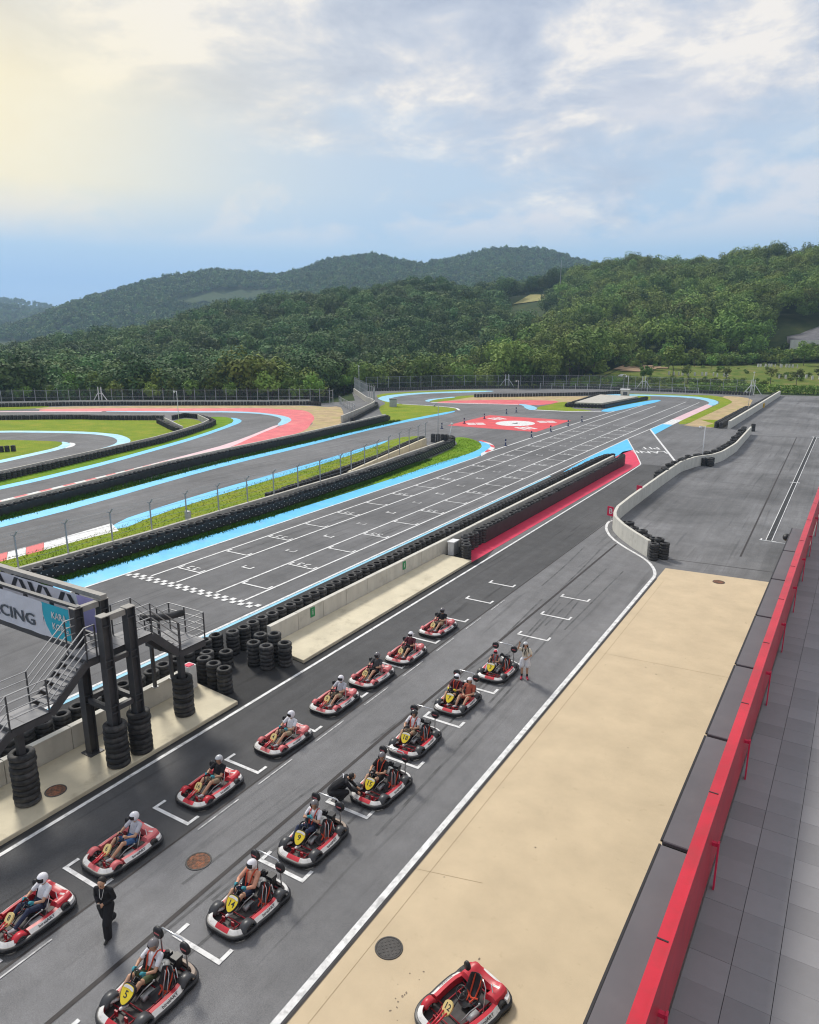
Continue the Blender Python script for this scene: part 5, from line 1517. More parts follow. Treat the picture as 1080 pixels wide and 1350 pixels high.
# ================================================================== START GANTRY
MT['gsteel'] = M('charcoal_painted_steel', (0.062, 0.062, 0.066), 0.5, 0.12, 2, dirt=((0.13, 0.125, 0.12), 1.5, 0.5, 0.8, 0.4))
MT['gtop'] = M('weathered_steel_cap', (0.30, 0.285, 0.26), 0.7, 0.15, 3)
MT['gfloor'] = M('grey_deck_plate', (0.22, 0.22, 0.23), 0.6, 0.1, 3, dirt=((0.12, 0.12, 0.12), 2.5, 0.5, 0.75, 0.4))
MT['rail'] = M('light_grey_rail', (0.42, 0.42, 0.42), 0.45, 0.08, 3, metal=0.3)
MT['banner'] = M('white_banner_cloth', (0.66, 0.67, 0.73), 0.6, 0.05, 0.9, bump=0.25, bscale=2.0)
MT['teal'] = M('teal_banner_print', (0.03, 0.42, 0.55), 0.6, 0.06, 1.2)
MT['lilac'] = M('lilac_banner_print', (0.45, 0.38, 0.68), 0.6, 0.06, 1.2)
MT['ink'] = M('banner_ink', (0.03, 0.035, 0.045), 0.6, 0.1, 3)
MT['inkgrey'] = M('banner_ink_grey', (0.075, 0.09, 0.11), 0.6, 0.1, 3)
G0 = Vector((-20.5, 13.9, 0))
ga = empty('start_gantry', G0, 0, 'charcoal steel start gantry with banners and stairs over the start straight', 'gantry')
ga_off = -G0


def gbuild(m, name, mat, smooth=False):
    o = m.build(name, mat, ga, smooth); o.location = ga_off
    return o


def hcol(x, y, z0, z1, w=.30, dpt=.32):
    m = MB(); h = z1 - z0; c = (z0 + z1) / 2
    for s_ in (-1, 1): m.box((x, y + s_ * (dpt / 2 - .012), c), (w, .024, h))
    m.box((x, y, c), (.02, dpt - .048, h))
    for z in (z1 - .35, 4.0, 3.75, 2.35, 2.1):
        if z0 < z < z1: m.box((x + .07, y, z), (w / 2 - .03, dpt - .06, .02)); m.box((x - .07, y, z), (w / 2 - .03, dpt - .06, .02))
    return m


for x, y in ((-19.85, 13.43), (-19.85, 14.40), (-21.25, 13.43), (-21.25, 14.40)):
    c_ = gbuild(hcol(x, y, .17, 5.56), 'column', MT['gsteel'])
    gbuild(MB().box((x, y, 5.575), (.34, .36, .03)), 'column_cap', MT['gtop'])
for x, y in ((-21.25, 13.43), (-21.25, 14.40)):
    gbuild(MB().box((x, y, .175), (.55, .55, .03)), 'base_plate', MT['gsteel'])
for x in (-19.85, -21.25):
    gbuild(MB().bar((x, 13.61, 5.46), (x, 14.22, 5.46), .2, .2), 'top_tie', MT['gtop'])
    for z in (3.95, 2.2):
        gbuild(MB().bar((x, 13.61, z), (x, 14.22, z), .14, .18), 'tie_beam', MT['gsteel'])
for y in (13.43, 14.40):
    gbuild(MB().bar((-21.08, y, 2.2), (-20.02, y, 2.2), .14, .18), 'tie_beam', MT['gsteel'])
# beams over the track
for y, zt, zb in ((13.43, 5.58, 4.12), (14.40, 5.66, 4.12)):
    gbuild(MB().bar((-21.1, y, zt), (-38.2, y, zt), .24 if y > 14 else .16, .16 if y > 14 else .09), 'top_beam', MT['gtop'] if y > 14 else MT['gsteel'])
    gbuild(MB().bar((-21.42, y, zb), (-38.2, y, zb), .26, .2), 'bottom_beam', MT['gsteel'])
    for x in np.arange(-22.6, -38, -1.55):
        gbuild(MB().bar((x, y, zb + .1), (x, y, zt - .08), .1, .1), 'hanger', MT['gsteel'])
    for x in (-37.9,):
        gbuild(hcol(x, y, 0, 5.5), 'column', MT['gsteel'])
for x in np.arange(-22.6, -38, -3.1):
    gbuild(MB().bar((x, 13.43, 4.12), (x, 14.4, 4.12), .1, .12), 'tie_beam', MT['gsteel'])


def banner_grid(x0, x1, z0, z1, y, n=28, amp=.018):
    m = MB(); k = len(m.v)
    for i in range(n + 1):
        x = x0 + (x1 - x0) * i / n
        for j in range(5):
            z = z0 + (z1 - z0) * j / 4
            m.v.append((x, y + amp * math.sin(x * 5.3 + z * 2) * math.sin(z * 3 + x), z))
    for i in range(n):
        for j in range(4):
            a = i * 5 + j; m.f.append((a, a + 5, a + 6, a + 1)); m.mi.append(0)
    return m


bn = empty('banner', (-25, 13.2, 4.9), 0, 'white banner lettered RACING with a teal end panel on the near gantry beam', 'banner')
bo = Vector((25, -13.2, -4.9))


def bb(m, name, mat, root, off):
    o = m.build(name, mat, root); o.location = off
    return o


bb(banner_grid(-37.5, -22.9, 4.24, 5.5, 13.26, 50), 'banner_cloth', MT['banner'], bn, bo)
tp = [(-22.96, 5.5), (-22.9, 4.98), (-22.78, 4.66), (-22.6, 4.42), (-22.5, 4.3), (-21.42, 4.34), (-21.42, 5.5)]
m = MB(); m.add([(x, 13.258, z) for x, z in tp], [tuple(range(len(tp)))]); bb(m, 'teal_panel', MT['teal'], bn, bo)
m = MB(); m.add([(-22.9, 13.262, 5.49), (-22.9, 13.262, 4.25), (-22.3, 13.262, 4.27), (-22.5, 13.262, 4.9)], [(0, 1, 2, 3)]); bb(m, 'banner_cloth', MT['banner'], bn, bo)


def sign_text(txt, size, mat, root, x, y, z, off, sx=1.0, shear=0.0, align=None):
    o = link('lettering', text_mesh(txt, size, mat, .004), root, (x + off.x, y + off.y, z + off.z), (R(90), 0, 0))
    o.scale = (sx, 1, 1)
    return o


sign_text('RACING', .60, MT['inkgrey'], bn, -25.05, 13.225, 4.70, bo, 1.50)
sign_text('KARA', .34, MT['white'], bn, -21.98, 13.235, 5.12, bo, .95)
sign_text('KORG', .34, MT['white'], bn, -21.95, 13.235, 4.72, bo, .95)
bn2 = empty('banner', (-25, 14.2, 5.0), 0, 'white banner with slanted black strokes and a lilac end on the far gantry beam', 'banner')
bo2 = Vector((25, -14.2, -5.0))
bb(banner_grid(-37.5, -22.3, 4.3, 5.56, 14.24, 50), 'banner_cloth', MT['banner'], bn2, bo2)
m = MB(); m.add([(-22.42, 14.238, 5.56), (-22.2, 14.238, 4.3), (-21.42, 14.238, 4.3), (-21.42, 14.238, 5.56)], [(0, 1, 2, 3)]); bb(m, 'lilac_panel', MT['lilac'], bn2, bo2)
for a, b_ in (((-27.25, 5.52), (-26.9, 5.0)), ((-26.05, 5.52), (-26.45, 4.95)), ((-25.8, 5.5), (-25.45, 4.95)), ((-25.2, 5.5), (-24.95, 4.95)), ((-24.5, 5.5), (-24.85, 4.95)), ((-24.25, 5.48), (-23.85, 4.95)), ((-23.15, 5.5), (-23.5, 4.95)), ((-22.85, 5.48), (-22.48, 4.95)), ((-28.6, 5.5), (-28.25, 4.95)), ((-29.3, 5.5), (-29.7, 4.95))):
    m = MB(); w = .13
    m.add([(a[0] - w, 14.222, a[1]), (b_[0] - w, 14.222, b_[1]), (b_[0] + w, 14.222, b_[1]), (a[0] + w, 14.222, a[1])], [(0, 1, 2, 3)])
    bb(m, 'letter_stroke', MT['ink'], bn2, bo2)

# walkway, stairs and landings
XL, XR = -21.08, -20.05
for y0, y1, z, x0, x1 in ((12.86, 15.42, 4.2, XL, XR), (10.2, 11.45, 3.05, XL, XR), (16.56, 17.8, 3.05, -22.0, XR)):
    gbuild(MB().box(((x0 + x1) / 2, (y0 + y1) / 2, z - .02), (x1 - x0, y1 - y0, .04)), 'deck_plate', MT['gfloor'])
    for x in (x0 + .03, x1 - .03):
        gbuild(MB().box((x, (y0 + y1) / 2, z - .14), (.06, y1 - y0, .26)), 'edge_channel', MT['gsteel'])
    for y in (y0 + .03, y1 - .03):
        gbuild(MB().box(((x0 + x1) / 2, y, z - .15), (x1 - x0 - .13, .06, .22)), 'cross_channel', MT['gsteel'])
    for k in range(1, int((y1 - y0) / .42)):
        gbuild(MB().box(((x0 + x1) / 2, y0 + k * .42, z + .002), (x1 - x0 - .1, .012, .006)), 'plate_joint', MT['gsteel'])


def flight(ya, za, yb, zb, n):
    for i in range(n):
        f = (i + .5) / n
        y = ya + (yb - ya) * (i + .55) / n; z = za + (zb - za) * (i + 1) / (n + 1)
        o = gbuild(MB().box(((XL + XR) / 2, y, z), (XR - XL - .12, abs(yb - ya) / n + .03, .035)), 'tread', MT['gfloor'])
    for x in (XL + .03, XR - .03):
        gbuild(MB().bar((x, ya, za - .12), (x, yb, zb - .12), .055, .27), 'stringer', MT['gsteel'])


flight(12.86, 4.2, 11.45, 3.05, 5)
flight(15.42, 4.2, 16.56, 3.05, 5)
flight(10.2, 3.05, 6.5, .22, 13)


def railing(side_pts, skip_post=()):
    """four rails over posts along a 3-D floor line"""
    for z in (.32, .58, .84, 1.1):
        m = MB(); m.tube([(p[0], p[1], p[2] + z) for p in side_pts], .021, 6)
        gbuild(m, 'handrail' if z > 1 else 'guard_rail', MT['rail'], True)
    for i, p in enumerate(side_pts):
        gbuild(MB().bar(p, (p[0], p[1], p[2] + 1.1), .04, .04), 'rail_post', MT['gsteel'])


railing([(XR, 6.6, .3), (XR, 8.4, 1.68), (XR, 10.15, 3.05), (XR, 11.4, 3.05), (XR, 12.86, 4.2), (XR, 13.22, 4.2)])
railing([(XL, 6.6, .3), (XL, 8.4, 1.68), (XL, 10.15, 3.05), (XL, 11.4, 3.05), (XL, 12.86, 4.2), (XL, 13.22, 4.2)])
railing([(XR, 14.6, 4.2), (XR, 15.42, 4.2), (XR, 16.56, 3.05)])
railing([(XR, 16.6, 3.05), (XR, 17.78, 3.05), (-21.1, 17.78, 3.05), (-21.98, 17.78, 3.05), (-21.98, 17.2, 3.05), (-21.98, 16.6, 3.05)])
railing([(XL, 14.6, 4.2), (XL, 15.42, 4.2), (XL, 16.56, 3.05), (-21.6, 16.56, 3.05)])
# posts under the landings
for x, y, z0, z1 in ((-20.54, 16.95, .17, 2.82), (-20.52, 10.62, .17, 2.82)):
    gbuild(MB().box((x, y, (z0 + z1) / 2), (.2, .2, z1 - z0)), 'support_post', MT['gsteel'])
    gbuild(MB().bar((x, y, 2.8), (x + (.35), y, 2.8), .14, .12), 'bracket', MT['gsteel'])
for x, y in ((-21.9, 16.75), (-21.9, 17.6)):
    gbuild(MB().box((x, y, 1.9), (.11, .11, 1.8)), 'support_post', MT['gsteel'])
    gbuild(MB().box((x, y, 1.01), (.24, .2, .03)), 'base_plate', MT['rail'])
# rolled tarpaulin lying along the stairs rail, small lamps
m = MB(); m.tube([(-21.2, 15.9, 4.35), (-21.18, 16.5, 4.15), (-21.15, 17.1, 4.0), (-21.1, 17.7, 3.95)], .13, 9)
for i, v in enumerate(m.v): m.v[i] = (v[0] + random.uniform(-.02, .02), v[1], v[2] + random.uniform(-.02, .02))
o = m.build('rolled_tarpaulin', MT['rubber_wrap'], None, True); tag(o, 'black rolled tarpaulin lying along the gantry stair railing', 'tarpaulin')
# floodlight stubs under the walkway
for y in (13.8, 14.2):
    gbuild(MB().box((-21.0, y, 4.42), (.16, .2, .2)), 'junction_box', MT['rail'])

# ================================================================== PIT BUILDING (we stand on it)
MT['bred'] = M('red_painted_steel', (0.52, 0.022, 0.042), 0.38, 0.14, 0.8, dirt=((0.33, 0.04, 0.045), 3.0, 0.46, 0.75, 0.6))
MT['bgrey'] = M('slate_grey_cladding', (0.115, 0.115, 0.125), 0.55, 0.10, 0.8, dirt=((0.17, 0.16, 0.16), 1.2, 0.5, 0.8, 0.4))
MT['bdark'] = M('black_cladding_end', (0.022, 0.022, 0.024), 0.5, 0.15, 2)
MT['btile'] = M('grey_stone_deck_tile', (0.245, 0.242, 0.248), 0.8, 0.10, 1.1, spec=0.2, rnd=0.10, bump=0.06, bscale=30, dirt=((0.20, 0.198, 0.205), 2.0, 0.48, 0.75, 0.6))
MT['bwall'] = M('building_render', (0.42, 0.41, 0.39), 0.8, 0.08, 0.7)
MT['glass'] = M('dark_window_glass', (0.02, 0.025, 0.03), 0.08, 0.1, 2, spec=0.6)
bl = empty('pit_building', (0, 0, 0), R(-0.64), 'pit building with grey stone roof terrace and red steel parapet at the right', 'building')
ZD = 7.1
MB().box((5.2, 16, 3.4), (12.2, 68, 6.79)).build('walls', MT['bwall'], bl)
MB().box((5.15, 16, 6.93), (12.3, 68.2, .25)).build('roof_slab', MT['bwall'], bl)
MB().box((5.15, 16, 7.062), (12.2, 68.0, .012)).build('tile_bed', MT['bdark'], bl)
tl = MB().box((0, 0, 0), (.477, .481, .03)).mesh('deck_tile', MT['btile'])
cnt = 0
m = MB()
for j in range(100):
    for i in range(14):
        x = -.965 + .245 + i * .484; y = 5.4 + j * .484
        if x > 1.9 and y > 10 or y > 48: continue
        vis = (x < .12 * (y - 5) * .0 + 1.05) and y < 40
        if i < 4 and cnt < 290 and j < 72:
            link('deck_tile', tl, bl, (x, y, ZD - .008 + random.uniform(-.0015, .0015)), (0, 0, 0)); cnt += 1
        else:
            m.box((x, y, ZD - .008), (.476, .476, .03))
q = m.build('deck_tiles', MT['btile'], bl); q['kind'] = 'stuff'
# parapet: a folded steel box with a raised inner lip
m = MB(); m.box((-1.065, 20, 7.75), (.13, 57.8, 1.02)); q = m.build('parapet', MT['bred'], bl)
MB().box((-.982, 20, 7.76), (.034, 57.8, 1.09)).build('parapet_lip', MT['bred'], bl)
for k in range(20):
    MB().box((-1.065, -8 + 2.95 * k, 8.263), (.128, .02, .006)).build('parapet_joint', MT['bdark'], bl)
for k in range(18):
    y = 18.1 + 2.95 * (k - 6)
    MB().box((-.885, y, ZD + .37), (.022, .07, .74)).build('parapet_bracket', MT['crimson'], bl)
    MB().box((-.925, y, ZD + .70), (.08, .05, .05)).build('bracket_arm', MT['crimson'], bl)
# cladding boxes hung outside the parapet
for k in range(7):
    y0 = 5.95 + 3.26 * k; y1 = y0 + 3.17
    bx = MB().box((-1.37, (y0 + y1) / 2, 7.18), (.46, y1 - y0, .84)); q = bx.build('facade_box', MT['bgrey'], bl); bevel(q, .012, 1)
    MB().box((-1.37, y0 - .012, 7.17), (.42, .02, .78)).build('box_end', MT['bdark'], bl)
    MB().box((-1.608, (y0 + y1) / 2, 7.59), (.03, y1 - y0, .03)).build('edge_trim', MT['bdark'], bl)
MB().box((-1.25, 4.6, 6.5), (.5, 2.4, .6)).build('facade_box', MT['bgrey'], bl)
MB().ball((-1.72, 28.2, 7.35), (.13, .18, .13), 10, 7).build('floodlight', MT['bdark'], bl, True)
MB().bar((-1.7, 28.2, 7.3), (-1.5, 28.3, 7.2), .05).build('floodlight_arm', MT['bdark'], bl)
for k in range(9):                                         # garage openings below
    MB().box((-.915, -6 + 5.6 * k, 1.9), (.03, 4.4, 3.6)).build('garage_door', MT['glass'], bl)
# ================================================================== KARTS
MT['kred'] = M('kart_red_plastic', (0.50, 0.025, 0.04), 0.38, 0.12, 3, dirt=((0.22, 0.06, 0.06), 5.0, 0.5, 0.75, 0.5), rnd=0.12)
MT['kpink'] = M('kart_sun_faded_red', (0.56, 0.13, 0.14), 0.5, 0.14, 3, dirt=((0.35, 0.12, 0.11), 5.0, 0.5, 0.75, 0.5), rnd=0.1)
MT['kwhite'] = M('kart_white_plastic', (0.68, 0.67, 0.66), 0.42, 0.08, 4, dirt=((0.28, 0.25, 0.23), 6.0, 0.5, 0.75, 0.6))
MT['kblack'] = M('kart_black_plastic', (0.022, 0.022, 0.025), 0.42, 0.25, 4, dirt=((0.09, 0.085, 0.08), 6.0, 0.52, 0.78, 0.5))
MT['kfender'] = M('kart_dark_fender', (0.050, 0.052, 0.058), 0.4, 0.2, 4, dirt=((0.12, 0.11, 0.10), 5.0, 0.5, 0.8, 0.4))
MT['kfloor'] = M('kart_floor_pan', (0.055, 0.05, 0.05), 0.6, 0.3, 6, metal=0.2)
MT['kdeepred'] = M('kart_red_frame', (0.30, 0.015, 0.025), 0.45, 0.15, 5)
MT['chrome'] = M('bright_tube', (0.62, 0.62, 0.63), 0.28, 0.06, 5, metal=0.85)
MT['kyellow'] = M('number_plate_yellow', (0.80, 0.62, 0.03), 0.45, 0.06, 4)
MT['kcream'] = M('number_plate_cream', (0.74, 0.58, 0.24), 0.5, 0.1, 5, dirt=((0.45, 0.33, 0.16), 6.0, 0.5, 0.75, 0.5))
MT['ktan'] = M('scuffed_tan_plastic', (0.36, 0.29, 0.24), 0.6, 0.2, 5)
MT['belt'] = M('red_harness_webbing', (0.60, 0.07, 0.03), 0.7, 0.12, 8)
MT['seat'] = M('black_seat_shell', (0.030, 0.032, 0.036), 0.3, 0.15, 4)
MT['tank'] = M('engine_shroud_white', (0.62, 0.62, 0.58), 0.4, 0.08, 6)

half = [(0, -1.03), (.22, -1.03), (.42, -1.0), (.57, -.88), (.66, -.68), (.68, -.45), (.665, -.32), (.685, -.15), (.70, .1), (.70, .34), (.67, .46), (.685, .60), (.68, .78), (.60, .92), (.42, 1.0), (.2, 1.02), (0, 1.02)]
OUT = chaikin(half + [(-x, y) for x, y in reversed(half[1:-1])], 1)


def onorm(i):
    a = Vector(OUT[i - 1]); b = Vector(OUT[(i + 1) % len(OUT)])
    t_ = (b - a).normalized()
    return Vector((t_.y, -t_.x))


def oloop(m, prof, sel=None, mi=0, mif=None):
    """sweep a (outward offset, height) profile along the kart outline, whole or where sel(x, y) holds"""
    n = len(OUT); ids = [i for i in range(n) if sel is None or sel(*OUT[i])]
    if not ids: return m
    runs = [[ids[0]]]
    for i in ids[1:]:
        if i == runs[-1][-1] + 1: runs[-1].append(i)
        else: runs.append([i])
    if sel is not None and len(runs) > 1 and runs[0][0] == 0 and runs[-1][-1] == n - 1:
        runs[0] = runs.pop() + runs[0]
    P = len(prof)
    for run in runs:
        closed = sel is None
        k0 = len(m.v)
        for i in run:
            nn = onorm(i); p = Vector(OUT[i])
            for o_, z in prof:
                q = p + nn * o_; m.v.append((q.x, q.y, z))
        for r in range(len(run) if closed else len(run) - 1):
            a = k0 + r * P; b = k0 + ((r + 1) % len(run)) * P
            for j in range(P - 1):
                m.f.append((a + j, b + j, b + j + 1, a + j + 1))
                x, y = OUT[run[r]]
                m.mi.append(mif(x, y, j) if mif else mi)
        if not closed:
            m.f.append(tuple(k0 + j for j in range(P))); m.mi.append(mi)
            e = k0 + (len(run) - 1) * P
            m.f.append(tuple(e + j for j in reversed(range(P)))); m.mi.append(mi)
    return m


K = {}


def crisp(me, a=28):
    me.polygons.foreach_set('use_smooth', [True] * len(me.polygons))
    me.set_sharp_from_angle(angle=R(a))
    return me


m = oloop(MB(), [(-.06, .045), (0, .045), (.012, .058), (.030, .062), (.034, .098), (.016, .103), (.016, .122), (.034, .127), (.032, .168), (.012, .182), (-.035, .19), (-.06, .185), (-.06, .045)]); K['bumper'] = crisp(m.mesh('bumper', MT['kblack']))
nose_prof = [(-.05, .15), (-.034, .19), (-.09, .236), (-.138, .258), (-.145, .25), (-.148, .12)]
nose_sel = lambda x, y: y < -.66
for key, mats in (('nose_s', ('kred', 'kwhite')), ('nose_t', ('kred', 'kwhite')), ('nose_f', ('kpink', 'kwhite'))):
    m = oloop(MB(), nose_prof, nose_sel, 0, lambda x, y, j: 0 if (abs(x) < .27 or j > 3) else 1); K[key] = crisp(m.mesh('nose_fairing', [MT[a] for a in mats]))
pod_sel_l = lambda x, y: x > .5 and -.36 < y < .50
pod_sel_r = lambda x, y: x < -.5 and -.36 < y < .50
pod_prof = [(-.05, .15), (-.022, .19), (-.115, .262), (-.205, .272), (-.213, .262), (-.215, .10)]
for key, mt in (('pod', 'kred'), ('podf', 'kpink')):
    for sfx, sel in (('l', pod_sel_l), ('r', pod_sel_r)):
        m = oloop(MB(), pod_prof, sel, 0, lambda x, y, j: 1 if j == 1 else 0); K[key + sfx] = crisp(m.mesh('side_pod', [MT[mt], MT['kwhite']]))
rear_prof = [(-.05, .15), (-.015, .20), (-.045, .275), (-.12, .29), (-.125, .2)]
for key, mt in (('rear_w', 'kwhite'), ('rear_t', 'ktan')):
    m = oloop(MB(), rear_prof, lambda x, y: y > .70, 0, lambda x, y, j: 1 if x < -.2 else 0); K[key] = crisp(m.mesh('rear_bumper_cover', [MT[mt], MT['kred']]))
# floor, frame
inner = [(x * .80, y * .88) for x, y in OUT[::3]]
K['floor'] = MB().prism(inner, .05, .075).mesh('floor_pan', MT['kfloor'])
m = MB()
for s_ in (-1, 1):
    m.tube([(s_ * .22, -.88, .12), (s_ * .25, -.5, .12), (s_ * .33, -.2, .12), (s_ * .33, .5, .12), (s_ * .3, .9, .12)], .018, 6)
    m.tube([(s_ * .33, -.3, .12), (s_ * .56, -.3, .13)], .015, 6); m.tube([(s_ * .33, .45, .12), (s_ * .56, .45, .13)], .015, 6)
for y in (-.86, -.35, .2, .85): m.tube([(-.32, y, .12), (.32, y, .12)], .016, 6)
m.tube([(-.56, .62, .14), (.56, .62, .14)], .02, 6)
m.tube([(-.5, -.56, .14), (.5, -.56, .14)], .016, 6)
K['frame'] = m.mesh('frame_tubes', MT['kdeepred'], True)


def wheel(w, r):
    t_ = MB().lathe([(r * .55, -w / 2), (r * .88, -w / 2), (r, -w * .36), (r, w * .36), (r * .88, w / 2), (r * .55, w / 2)], 18, axis='X', close=True).mesh('tyre', MT['rubber'], True)
    q_ = MB().lathe([(0, -w * .3), (r * .3, -w * .34), (r * .5, -w * .45), (r * .57, -w * .46), (r * .57, w * .46), (r * .5, w * .45), (r * .3, w * .34), (0, w * .3)], 12, axis='X').mesh('rim', MT['galv'], True)
    return t_, q_


K['wf'] = wheel(.13, .135); K['wr'] = wheel(.20, .14)


def fender(w, r0, a0, a1, n=9):
    m = MB()
    for i in range(n + 1):
        a = R(a0 + (a1 - a0) * i / n)
        y, z = -math.cos(a) * r0, math.sin(a) * r0
        y2, z2 = -math.cos(a) * (r0 - .05), math.sin(a) * (r0 - .05)
        m.v += [(-w / 2, y2, z2), (-w / 2 + .02, y, z), (w / 2 - .02, y, z), (w / 2, y2, z2)]
    for i in range(n):
        for j in range(3):
            a = i * 4 + j; m.f.append((a, a + 1, a + 5, a + 4)); m.mi.append(0)
    m.f.append((0, 3, 2, 1)); m.mi.append(0); e = n * 4; m.f.append((e, e + 1, e + 2, e + 3)); m.mi.append(0)
    return m


for key, mt in (('fend_b', 'kfender'), ('fend_r', 'kred'), ('fend_p', 'kpink')):
    K[key] = fender(*((.25, .225, 5, 172) if key == 'fend_b' else (.19, .19, 25, 160))).mesh('fender', MT[mt], True)
    K[key + 'r'] = fender(.27, .215, 20, 178).mesh('fender', MT[mt], True)
# seat shell
rows = [(-.10, .15, .155), (-.02, .115, .175), (.12, .105, .185), (.24, .13, .19), (.33, .22, .195), (.39, .36, .195), (.43, .50, .185), (.455, .60, .165), (.462, .635, .13)]
m = MB()
for (y, z, w) in rows:
    for j in range(9):
        u = (j - 4) / 4
        lift = abs(u) ** 2.6 * (.12 if z < .3 else .03)
        fw = abs(u) ** 2.2 * (.0 if z < .2 else .10)
        m.v.append((u * w, y - fw, z + lift))
n9 = len(rows)
for i in range(n9 - 1):
    for j in range(8):
        a = i * 9 + j; m.f.append((a, a + 1, a + 10, a + 9)); m.mi.append(0)
# back face, 18 mm behind
k0 = len(m.v)
for i in range(n9 * 9):
    v = m.v[i]; m.v.append((v[0] * 1.05, v[1] + .018, v[2] - .016))
for i in range(n9 - 1):
    for j in range(8):
        a = k0 + i * 9 + j; m.f.append((a + 9, a + 10, a + 1, a)); m.mi.append(0)
for i in range(n9 - 1):
    for j in (0, 8):
        a = i * 9 + j; m.f.append((a, a + 9, k0 + a + 9, k0 + a)); m.mi.append(0)
for j in range(8):
    for i in (0, n9 - 1):
        a = i * 9 + j; m.f.append((a, a + 1, k0 + a + 1, k0 + a)); m.mi.append(0)
K['seat'] = m.mesh('seat', MT['seat'], True)
m = MB()
for s_ in (-1, 1):
    m.tube([(s_ * .10, .44, .60), (s_ * .095, .37, .42), (s_ * .08, .26, .20), (s_ * .05, .10, .14)], .020, 5)
m.tube([(-.18, .26, .22), (0, .2, .17), (.18, .26, .22)], .02, 5)
K['belt'] = m.mesh('harness', MT['belt'])
m = MB()
ring = [(.14 * math.cos(t_), .14 * math.sin(t_) * .55, .14 * math.sin(t_) * .83) for t_ in np.linspace(0, 2 * math.pi, 21)[:-1]]
m.tube(ring, .017, 7, closed=True)
for a in (0, 2.1, 4.2):
    m.tube([(0, 0, 0), (.13 * math.cos(a), .13 * math.sin(a) * .55, .13 * math.sin(a) * .83)], .011, 5)
m.tube([(0, 0, 0), (0, -.40, -.32)], .014, 6)
K['wheel'] = m.mesh('steering_wheel', MT['kblack'], True)
# number shield of the two-seaters (flat board tilted back)
SH = [(-.15, .155), (-.08, .19), (.08, .19), (.15, .155), (.175, .06), (.13, -.08), (.045, -.19), (-.045, -.19), (-.13, -.08), (-.175, .06)]


def plate(pts, th, sc=1.0, y=0.0):
    m = MB(); n = len(pts)
    f = [(p[0] * sc, -th / 2 + y, p[1] * sc) for p in pts]; b_ = [(p[0] * sc, th / 2 + y, p[1] * sc) for p in pts]
    m.add(f + b_, [tuple(range(n)), tuple(range(2 * n - 1, n - 1, -1))] + [(i, n + i, n + (i + 1) % n, (i + 1) % n) for i in range(n)])
    return m


SH = chaikin(list(reversed(SH)), 1)
K['shield_back'] = plate(SH, .06, 1.13, .02).mesh('shield_frame', MT['kblack'])
K['shield'] = plate(SH, .012, 1.0, -.018).mesh('number_plate', MT['kyellow'])
K['shield_top'] = plate(chaikin([(.14, .15), (.08, .18), (-.08, .18), (-.14, .15), (-.155, .10), (0, .13), (.155, .10)], 1), .008, 1.0, -.026).mesh('shield_band', MT['kwhite'])
EG = chaikin([(0, .16), (-.10, .12), (-.12, 0), (-.085, -.13), (0, -.2), (.085, -.13), (.12, 0), (.10, .12)], 2)
K['egg'] = plate(EG, .05).mesh('number_plate', MT['kcream'])
m = MB()
for s_ in (-1, 1):
    m.tube([(s_ * .03, -.93, .31), (s_ * .035, -.75, .34), (s_ * .05, -.55, .40)], .026, 6, r2=.02)
K['spine'] = m.mesh('nose_spine', MT['kred'], True)
m = MB()
for s_ in (-1, 1): m.box((s_ * .16, -.70, .19), (.09, .03, .14)); m.tube([(s_ * .16, -.70, .12), (s_ * .16, -.78, .14)], .01, 5)
K['pedal'] = m.mesh('pedals', MT['kdeepred'])
# rear cowl of the single-seaters
m = MB()


def cowlz(x, y):
    z = (.285 + .075 * math.exp(-((abs(x) - .40) / .15) ** 2)) + .035 * math.exp(-((y - .86) / .1) ** 2)
    if abs(x) < .25 and y < .72: z -= .17 * (1 - abs(x) / .25) ** .6
    return z


nx, ny = 19, 11
for j in range(ny):
    y = .44 + .50 * j / (ny - 1)
    for i in range(nx):
        x = -.57 + 1.14 * i / (nx - 1)
        sh = 1 - .16 * max(0, (y - .75) / .2) ** 2
        m.v.append((x * sh, y, cowlz(x, y) - (.10 if i in (0, nx - 1) or j in (0, ny - 1) else 0)))
for j in range(ny - 1):
    for i in range(nx - 1):
        if abs(-.57 + 1.14 * (i + .5) / (nx - 1)) < .22 and j < 5: continue
        a = j * nx + i; m.f.append((a, a + 1, a + nx + 1, a + nx)); m.mi.append(1 if (j in (6,) and i in (12, 13, 14)) else 0)
for key, mt in (('cowl', 'kred'), ('cowlp', 'kpink')):
    K[key] = crisp(m.mesh('rear_cowl', [MT[mt], MT['kwhite']]), 40)
# engine, hoop, pads of the two-seaters
m = MB(); m.ball((0, .50, .46), (.14, .15, .12), 12, 8); m.lathe([(.05, 0), (.05, .03), (0, .03)], 10, (0, .48, .575)); K['tank'] = m.mesh('fuel_tank', MT['tank'], True)
m = MB(); m.box((.03, .72, .38), (.34, .26, .26)); m.box((-.09, .70, .55), (.15, .16, .12)); m.box((.14, .74, .54), (.2, .2, .10)); m.lathe([(0, 0), (.05, 0), (.05, .05), (0, .06)], 8, (-.09, .69, .61))
for k in range(5): m.box((.03, .585, .28 + k * .045), (.3, .02, .015))
K['engine'] = m.mesh('engine', MT['kblack'])
m = MB(); m.tube([(-.42, .80, .14), (-.42, .80, .80), (-.40, .80, 1.0), (-.32, .80, 1.09), (.32, .80, 1.09), (.40, .80, 1.0), (.42, .80, .80), (.42, .80, .14)], .020, 8); K['hoop'] = m.mesh('roll_hoop', MT['chrome'], True)
m = MB().lathe([(0, -.05), (.12, -.05), (.155, -.02), (.155, .03), (.12, .05), (0, .05)], 14, axis='Y'); K['pad'] = m.mesh('headrest_pad', MT['kblack'], True)
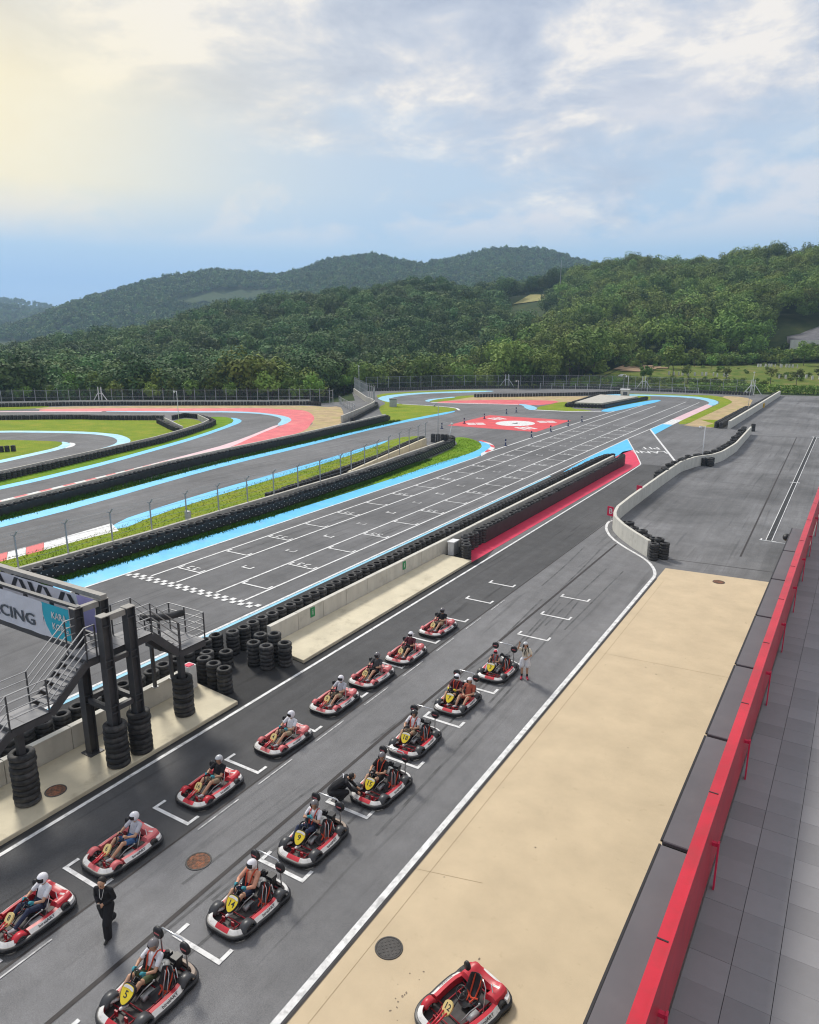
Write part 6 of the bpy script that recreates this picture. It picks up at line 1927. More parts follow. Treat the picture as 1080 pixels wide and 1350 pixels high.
K['padlabel'] = MB().box((0, -.053, 0), (.16, .006, .035)).mesh('pad_label', MT['kpink'])
m = MB(); m.tube([(.16, .44, .60), (.30, .38, .50), (.50, .08, .14)], .013, 6); m.tube([(.50, .08, .14), (.47, .5, .14), (.30, .56, .50)], .013, 6); K['stay'] = m.mesh('seat_stay', MT['chrome'], True)
m = MB(); m.tube([(-.05, -.30, .18), (.0, -.1, .32), (.03, .15, .34)], .014, 6); m.ball((.03, .17, .35), .03, 8, 6); m.box((.02, -.02, .15), (.12, .3, .1)); K['lever'] = m.mesh('brake_lever', MT['galv'], True)
txt_pod = text_mesh('birelART', .095, MT['ink'], .001)


def num_mesh(s): return text_mesh(s, .19, MT['ink'], .002)


def make_kart(kind, x, y, rz, label, num, group, faded=False, seatx=-.26):
    t = empty('go_kart', (x, y, Z2), rz, label, 'go-kart', group)
    L = lambda n, me, loc=None, rot=None: link(n, me, t, loc, rot)
    L('bumper', K['bumper']); L('floor_pan', K['floor']); L('frame_tubes', K['frame'])
    L('nose_fairing', K['nose_f' if faded else ('nose_s' if kind == 1 else 'nose_t')])
    for s_ in ('l', 'r'):
        p = L('side_pod', K[('podf' if faded else 'pod') + s_])
        sg = 1 if s_ == 'l' else -1
        o = link('lettering', txt_pod, p, (sg * .637, .08, .236), None)
        o.rotation_euler = Euler((R(52), 0, sg * R(90)), 'XYZ'); o.scale = (1.25, 1, 1)
    fk = 'fend_b' if kind == 2 else ('fend_p' if faded else 'fend_r')
    for sx in (-1, 1):
        w = L('wheel', K['wf'][0], (sx * .535, -.56, .137)); link('rim', K['wf'][1], w)
        w = L('wheel', K['wr'][0], (sx * .535, .62, .142)); link('rim', K['wr'][1], w)
        L('fender', K[fk], (sx * .50 if kind == 1 else sx * .525, -.56, .135))
        if kind == 2: L('fender', K['fend_br'], (sx * .535, .62, .145))
    L('pedals', K['pedal'])
    if kind == 2:
        L('rear_bumper_cover', K['rear_t' if num in ('5', '9', '6') else 'rear_w'])
        for sx in (-.29, .29):
            s = L('seat', K['seat'], (sx, 0, 0)); link('harness', K['belt'], s)
        L('fuel_tank', K['tank']); L('engine', K['engine']); L('roll_hoop', K['hoop']); L('seat_stay', K['stay']); L('brake_lever', K['lever'])
        L('seat_stay', K['stay'], (-.62 + .5, .0, .0))
        for sx in (-.44, .44):
            p = L('headrest_pad', K['pad'], (sx, .76, .93)); link('pad_label', K['padlabel'], p)
        L('steering_wheel', K['wheel'], (-.27, -.06, .52))
        s = L('shield_frame', K['shield_back'], (-.14, -.42, .43), (R(-42), 0, 0))
        link('number_plate', K['shield'], s); link('shield_band', K['shield_top'], s)
        link('lettering', num_mesh(num), s, (0, -.026, -.0), (R(90), 0, 0)).scale = (1.15, 1.1, 1)
    else:
        L('rear_cowl', K['cowlp' if faded else 'cowl']); L('rear_bumper_cover', K['rear_w'])
        s = L('seat', K['seat'], (0, .06, 0)); link('harness', K['belt'], s)
        L('steering_wheel', K['wheel'], (0, -.04, .52)); L('nose_spine', K['spine'])
        s = L('number_plate', K['egg'], (0, -.47, .44), (R(-42), 0, 0))
        if num: link('lettering', num_mesh(num), s, (0, -.027, .02), (R(90), 0, 0)).scale = (.9, .95, 1)
        L('seat_stay', K['stay'], (-.04, .06, 0)); L('headrest_post', K['pad'], (-.34, .48, .62)).scale = (.6, .8, .75)
        L('brake_lever', K['lever'], (.3, 0, -.02))
    return t


G1, G2 = 'single-seat karts lined up nearest the pit wall', 'two-seater karts lined up in the second row'
row1 = [  # x, y, yaw, number, faded, label
    (-16.15, 7.95, 2, '8', 0, 'bright red single kart cut by the left picture edge, number 8 plate'),
    (-16.2, 10.78, -1, '6', 1, 'faded red single kart whose driver wears a white helmet and blue shorts'),
    (-16.22, 14.12, 1, '16', 0, 'red single kart of the driver in black T-shirt and silver helmet'),
    (-16.1, 17.55, -2, '4', 1, 'worn red single kart of the driver in white shirt just right of the gantry legs'),
    (-16.2, 20.75, 1, '9', 1, 'red and white single kart fifth from the left, driver in grey shirt'),
    (-16.15, 23.3, 0, '10', 1, 'pale red single kart of the driver in dark grey shirt and dark helmet'),
    (-16.05, 25.95, 2, '2', 1, 'pale red single kart second from the far end, driver with white helmet and dark top'),
    (-16.25, 29.3, -1, '3', 1, 'farthest single kart of the row beside the long cream platform')]
for x, y, a, n, f, l in row1:
    make_kart(1, x, y, R(a), l, n, G1, bool(f))
row2 = [(-11.77, 8.05, 1, '5', 'two-seater kart with yellow number 5 plate at the bottom of the picture'),
        (-11.66, 11.12, -1, '14', 'two-seater kart with yellow number 14 plate, driver in peach shirt'),
        (-11.8, 13.92, 1, '9', 'two-seater kart with yellow number 9 plate and tan rear corner'),
        (-11.5, 17.05, -2, '15', 'two-seater kart with yellow number 15 plate being checked by the crouching attendant'),
        (-11.97, 19.95, 2, '18', 'two-seater kart with yellow number 18 plate'),
        (-11.98, 23.3, 0, '7', 'two-seater kart with yellow number 7 plate carrying two people'),
        (-11.75, 26.6, 1, '3', 'two-seater kart with yellow number 3 plate beside the waving woman')]
for x, y, a, n, l in row2:
    make_kart(2, x, y, R(a), l, n, G2)
make_kart(1, -5.62, 11.45, R(-17), 'empty red kart with number 12 plate parked on the beige concrete pad', '12', None)

# ================================================================== PEOPLE
SKIN = M('skin', (0.50, 0.29, 0.19), 0.55, 0.06, 8)


def cloth(name, c): return M(name, c, 0.85, 0.10, 14, bump=0.35, bscale=22)


CL = {'white': cloth('white_cotton', (0.72, 0.72, 0.76)), 'lgrey': cloth('light_grey_cotton', (0.50, 0.50, 0.55)), 'dgrey': cloth('dark_grey_cotton', (0.07, 0.07, 0.075)), 'black': cloth('black_cotton', (0.014, 0.014, 0.017)),
      'navy': cloth('navy_denim', (0.025, 0.035, 0.075)), 'blue': cloth('blue_denim', (0.06, 0.15, 0.34)), 'peach': cloth('peach_cotton', (0.62, 0.31, 0.21)), 'olive': cloth('olive_cotton', (0.08, 0.10, 0.05)), 'khaki': cloth('khaki_cotton', (0.33, 0.27, 0.19)),
      'orange': cloth('orange_red_cotton', (0.42, 0.10, 0.06)), 'teal': cloth('teal_glove', (0.05, 0.28, 0.34)), 'shoe': cloth('white_trainer', (0.62, 0.62, 0.63)), 'maroon': cloth('maroon_cotton', (0.10, 0.02, 0.03)), 'cream': cloth('cream_blouse', (0.70, 0.64, 0.53)),
      'redshoe': cloth('red_trainer', (0.35, 0.03, 0.06)), 'skin': SKIN, 'grey': cloth('grey_cotton', (0.20, 0.19, 0.21)), 'yellow': cloth('yellow_glove', (0.72, 0.62, 0.05))}
HAIR = M('dark_hair', (0.018, 0.014, 0.012), 0.5, 0.2, 20)
EYE = M('eye_dark', (0.02, 0.015, 0.012), 0.3, 0.1, 5)
LIP = M('lips', (0.45, 0.12, 0.11), 0.5, 0.05, 5)
# slots: 0 skin, 1 shirt, 2 trousers, 3 shoes, 4 gloves or hands


def bone_mesh(m, a, ra, b, rb, sx=1.0, xdir=(1, 0, 0), seg=10):
    """round-ended tapering limb; sx widens it along xdir"""
    a = Vector(a); b = Vector(b); d = b - a; L = max(d.length, 1e-4); d = d / L
    X = Vector(xdir); X = (X - d * X.dot(d))
    if X.length < 1e-3: X = d.orthogonal()
    X.normalize(); Y = d.cross(X)
    prof = []
    for k in range(4):
        t_ = math.pi / 2 * k / 4; prof.append((ra * math.sin(t_), -ra * math.cos(t_)))
    prof.append((ra, 0)); prof.append(((ra + rb) / 2, L / 2)); prof.append((rb, L))
    for k in range(1, 5):
        t_ = math.pi / 2 * k / 4; prof.append((rb * math.cos(t_), L + rb * math.sin(t_)))
    k0 = len(m.v)
    for r, z in prof:
        for j in range(seg):
            t_ = 2 * math.pi * j / seg
            p = a + d * z + X * (r * sx * math.cos(t_)) + Y * (r * math.sin(t_)); m.v.append(tuple(p))
    for i in range(len(prof) - 1):
        for j in range(seg):
            a0 = k0 + i * seg; a1 = a0 + seg
            m.f.append((a0 + j, a0 + (j + 1) % seg, a1 + (j + 1) % seg, a1 + j)); m.mi.append(0)


def hand_bones(w, d, nrm, side, curl=0.7, s=1.0):
    """palm, four unequal bent fingers and a side thumb; d along the palm, nrm out of its back"""
    w = Vector(w); d = Vector(d).normalized(); nrm = Vector(nrm); nrm = (nrm - d * nrm.dot(d)).normalized()
    acr = d.cross(nrm) * side
    B = []
    pc = w + d * .085 * s
    B.append((w, .027 * s, pc, .027 * s, 1.45, acr, 4))
    for i, (off, ln) in enumerate(((-.030, .068), (-.010, .078), (.011, .073), (.030, .057))):
        p0 = w + d * .08 * s + acr * off * s
        p1 = p0 + (d * math.cos(curl * .5) - nrm * math.sin(curl * .5)) * ln * .5 * s
        p2 = p1 + (d * math.cos(curl * 1.3) - nrm * math.sin(curl * 1.3)) * ln * .32 * s
        p3 = p2 + (d * math.cos(curl * 2.0) - nrm * math.sin(curl * 2.0)) * ln * .26 * s
        for q0, q1, r0, r1 in ((p0, p1, .0105, .010), (p1, p2, .010, .0095), (p2, p3, .0095, .0085)):
            B.append((q0, r0 * s, q1, r1 * s, 1, acr, 4))
    t0 = w + d * .025 * s - acr * .026 * s; t1 = t0 + (d * .6 - acr * .7 - nrm * .35).normalized() * .04 * s; t2 = t1 + (d * .85 - acr * .1 - nrm * .45).normalized() * .036 * s
    B.append((t0, .0135 * s, t1, .012 * s, 1, acr, 4)); B.append((t1, .012 * s, t2, .010 * s, 1, acr, 4))
    return B


def head_bones(c, f, up, s=1.0):
    """skull, jaw, nose, brow and ears; c centre, f facing"""
    c = Vector(c); f = Vector(f).normalized(); up = Vector(up); up = (up - f * up.dot(f)).normalized(); r = f.cross(up)
    B = [(c + up * .02 * s - f * .015 * s, .092 * s, c + up * .025 * s + f * .01 * s, .090 * s, .90, r, 0), (c - up * .045 * s + f * .028 * s, .062 * s, c - up * .085 * s + f * .055 * s, .036 * s, 1.05, r, 0),
         (c + f * .092 * s + up * .012 * s, .012 * s, c + f * .110 * s - up * .022 * s, .015 * s, 1, r, 0)]
    for s_ in (-1, 1):
        B.append((c + r * s_ * .083 * s - up * .02 * s, .014 * s, c + r * s_ * .088 * s + up * .02 * s, .018 * s, .5, r, 0))
    return B


_body_cache = {}


def body_mesh(key, bones, voxel=.011, ratio=.35):
    if key in _body_cache: return _body_cache[key]
    m = MB()
    for (a, ra, b, rb, sx, xd, sl_) in bones: bone_mesh(m, a, ra, b, rb, sx, xd)
    o = m.build('body_draft', SKIN)
    md = o.modifiers.new('remesh', 'REMESH'); md.mode = 'VOXEL'; md.voxel_size = voxel; md.use_smooth_shade = True
    sm = o.modifiers.new('smooth', 'SMOOTH'); sm.factor = .5; sm.iterations = 2
    dc = o.modifiers.new('decimate', 'DECIMATE'); dc.ratio = ratio
    me = bpy.data.meshes.new_from_object(o.evaluated_get(bpy.context.evaluated_depsgraph_get()))
    bpy.data.objects.remove(o)
    me.name = 'body'
    n = len(me.polygons)
    ctr = np.empty(n * 3); me.polygons.foreach_get('center', ctr); ctr = ctr.reshape(-1, 3)
    best = np.full(n, 1e9); slot = np.zeros(n, int)
    for (a, ra, b, rb, sx, xd, sl_) in bones:
        a = np.array(a); b = np.array(b); ab = b - a
        t_ = np.clip(((ctr - a) @ ab) / max(ab @ ab, 1e-9), 0, 1)
        q = ctr - a - t_[:, None] * ab
        X = np.array(xd); X = X / max(np.linalg.norm(X), 1e-6)
        qx = q @ X
        q = q - np.outer(qx * (1 - 1 / max(sx, 1)), X)
        dd = np.linalg.norm(q, axis=1) - (ra + (rb - ra) * t_)
        w_ = dd < best; best[w_] = dd[w_]; slot[w_] = sl_
    me.materials.clear()
    for _ in range(5): me.materials.append(SKIN)
    me.polygons.foreach_set('material_index', slot.tolist())
    me.polygons.foreach_set('use_smooth', [True] * n)
    me.update()
    _body_cache[key] = me
    return me


def person(me, loc, rz, label, outfit, group=None, scale=1.0):
    o = link('person', me, None, loc, (0, 0, rz))
    o.scale = (scale,) * 3
    for i, c in enumerate(outfit):
        o.material_slots[i].link = 'OBJECT'; o.material_slots[i].material = CL[c]
    return tag(o, label, 'person', group)


def V(*a): return Vector(a)


def limb(B, a, ra, b, rb, cut, s0, s1, sx=1.0, loose=.012):
    """limb whose upper share (cut) is clothed by s0 and the rest s1"""
    a = V(*a); b = V(*b); c = a.lerp(b, cut); rc = ra + (rb - ra) * cut
    if cut > 0: B.append((a, ra + loose, c, rc + loose, sx, (1, 0, 0), s0))
    if cut < 1: B.append((c if cut > 0 else a, rc, b, rb, sx, (1, 0, 0), s1))


def seated(key, sleeve=.55, fore=0.0, thigh=.8, shin=0.0, hands='wheel', child=False, lean=0.0):
    B = []
    B.append((V(0, .29, .22), .125, V(0, .36, .36), .118, 1.3, (1, 0, 0), 2))
    B.append((V(0, .37, .38), .118, V(0, .45 + lean, .58), .122, 1.38, (1, 0, 0), 1))
    B.append((V(-.13, .46 + lean, .655), .066, V(.13, .46 + lean, .655), .066, 1, (1, 0, 0), 1))
    B.append((V(0, .46 + lean, .66), .055, V(0, .45 + lean, .75), .05, 1, (1, 0, 0), 0))
    B += head_bones((0, .43 + lean, .86), (0, -1, -.18), (0, 0, 1))
    for s_ in (-1, 1):
        sh = (s_ * .185, .46 + lean, .645)
        if hands == 'wheel': el = (s_ * .27, .21, .47); wr = (s_ * .165, .03, .50); hd = V(-s_ * .12, -.55, .55); nr = V(s_ * .8, .1, .5)
        elif hands == 'lap': el = (s_ * .25, .26, .42); wr = (s_ * .10, .08, .42); hd = V(-s_ * .5, -.6, -.05); nr = V(0, 0, 1)
        else:  # fastening the strap at the chest
            el = (s_ * .26, .26, .46); wr = (s_ * .09, .20, .56); hd = V(-s_ * .6, .15, .35); nr = V(0, -1, .2)
        limb(B, sh, .052, el, .042, sleeve, 1, 0, loose=.016)
        limb(B, el, .041, wr, .030, fore, 1, 0)
        B += hand_bones(wr, hd, nr, s_, .95)
        hip = (s_ * .10, .27, .20); kn = (s_ * .17, -.13, .40); an = (s_ * .15, -.50, .17)
        limb(B, hip, .088, kn, .060, thigh, 2, 0, loose=.012)
        limb(B, kn, .058, an, .040, shin, 2, 0, loose=.010)
        B.append((V(s_ * .15, -.50, .15), .045, V(s_ * .16, -.66, .20), .036, 1.1, (1, 0, 0), 3))
    return body_mesh(key, B)


def helmet_mesh(name, shell, trim, kind):
    """kind full: visor band; kind open: face left open under a peak of shell"""
    m = MB(); seg, rings = 24, 16
    keep = {}
    vs = []
    for i in range(rings + 1):
        ph = math.pi * i / rings - math.pi / 2
        for j in range(seg):
            t_ = 2 * math.pi * j / seg - math.pi / 2
            z = math.sin(ph)
            rx, ry, rz_ = .128, .150, .145
            if z < -.35: rx *= .94; ry *= .97
            vs.append((rx * math.cos(ph) * math.cos(t_), ry * math.cos(ph) * math.sin(t_), rz_ * max(z, -.80)))
    m.v = vs
    for i in range(1, rings):
        ph = -90 + 180 * (i + .5) / rings
        if ph < -52: continue
        for j in range(seg):
            az_ = min((j + .5), seg - j - .5) * 360 / seg
            fc = (i * seg + j, i * seg + (j + 1) % seg, (i + 1) * seg + (j + 1) % seg, (i + 1) * seg + j)
            if kind == 'open' and az_ < 58 and ph < 18: continue
            mi = 0
            if kind == 'full' and az_ < 62 and -22 < ph < 22: mi = 1
            if kind == 'open' and (ph < -20 or (az_ < 66 and ph < 26)): mi = 1
            if kind == 'stripe':
                mi = 2 if (az_ < 40 and ph > 24) or (40 < az_ < 62 and ph > 8) else 0
                if az_ < 62 and -24 < ph < 20: mi = 1
            m.f.append(fc); m.mi.append(mi)
    me = m.mesh(name, [shell, trim, MT['kred']], True)
    return me


HS = {k: M('helmet_' + k, c, 0.22, 0.06, 9, coat=.4) for k, c in dict(white=(0.78, 0.77, 0.82), black=(0.02, 0.02, 0.022), silver=(0.45, 0.47, 0.50), grey=(0.16, 0.15, 0.16), red=(0.35, 0.03, 0.04)).items()}
VIS = M('dark_visor', (0.012, 0.012, 0.015), 0.12, 0.1, 5, spec=.6)
HM = {k: helmet_mesh('helmet', HS[k], VIS, 'full') for k in HS}
HMO = {k: helmet_mesh('helmet', HS[k], HS['black'], 'open') for k in HS}
HMS = helmet_mesh('helmet', HS['white'], VIS, 'stripe')


def add_helmet(p, me, c=(0, .43, .875), rot=(0, 0, 0), s=1.0):
    o = link('helmet', me, p, c, rot); o.scale = (s,) * 3
    # a sub-part visible on the photo: the round visor hinge studs
    for s_ in (-1, 1):
        pass
    return o


SA = seated('short_shorts', .6, 0, .72, 0)
SB = seated('short_long', .6, 0, 1, 1)
SC = seated('long_shorts', 1, .9, .72, 0)
SD = seated('lap_shorts', .6, 0, .72, 0, 'lap')
SE = seated('strap_long', .6, 0, 1, .9, 'strap')
SF = seated('bare_arms', .12, 0, 1, .9, 'wheel')
GP = 'seated kart drivers'
drv1 = [(SB, ('skin', 'white', 'navy', 'shoe', 'teal'), HM['white'], 'person in white shirt and dark trousers driving the kart at the left edge', (R(-6), 0, R(10))),
        (SA, ('skin', 'lgrey', 'blue', 'shoe', 'skin'), HM['white'], 'person in pale grey shirt and blue shorts driving the second kart, white helmet', (R(-6), 0, R(-6))),
        (SA, ('skin', 'black', 'khaki', 'shoe', 'teal'), HMO['silver'], 'person in black T-shirt with silver open helmet in the third kart', (0, 0, R(14))),
        (SA, ('skin', 'white', 'khaki', 'shoe', 'teal'), HM['white'], 'person in white shirt and khaki shorts driving the fourth kart', (R(-4), 0, R(-18))),
        (SA, ('skin', 'lgrey', 'khaki', 'shoe', 'black'), HM['white'], 'person in light grey shirt driving the fifth kart', (R(-8), 0, R(8))),
        (SA, ('skin', 'dgrey', 'black', 'shoe', 'black'), HM['grey'], 'person in dark grey shirt with dark helmet driving the sixth kart', (R(-4), 0, R(-8))),
        (SA, ('skin', 'maroon', 'black', 'shoe', 'black'), HM['white'], 'person in dark maroon top with white helmet driving the seventh kart', (R(-2), 0, R(4))),
        (SA, ('skin', 'black', 'khaki', 'shoe', 'skin'), HM['grey'], 'person in black top driving the farthest single kart', (R(-4), 0, R(10)))]
for (x, y, a, n, f, l), (me, of, hm_, lb, hr) in zip(row1, drv1):
    p = person(me, (x, y + .05, .045), R(a), lb, of, GP)
    add_helmet(p, hm_, rot=hr)
drv2 = [(SA, ('skin', 'white', 'olive', 'shoe', 'teal'), HMO['grey'], 'person in white T-shirt and olive shorts at the wheel of kart 5', (0, 0, R(20))),
        (SC, ('skin', 'peach', 'navy', 'shoe', 'teal'), HM['white'], 'person in peach long-sleeved shirt with white helmet in kart 14', (R(-12), 0, R(-8))),
        (SE, ('skin', 'white', 'navy', 'shoe', 'teal'), HMO['grey'], 'person in white T-shirt fastening the harness in kart 9', (R(-10), 0, R(8))),
        (SA, ('skin', 'black', 'black', 'shoe', 'skin'), HMO['grey'], 'person in black T-shirt with red harness in kart 15', (R(4), 0, R(12))),
        (SA, ('skin', 'white', 'khaki', 'shoe', 'skin'), HMO['black'], 'person in white sleeveless top with black helmet in kart 18', (0, 0, R(-6))),
        (SA, ('skin', 'maroon', 'black', 'shoe', 'yellow'), HM['white'], 'person in dark maroon shirt driving kart 7', (R(-16), 0, R(6))),
        (SF, ('skin', 'grey', 'lgrey', 'shoe', 'skin'), HMS, 'child in grey tank top with red and white helmet in kart 3', (0, 0, R(8)))]
for (x, y, a, n, l), (me, of, hm_, lb, hr) in zip(row2, drv2):
    ch = .84 if n == '3' else 1.0
    p = person(me, (x - .28, y + (.07 if ch < 1 else .04), .05), R(a), lb, of, GP, ch)
    add_helmet(p, hm_, rot=hr)
    # harness straps over the shoulders
    m = MB()
    for s_ in (-1, 1):
        m.tube([(s_ * .10, .53, .70), (s_ * .105, .44, .725), (s_ * .10, .335, .66), (s_ * .075, .275, .50), (s_ * .04, .20, .36)], .019, 5)
    m.build('harness_strap', MT['belt'], p)
p = person(SD, (-11.98 + .30, 23.3 + .04, .05), 0, 'passenger in orange red top beside the driver of kart 7', ('skin', 'orange', 'orange', 'shoe', 'skin'), GP)
add_helmet(p, HMO['white'], rot=(R(-10), 0, R(10)))

# face details for the people whose faces are seen


def face(p, c, f, up, s=1.0, mouth=True):
    c = V(*c); f = V(*f).normalized(); up = V(*up); up = (up - f * up.dot(f)).normalized(); r = f.cross(up)
    for s_ in (-1, 1):
        q = c + f * .086 * s + up * .022 * s + r * s_ * .034 * s
        MB().ball(tuple(q), (.013 * s, .010 * s, .008 * s), 8, 5).build('eye', EYE, p, True)
        q2 = q + up * .02 * s
        MB().bar(q2 - r * .018 * s, q2 + r * .018 * s, .007 * s).build('eyebrow', HAIR, p)
    if mouth:
        q = c + f * .094 * s - up * .052 * s
        MB().ball(tuple(q), (.024 * s, .010 * s, .009 * s), 8, 5).build('mouth', LIP, p, True)


# standing attendant in black, mid stride, looking down at something in the hands
B = []
B.append((V(0, 0, .93), .125, V(0, .0, 1.05), .115, 1.25, (1, 0, 0), 2)); B.append((V(0, 0, 1.06), .115, V(0, -.02, 1.32), .125, 1.4, (1, 0, 0), 1))
B.append((V(-.15, -.02, 1.40), .066, V(.15, -.02, 1.40), .066, 1, (1, 0, 0), 1)); B.append((V(0, -.02, 1.42), .052, V(0, -.05, 1.52), .048, 1, (1, 0, 0), 0))
B += head_bones((0, -.075, 1.605), (0, -1, -.35), (0, 0, 1))
for s_ in (-1, 1):
    sh = (s_ * .195, -.02, 1.39); el = (s_ * .25, .02, 1.13); wr = (s_ * .07, -.20, 1.10)
    limb(B, sh, .055, el, .046, 1, 1, 0); limb(B, el, .044, wr, .031, .92, 1, 0); B += hand_bones(wr, (-s_ * .5, -.7, .0), (s_ * .6, 0, .7), s_, .9)
    st = s_ * .16
    hip = (s_ * .10, 0, .90); kn = (s_ * .105, -.06 - st * .9, .50); an = (s_ * .10, .05 - st * 1.6 + (.10 if s_ < 0 else 0), .10 + (.05 if s_ < 0 else 0))
    limb(B, hip, .105, kn, .088, 1, 2, 0, loose=.03); limb(B, kn, .085, an, .075, .96, 2, 0, loose=.03)
    B.append((V(*an) + V(0, .03, -.045), .042, V(*an) + V(0, -.17, -.06), .036, 1.15, (1, 0, 0), 3))
p = person(body_mesh('stroller', B, .012), (-14.08, 8.75, .012), R(25), 'person dressed all in black walking across the pit lane at lower left', ('skin', 'black', 'black', 'shoe', 'skin'), None, .95)
CL['bshoe'] = cloth('black_shoe', (0.03, 0.03, 0.03)); p.material_slots[3].material = CL['bshoe']
m = MB(); m.ball((0, -.052, 1.635), (.098, .105, .105), 12, 9); m.ball((0, -.0, 1.58), (.085, .075, .11), 10, 7)
m.v = [v for v in m.v]
hr_ = m.build('hair', HAIR, p, True); hr_.location = (0, .022, .018)
face(p, (0, -.075, 1.605), (0, -1, -.35), (0, 0, 1))
MB().box((0.0, -.30, 1.11), (.09, .02, .15)).build('phone', MT['kblack'], p)
m = MB(); m.tube([(-.06, -.10, 1.45), (-.03, -.165, 1.25), (0, -.16, 1.18), (.03, -.165, 1.25), (.06, -.10, 1.45)], .006, 5); m.build('lanyard', MT['whitemetal'], p)

# crouching attendant at the nose of kart 15 (faces +x, bent forward over the bumper)
B = []
B.append((V(0, .22, .42), .135, V(0, .12, .56), .125, 1.25, (1, 0, 0), 2)); B.append((V(0, .10, .58), .125, V(0, -.20, .78), .128, 1.4, (1, 0, 0), 1))
B.append((V(-.15, -.26, .81), .066, V(.15, -.26, .81), .066, 1, (1, 0, 0), 1)); B.append((V(0, -.29, .82), .052, V(0, -.36, .86), .048, 1, (1, 0, 0), 0))
B += head_bones((0, -.45, .88), (0, -.75, -.65), (0, -.65, .75))
for s_ in (-1, 1):
    sh = (s_ * .19, -.27, .79); el = (s_ * .22, -.42, .56); wr = (s_ * .12, -.60, .40)
    limb(B, sh, .055, el, .046, 1, 1, 0); limb(B, el, .044, wr, .031, .8, 1, 0); B += hand_bones(wr, (0, -.7, -.5), (0, -.4, .8), s_, .9)
    hip = (s_ * .11, .20, .40); kn = (s_ * .22, -.25, .48); an = (s_ * .16, .06, .10)
    limb(B, hip, .10, kn, .075, 1, 2, 0, loose=.02); limb(B, kn, .07, an, .055, .95, 2, 0, loose=.02)
    B.append((V(*an) + V(0, .02, -.045), .042, V(*an) + V(0, -.18, -.06), .036, 1.15, (1, 0, 0), 3))
p = person(body_mesh('croucher', B, .012), (-12.32, 15.86, .01), R(128), 'person in black crouching at the nose of kart 15', ('skin', 'black', 'black', 'shoe', 'skin'))
m = MB(); m.ball((0, -.435, .905), (.098, .105, .102), 12, 9); m.build('hair', HAIR, p, True)
m = MB(); m.tube([(-.12, -.16, .935), (0, -.18, .95), (.12, -.16, .935)], .012, 5); m.build('collar_stripe', CL['white'], p)

# woman in white blouse and shorts, one arm raised with a small camera
B = []
B.append((V(0, 0, .86), .115, V(0, 0, .98), .095, 1.3, (1, 0, 0), 2)); B.append((V(0, 0, 1.0), .092, V(0, 0, 1.22), .105, 1.32, (1, 0, 0), 1))
for s_ in (-1, 1): B.append((V(s_ * .06, -.055, 1.20), .055, V(s_ * .06, -.06, 1.19), .055, 1, (1, 0, 0), 1))
B.append((V(-.12, 0, 1.31), .055, V(.12, 0, 1.31), .055, 1, (1, 0, 0), 1)); B.append((V(0, 0, 1.33), .043, V(0, -.015, 1.42), .041, 1, (1, 0, 0), 0))
B += head_bones((0, -.03, 1.50), (0, -1, .05), (0, 0, 1), .95)
sh = (-.165, 0, 1.30); el = (-.30, -.06, 1.36); wr = (-.235, -.10, 1.60)
B.append((V(*sh), .066, V(-.235, -.03, 1.33), .072, 1, (1, 0, 0), 1)); B.append((V(-.235, -.03, 1.33), .040, V(*el), .037, 1, (1, 0, 0), 0)); limb(B, el, .037, wr, .026, 0, 0, 0); B += hand_bones(wr, (.12, -.05, .9), (0, .9, .1), -1, .9, .92)
sh = (.165, 0, 1.30); el = (.245, -.02, 1.06); wr = (.07, -.16, .98)
B.append((V(*sh), .066, V(.215, -.01, 1.17), .074, 1, (1, 0, 0), 1)); B.append((V(.215, -.01, 1.17), .040, V(*el), .037, 1, (1, 0, 0), 0)); limb(B, el, .037, wr, .026, 0, 0, 0); B += hand_bones(wr, (-.8, -.1, -.35), (0, -.9, .2), 1, .5, .92)
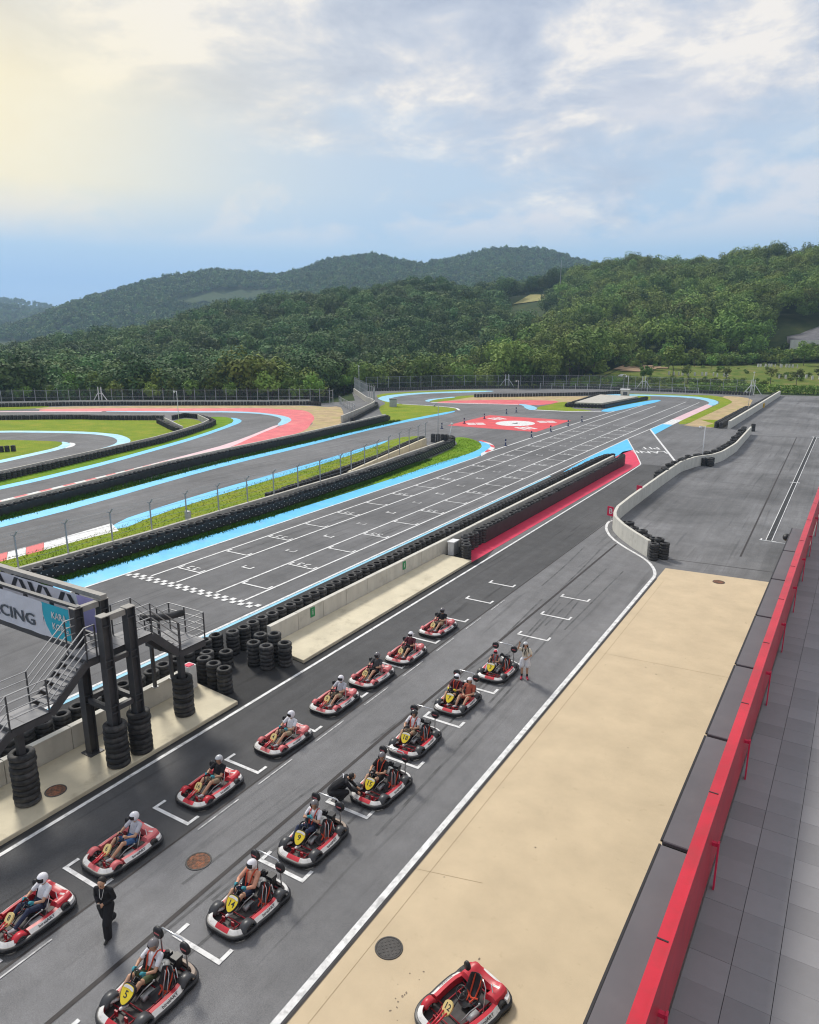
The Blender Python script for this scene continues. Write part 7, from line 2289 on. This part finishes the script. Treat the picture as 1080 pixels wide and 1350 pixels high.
for s_ in (-1, 1):
    hip = (s_ * .095, 0, .84); md_ = (s_ * .115, -.005, .62); kn = (s_ * .105, -.01, .47); an = (s_ * .11, .02, .10)
    B.append((V(*hip), .108, V(*md_), .118, 1, (1, 0, 0), 2)); B.append((V(*md_), .068, V(*kn), .052, 1, (1, 0, 0), 0)); B.append((V(*kn), .053, V(s_ * .108, .01, .22), .040, 1, (1, 0, 0), 0)); B.append((V(s_ * .108, .01, .22), .040, V(*an), .038, 1, (1, 0, 0), 4 if False else 3))
    B.append((V(*an) + V(0, .03, -.045), .044, V(*an) + V(s_ * .03, -.15, -.06), .037, 1.1, (1, 0, 0), 3))
p = person(body_mesh('woman', B, .010, .4), (-10.55, 26.75, .012), R(22), 'woman in cream blouse and white shorts raising a small camera beside kart 3', ('skin', 'cream', 'white', 'redshoe', 'skin'), None, 1.04)
for s_ in (-1, 1):
    MB().lathe([(.045, .135), (.043, .25), (.036, .25)], 12, (s_ * .109, .014, 0)).build('sock', CL['black'], p, True)
o = link('helmet', HMO['silver'], p, (0, -.015, 1.515), (R(-6), 0, 0)); o.scale = (.96,) * 3
face(p, (0, -.03, 1.50), (0, -1, .05), (0, 0, 1), .95)
m = MB()
for s_ in (-1, 1): m.tube([(0, -.10, 1.335), (s_ * .03, -.13, 1.25), (s_ * .035, -.135, 1.10)], .014, 5)
m.tube([(-.05, -.07, 1.36), (0, -.095, 1.34), (.05, -.07, 1.36)], .012, 5); m.build('ribbon_tie', CL['black'], p)
m = MB()
for s_ in (-1, 1): m.tube([(s_ * .085, .03, 1.47), (s_ * .115, -.03, 1.36), (s_ * .12, -.09, 1.22)], .024, 6, r2=.012)
m.build('hair', HAIR, p, True)
cmr = empty('action_camera', (-10.55, 26.75, .012), R(22), 'small dark action camera held up in the raised hand of the woman', 'camera')
o = MB().box((-.215 * 1.04, -.15 * 1.04, 1.70 * 1.04), (.07, .045, .055)).build('camera_body', MT['kblack'], cmr)
MB().lathe([(0, -.012), (.016, -.012), (.018, 0)], 10, (-.215 * 1.04, -.18 * 1.04, 1.705 * 1.04), axis='Y').build('lens', MT['galv'], cmr)
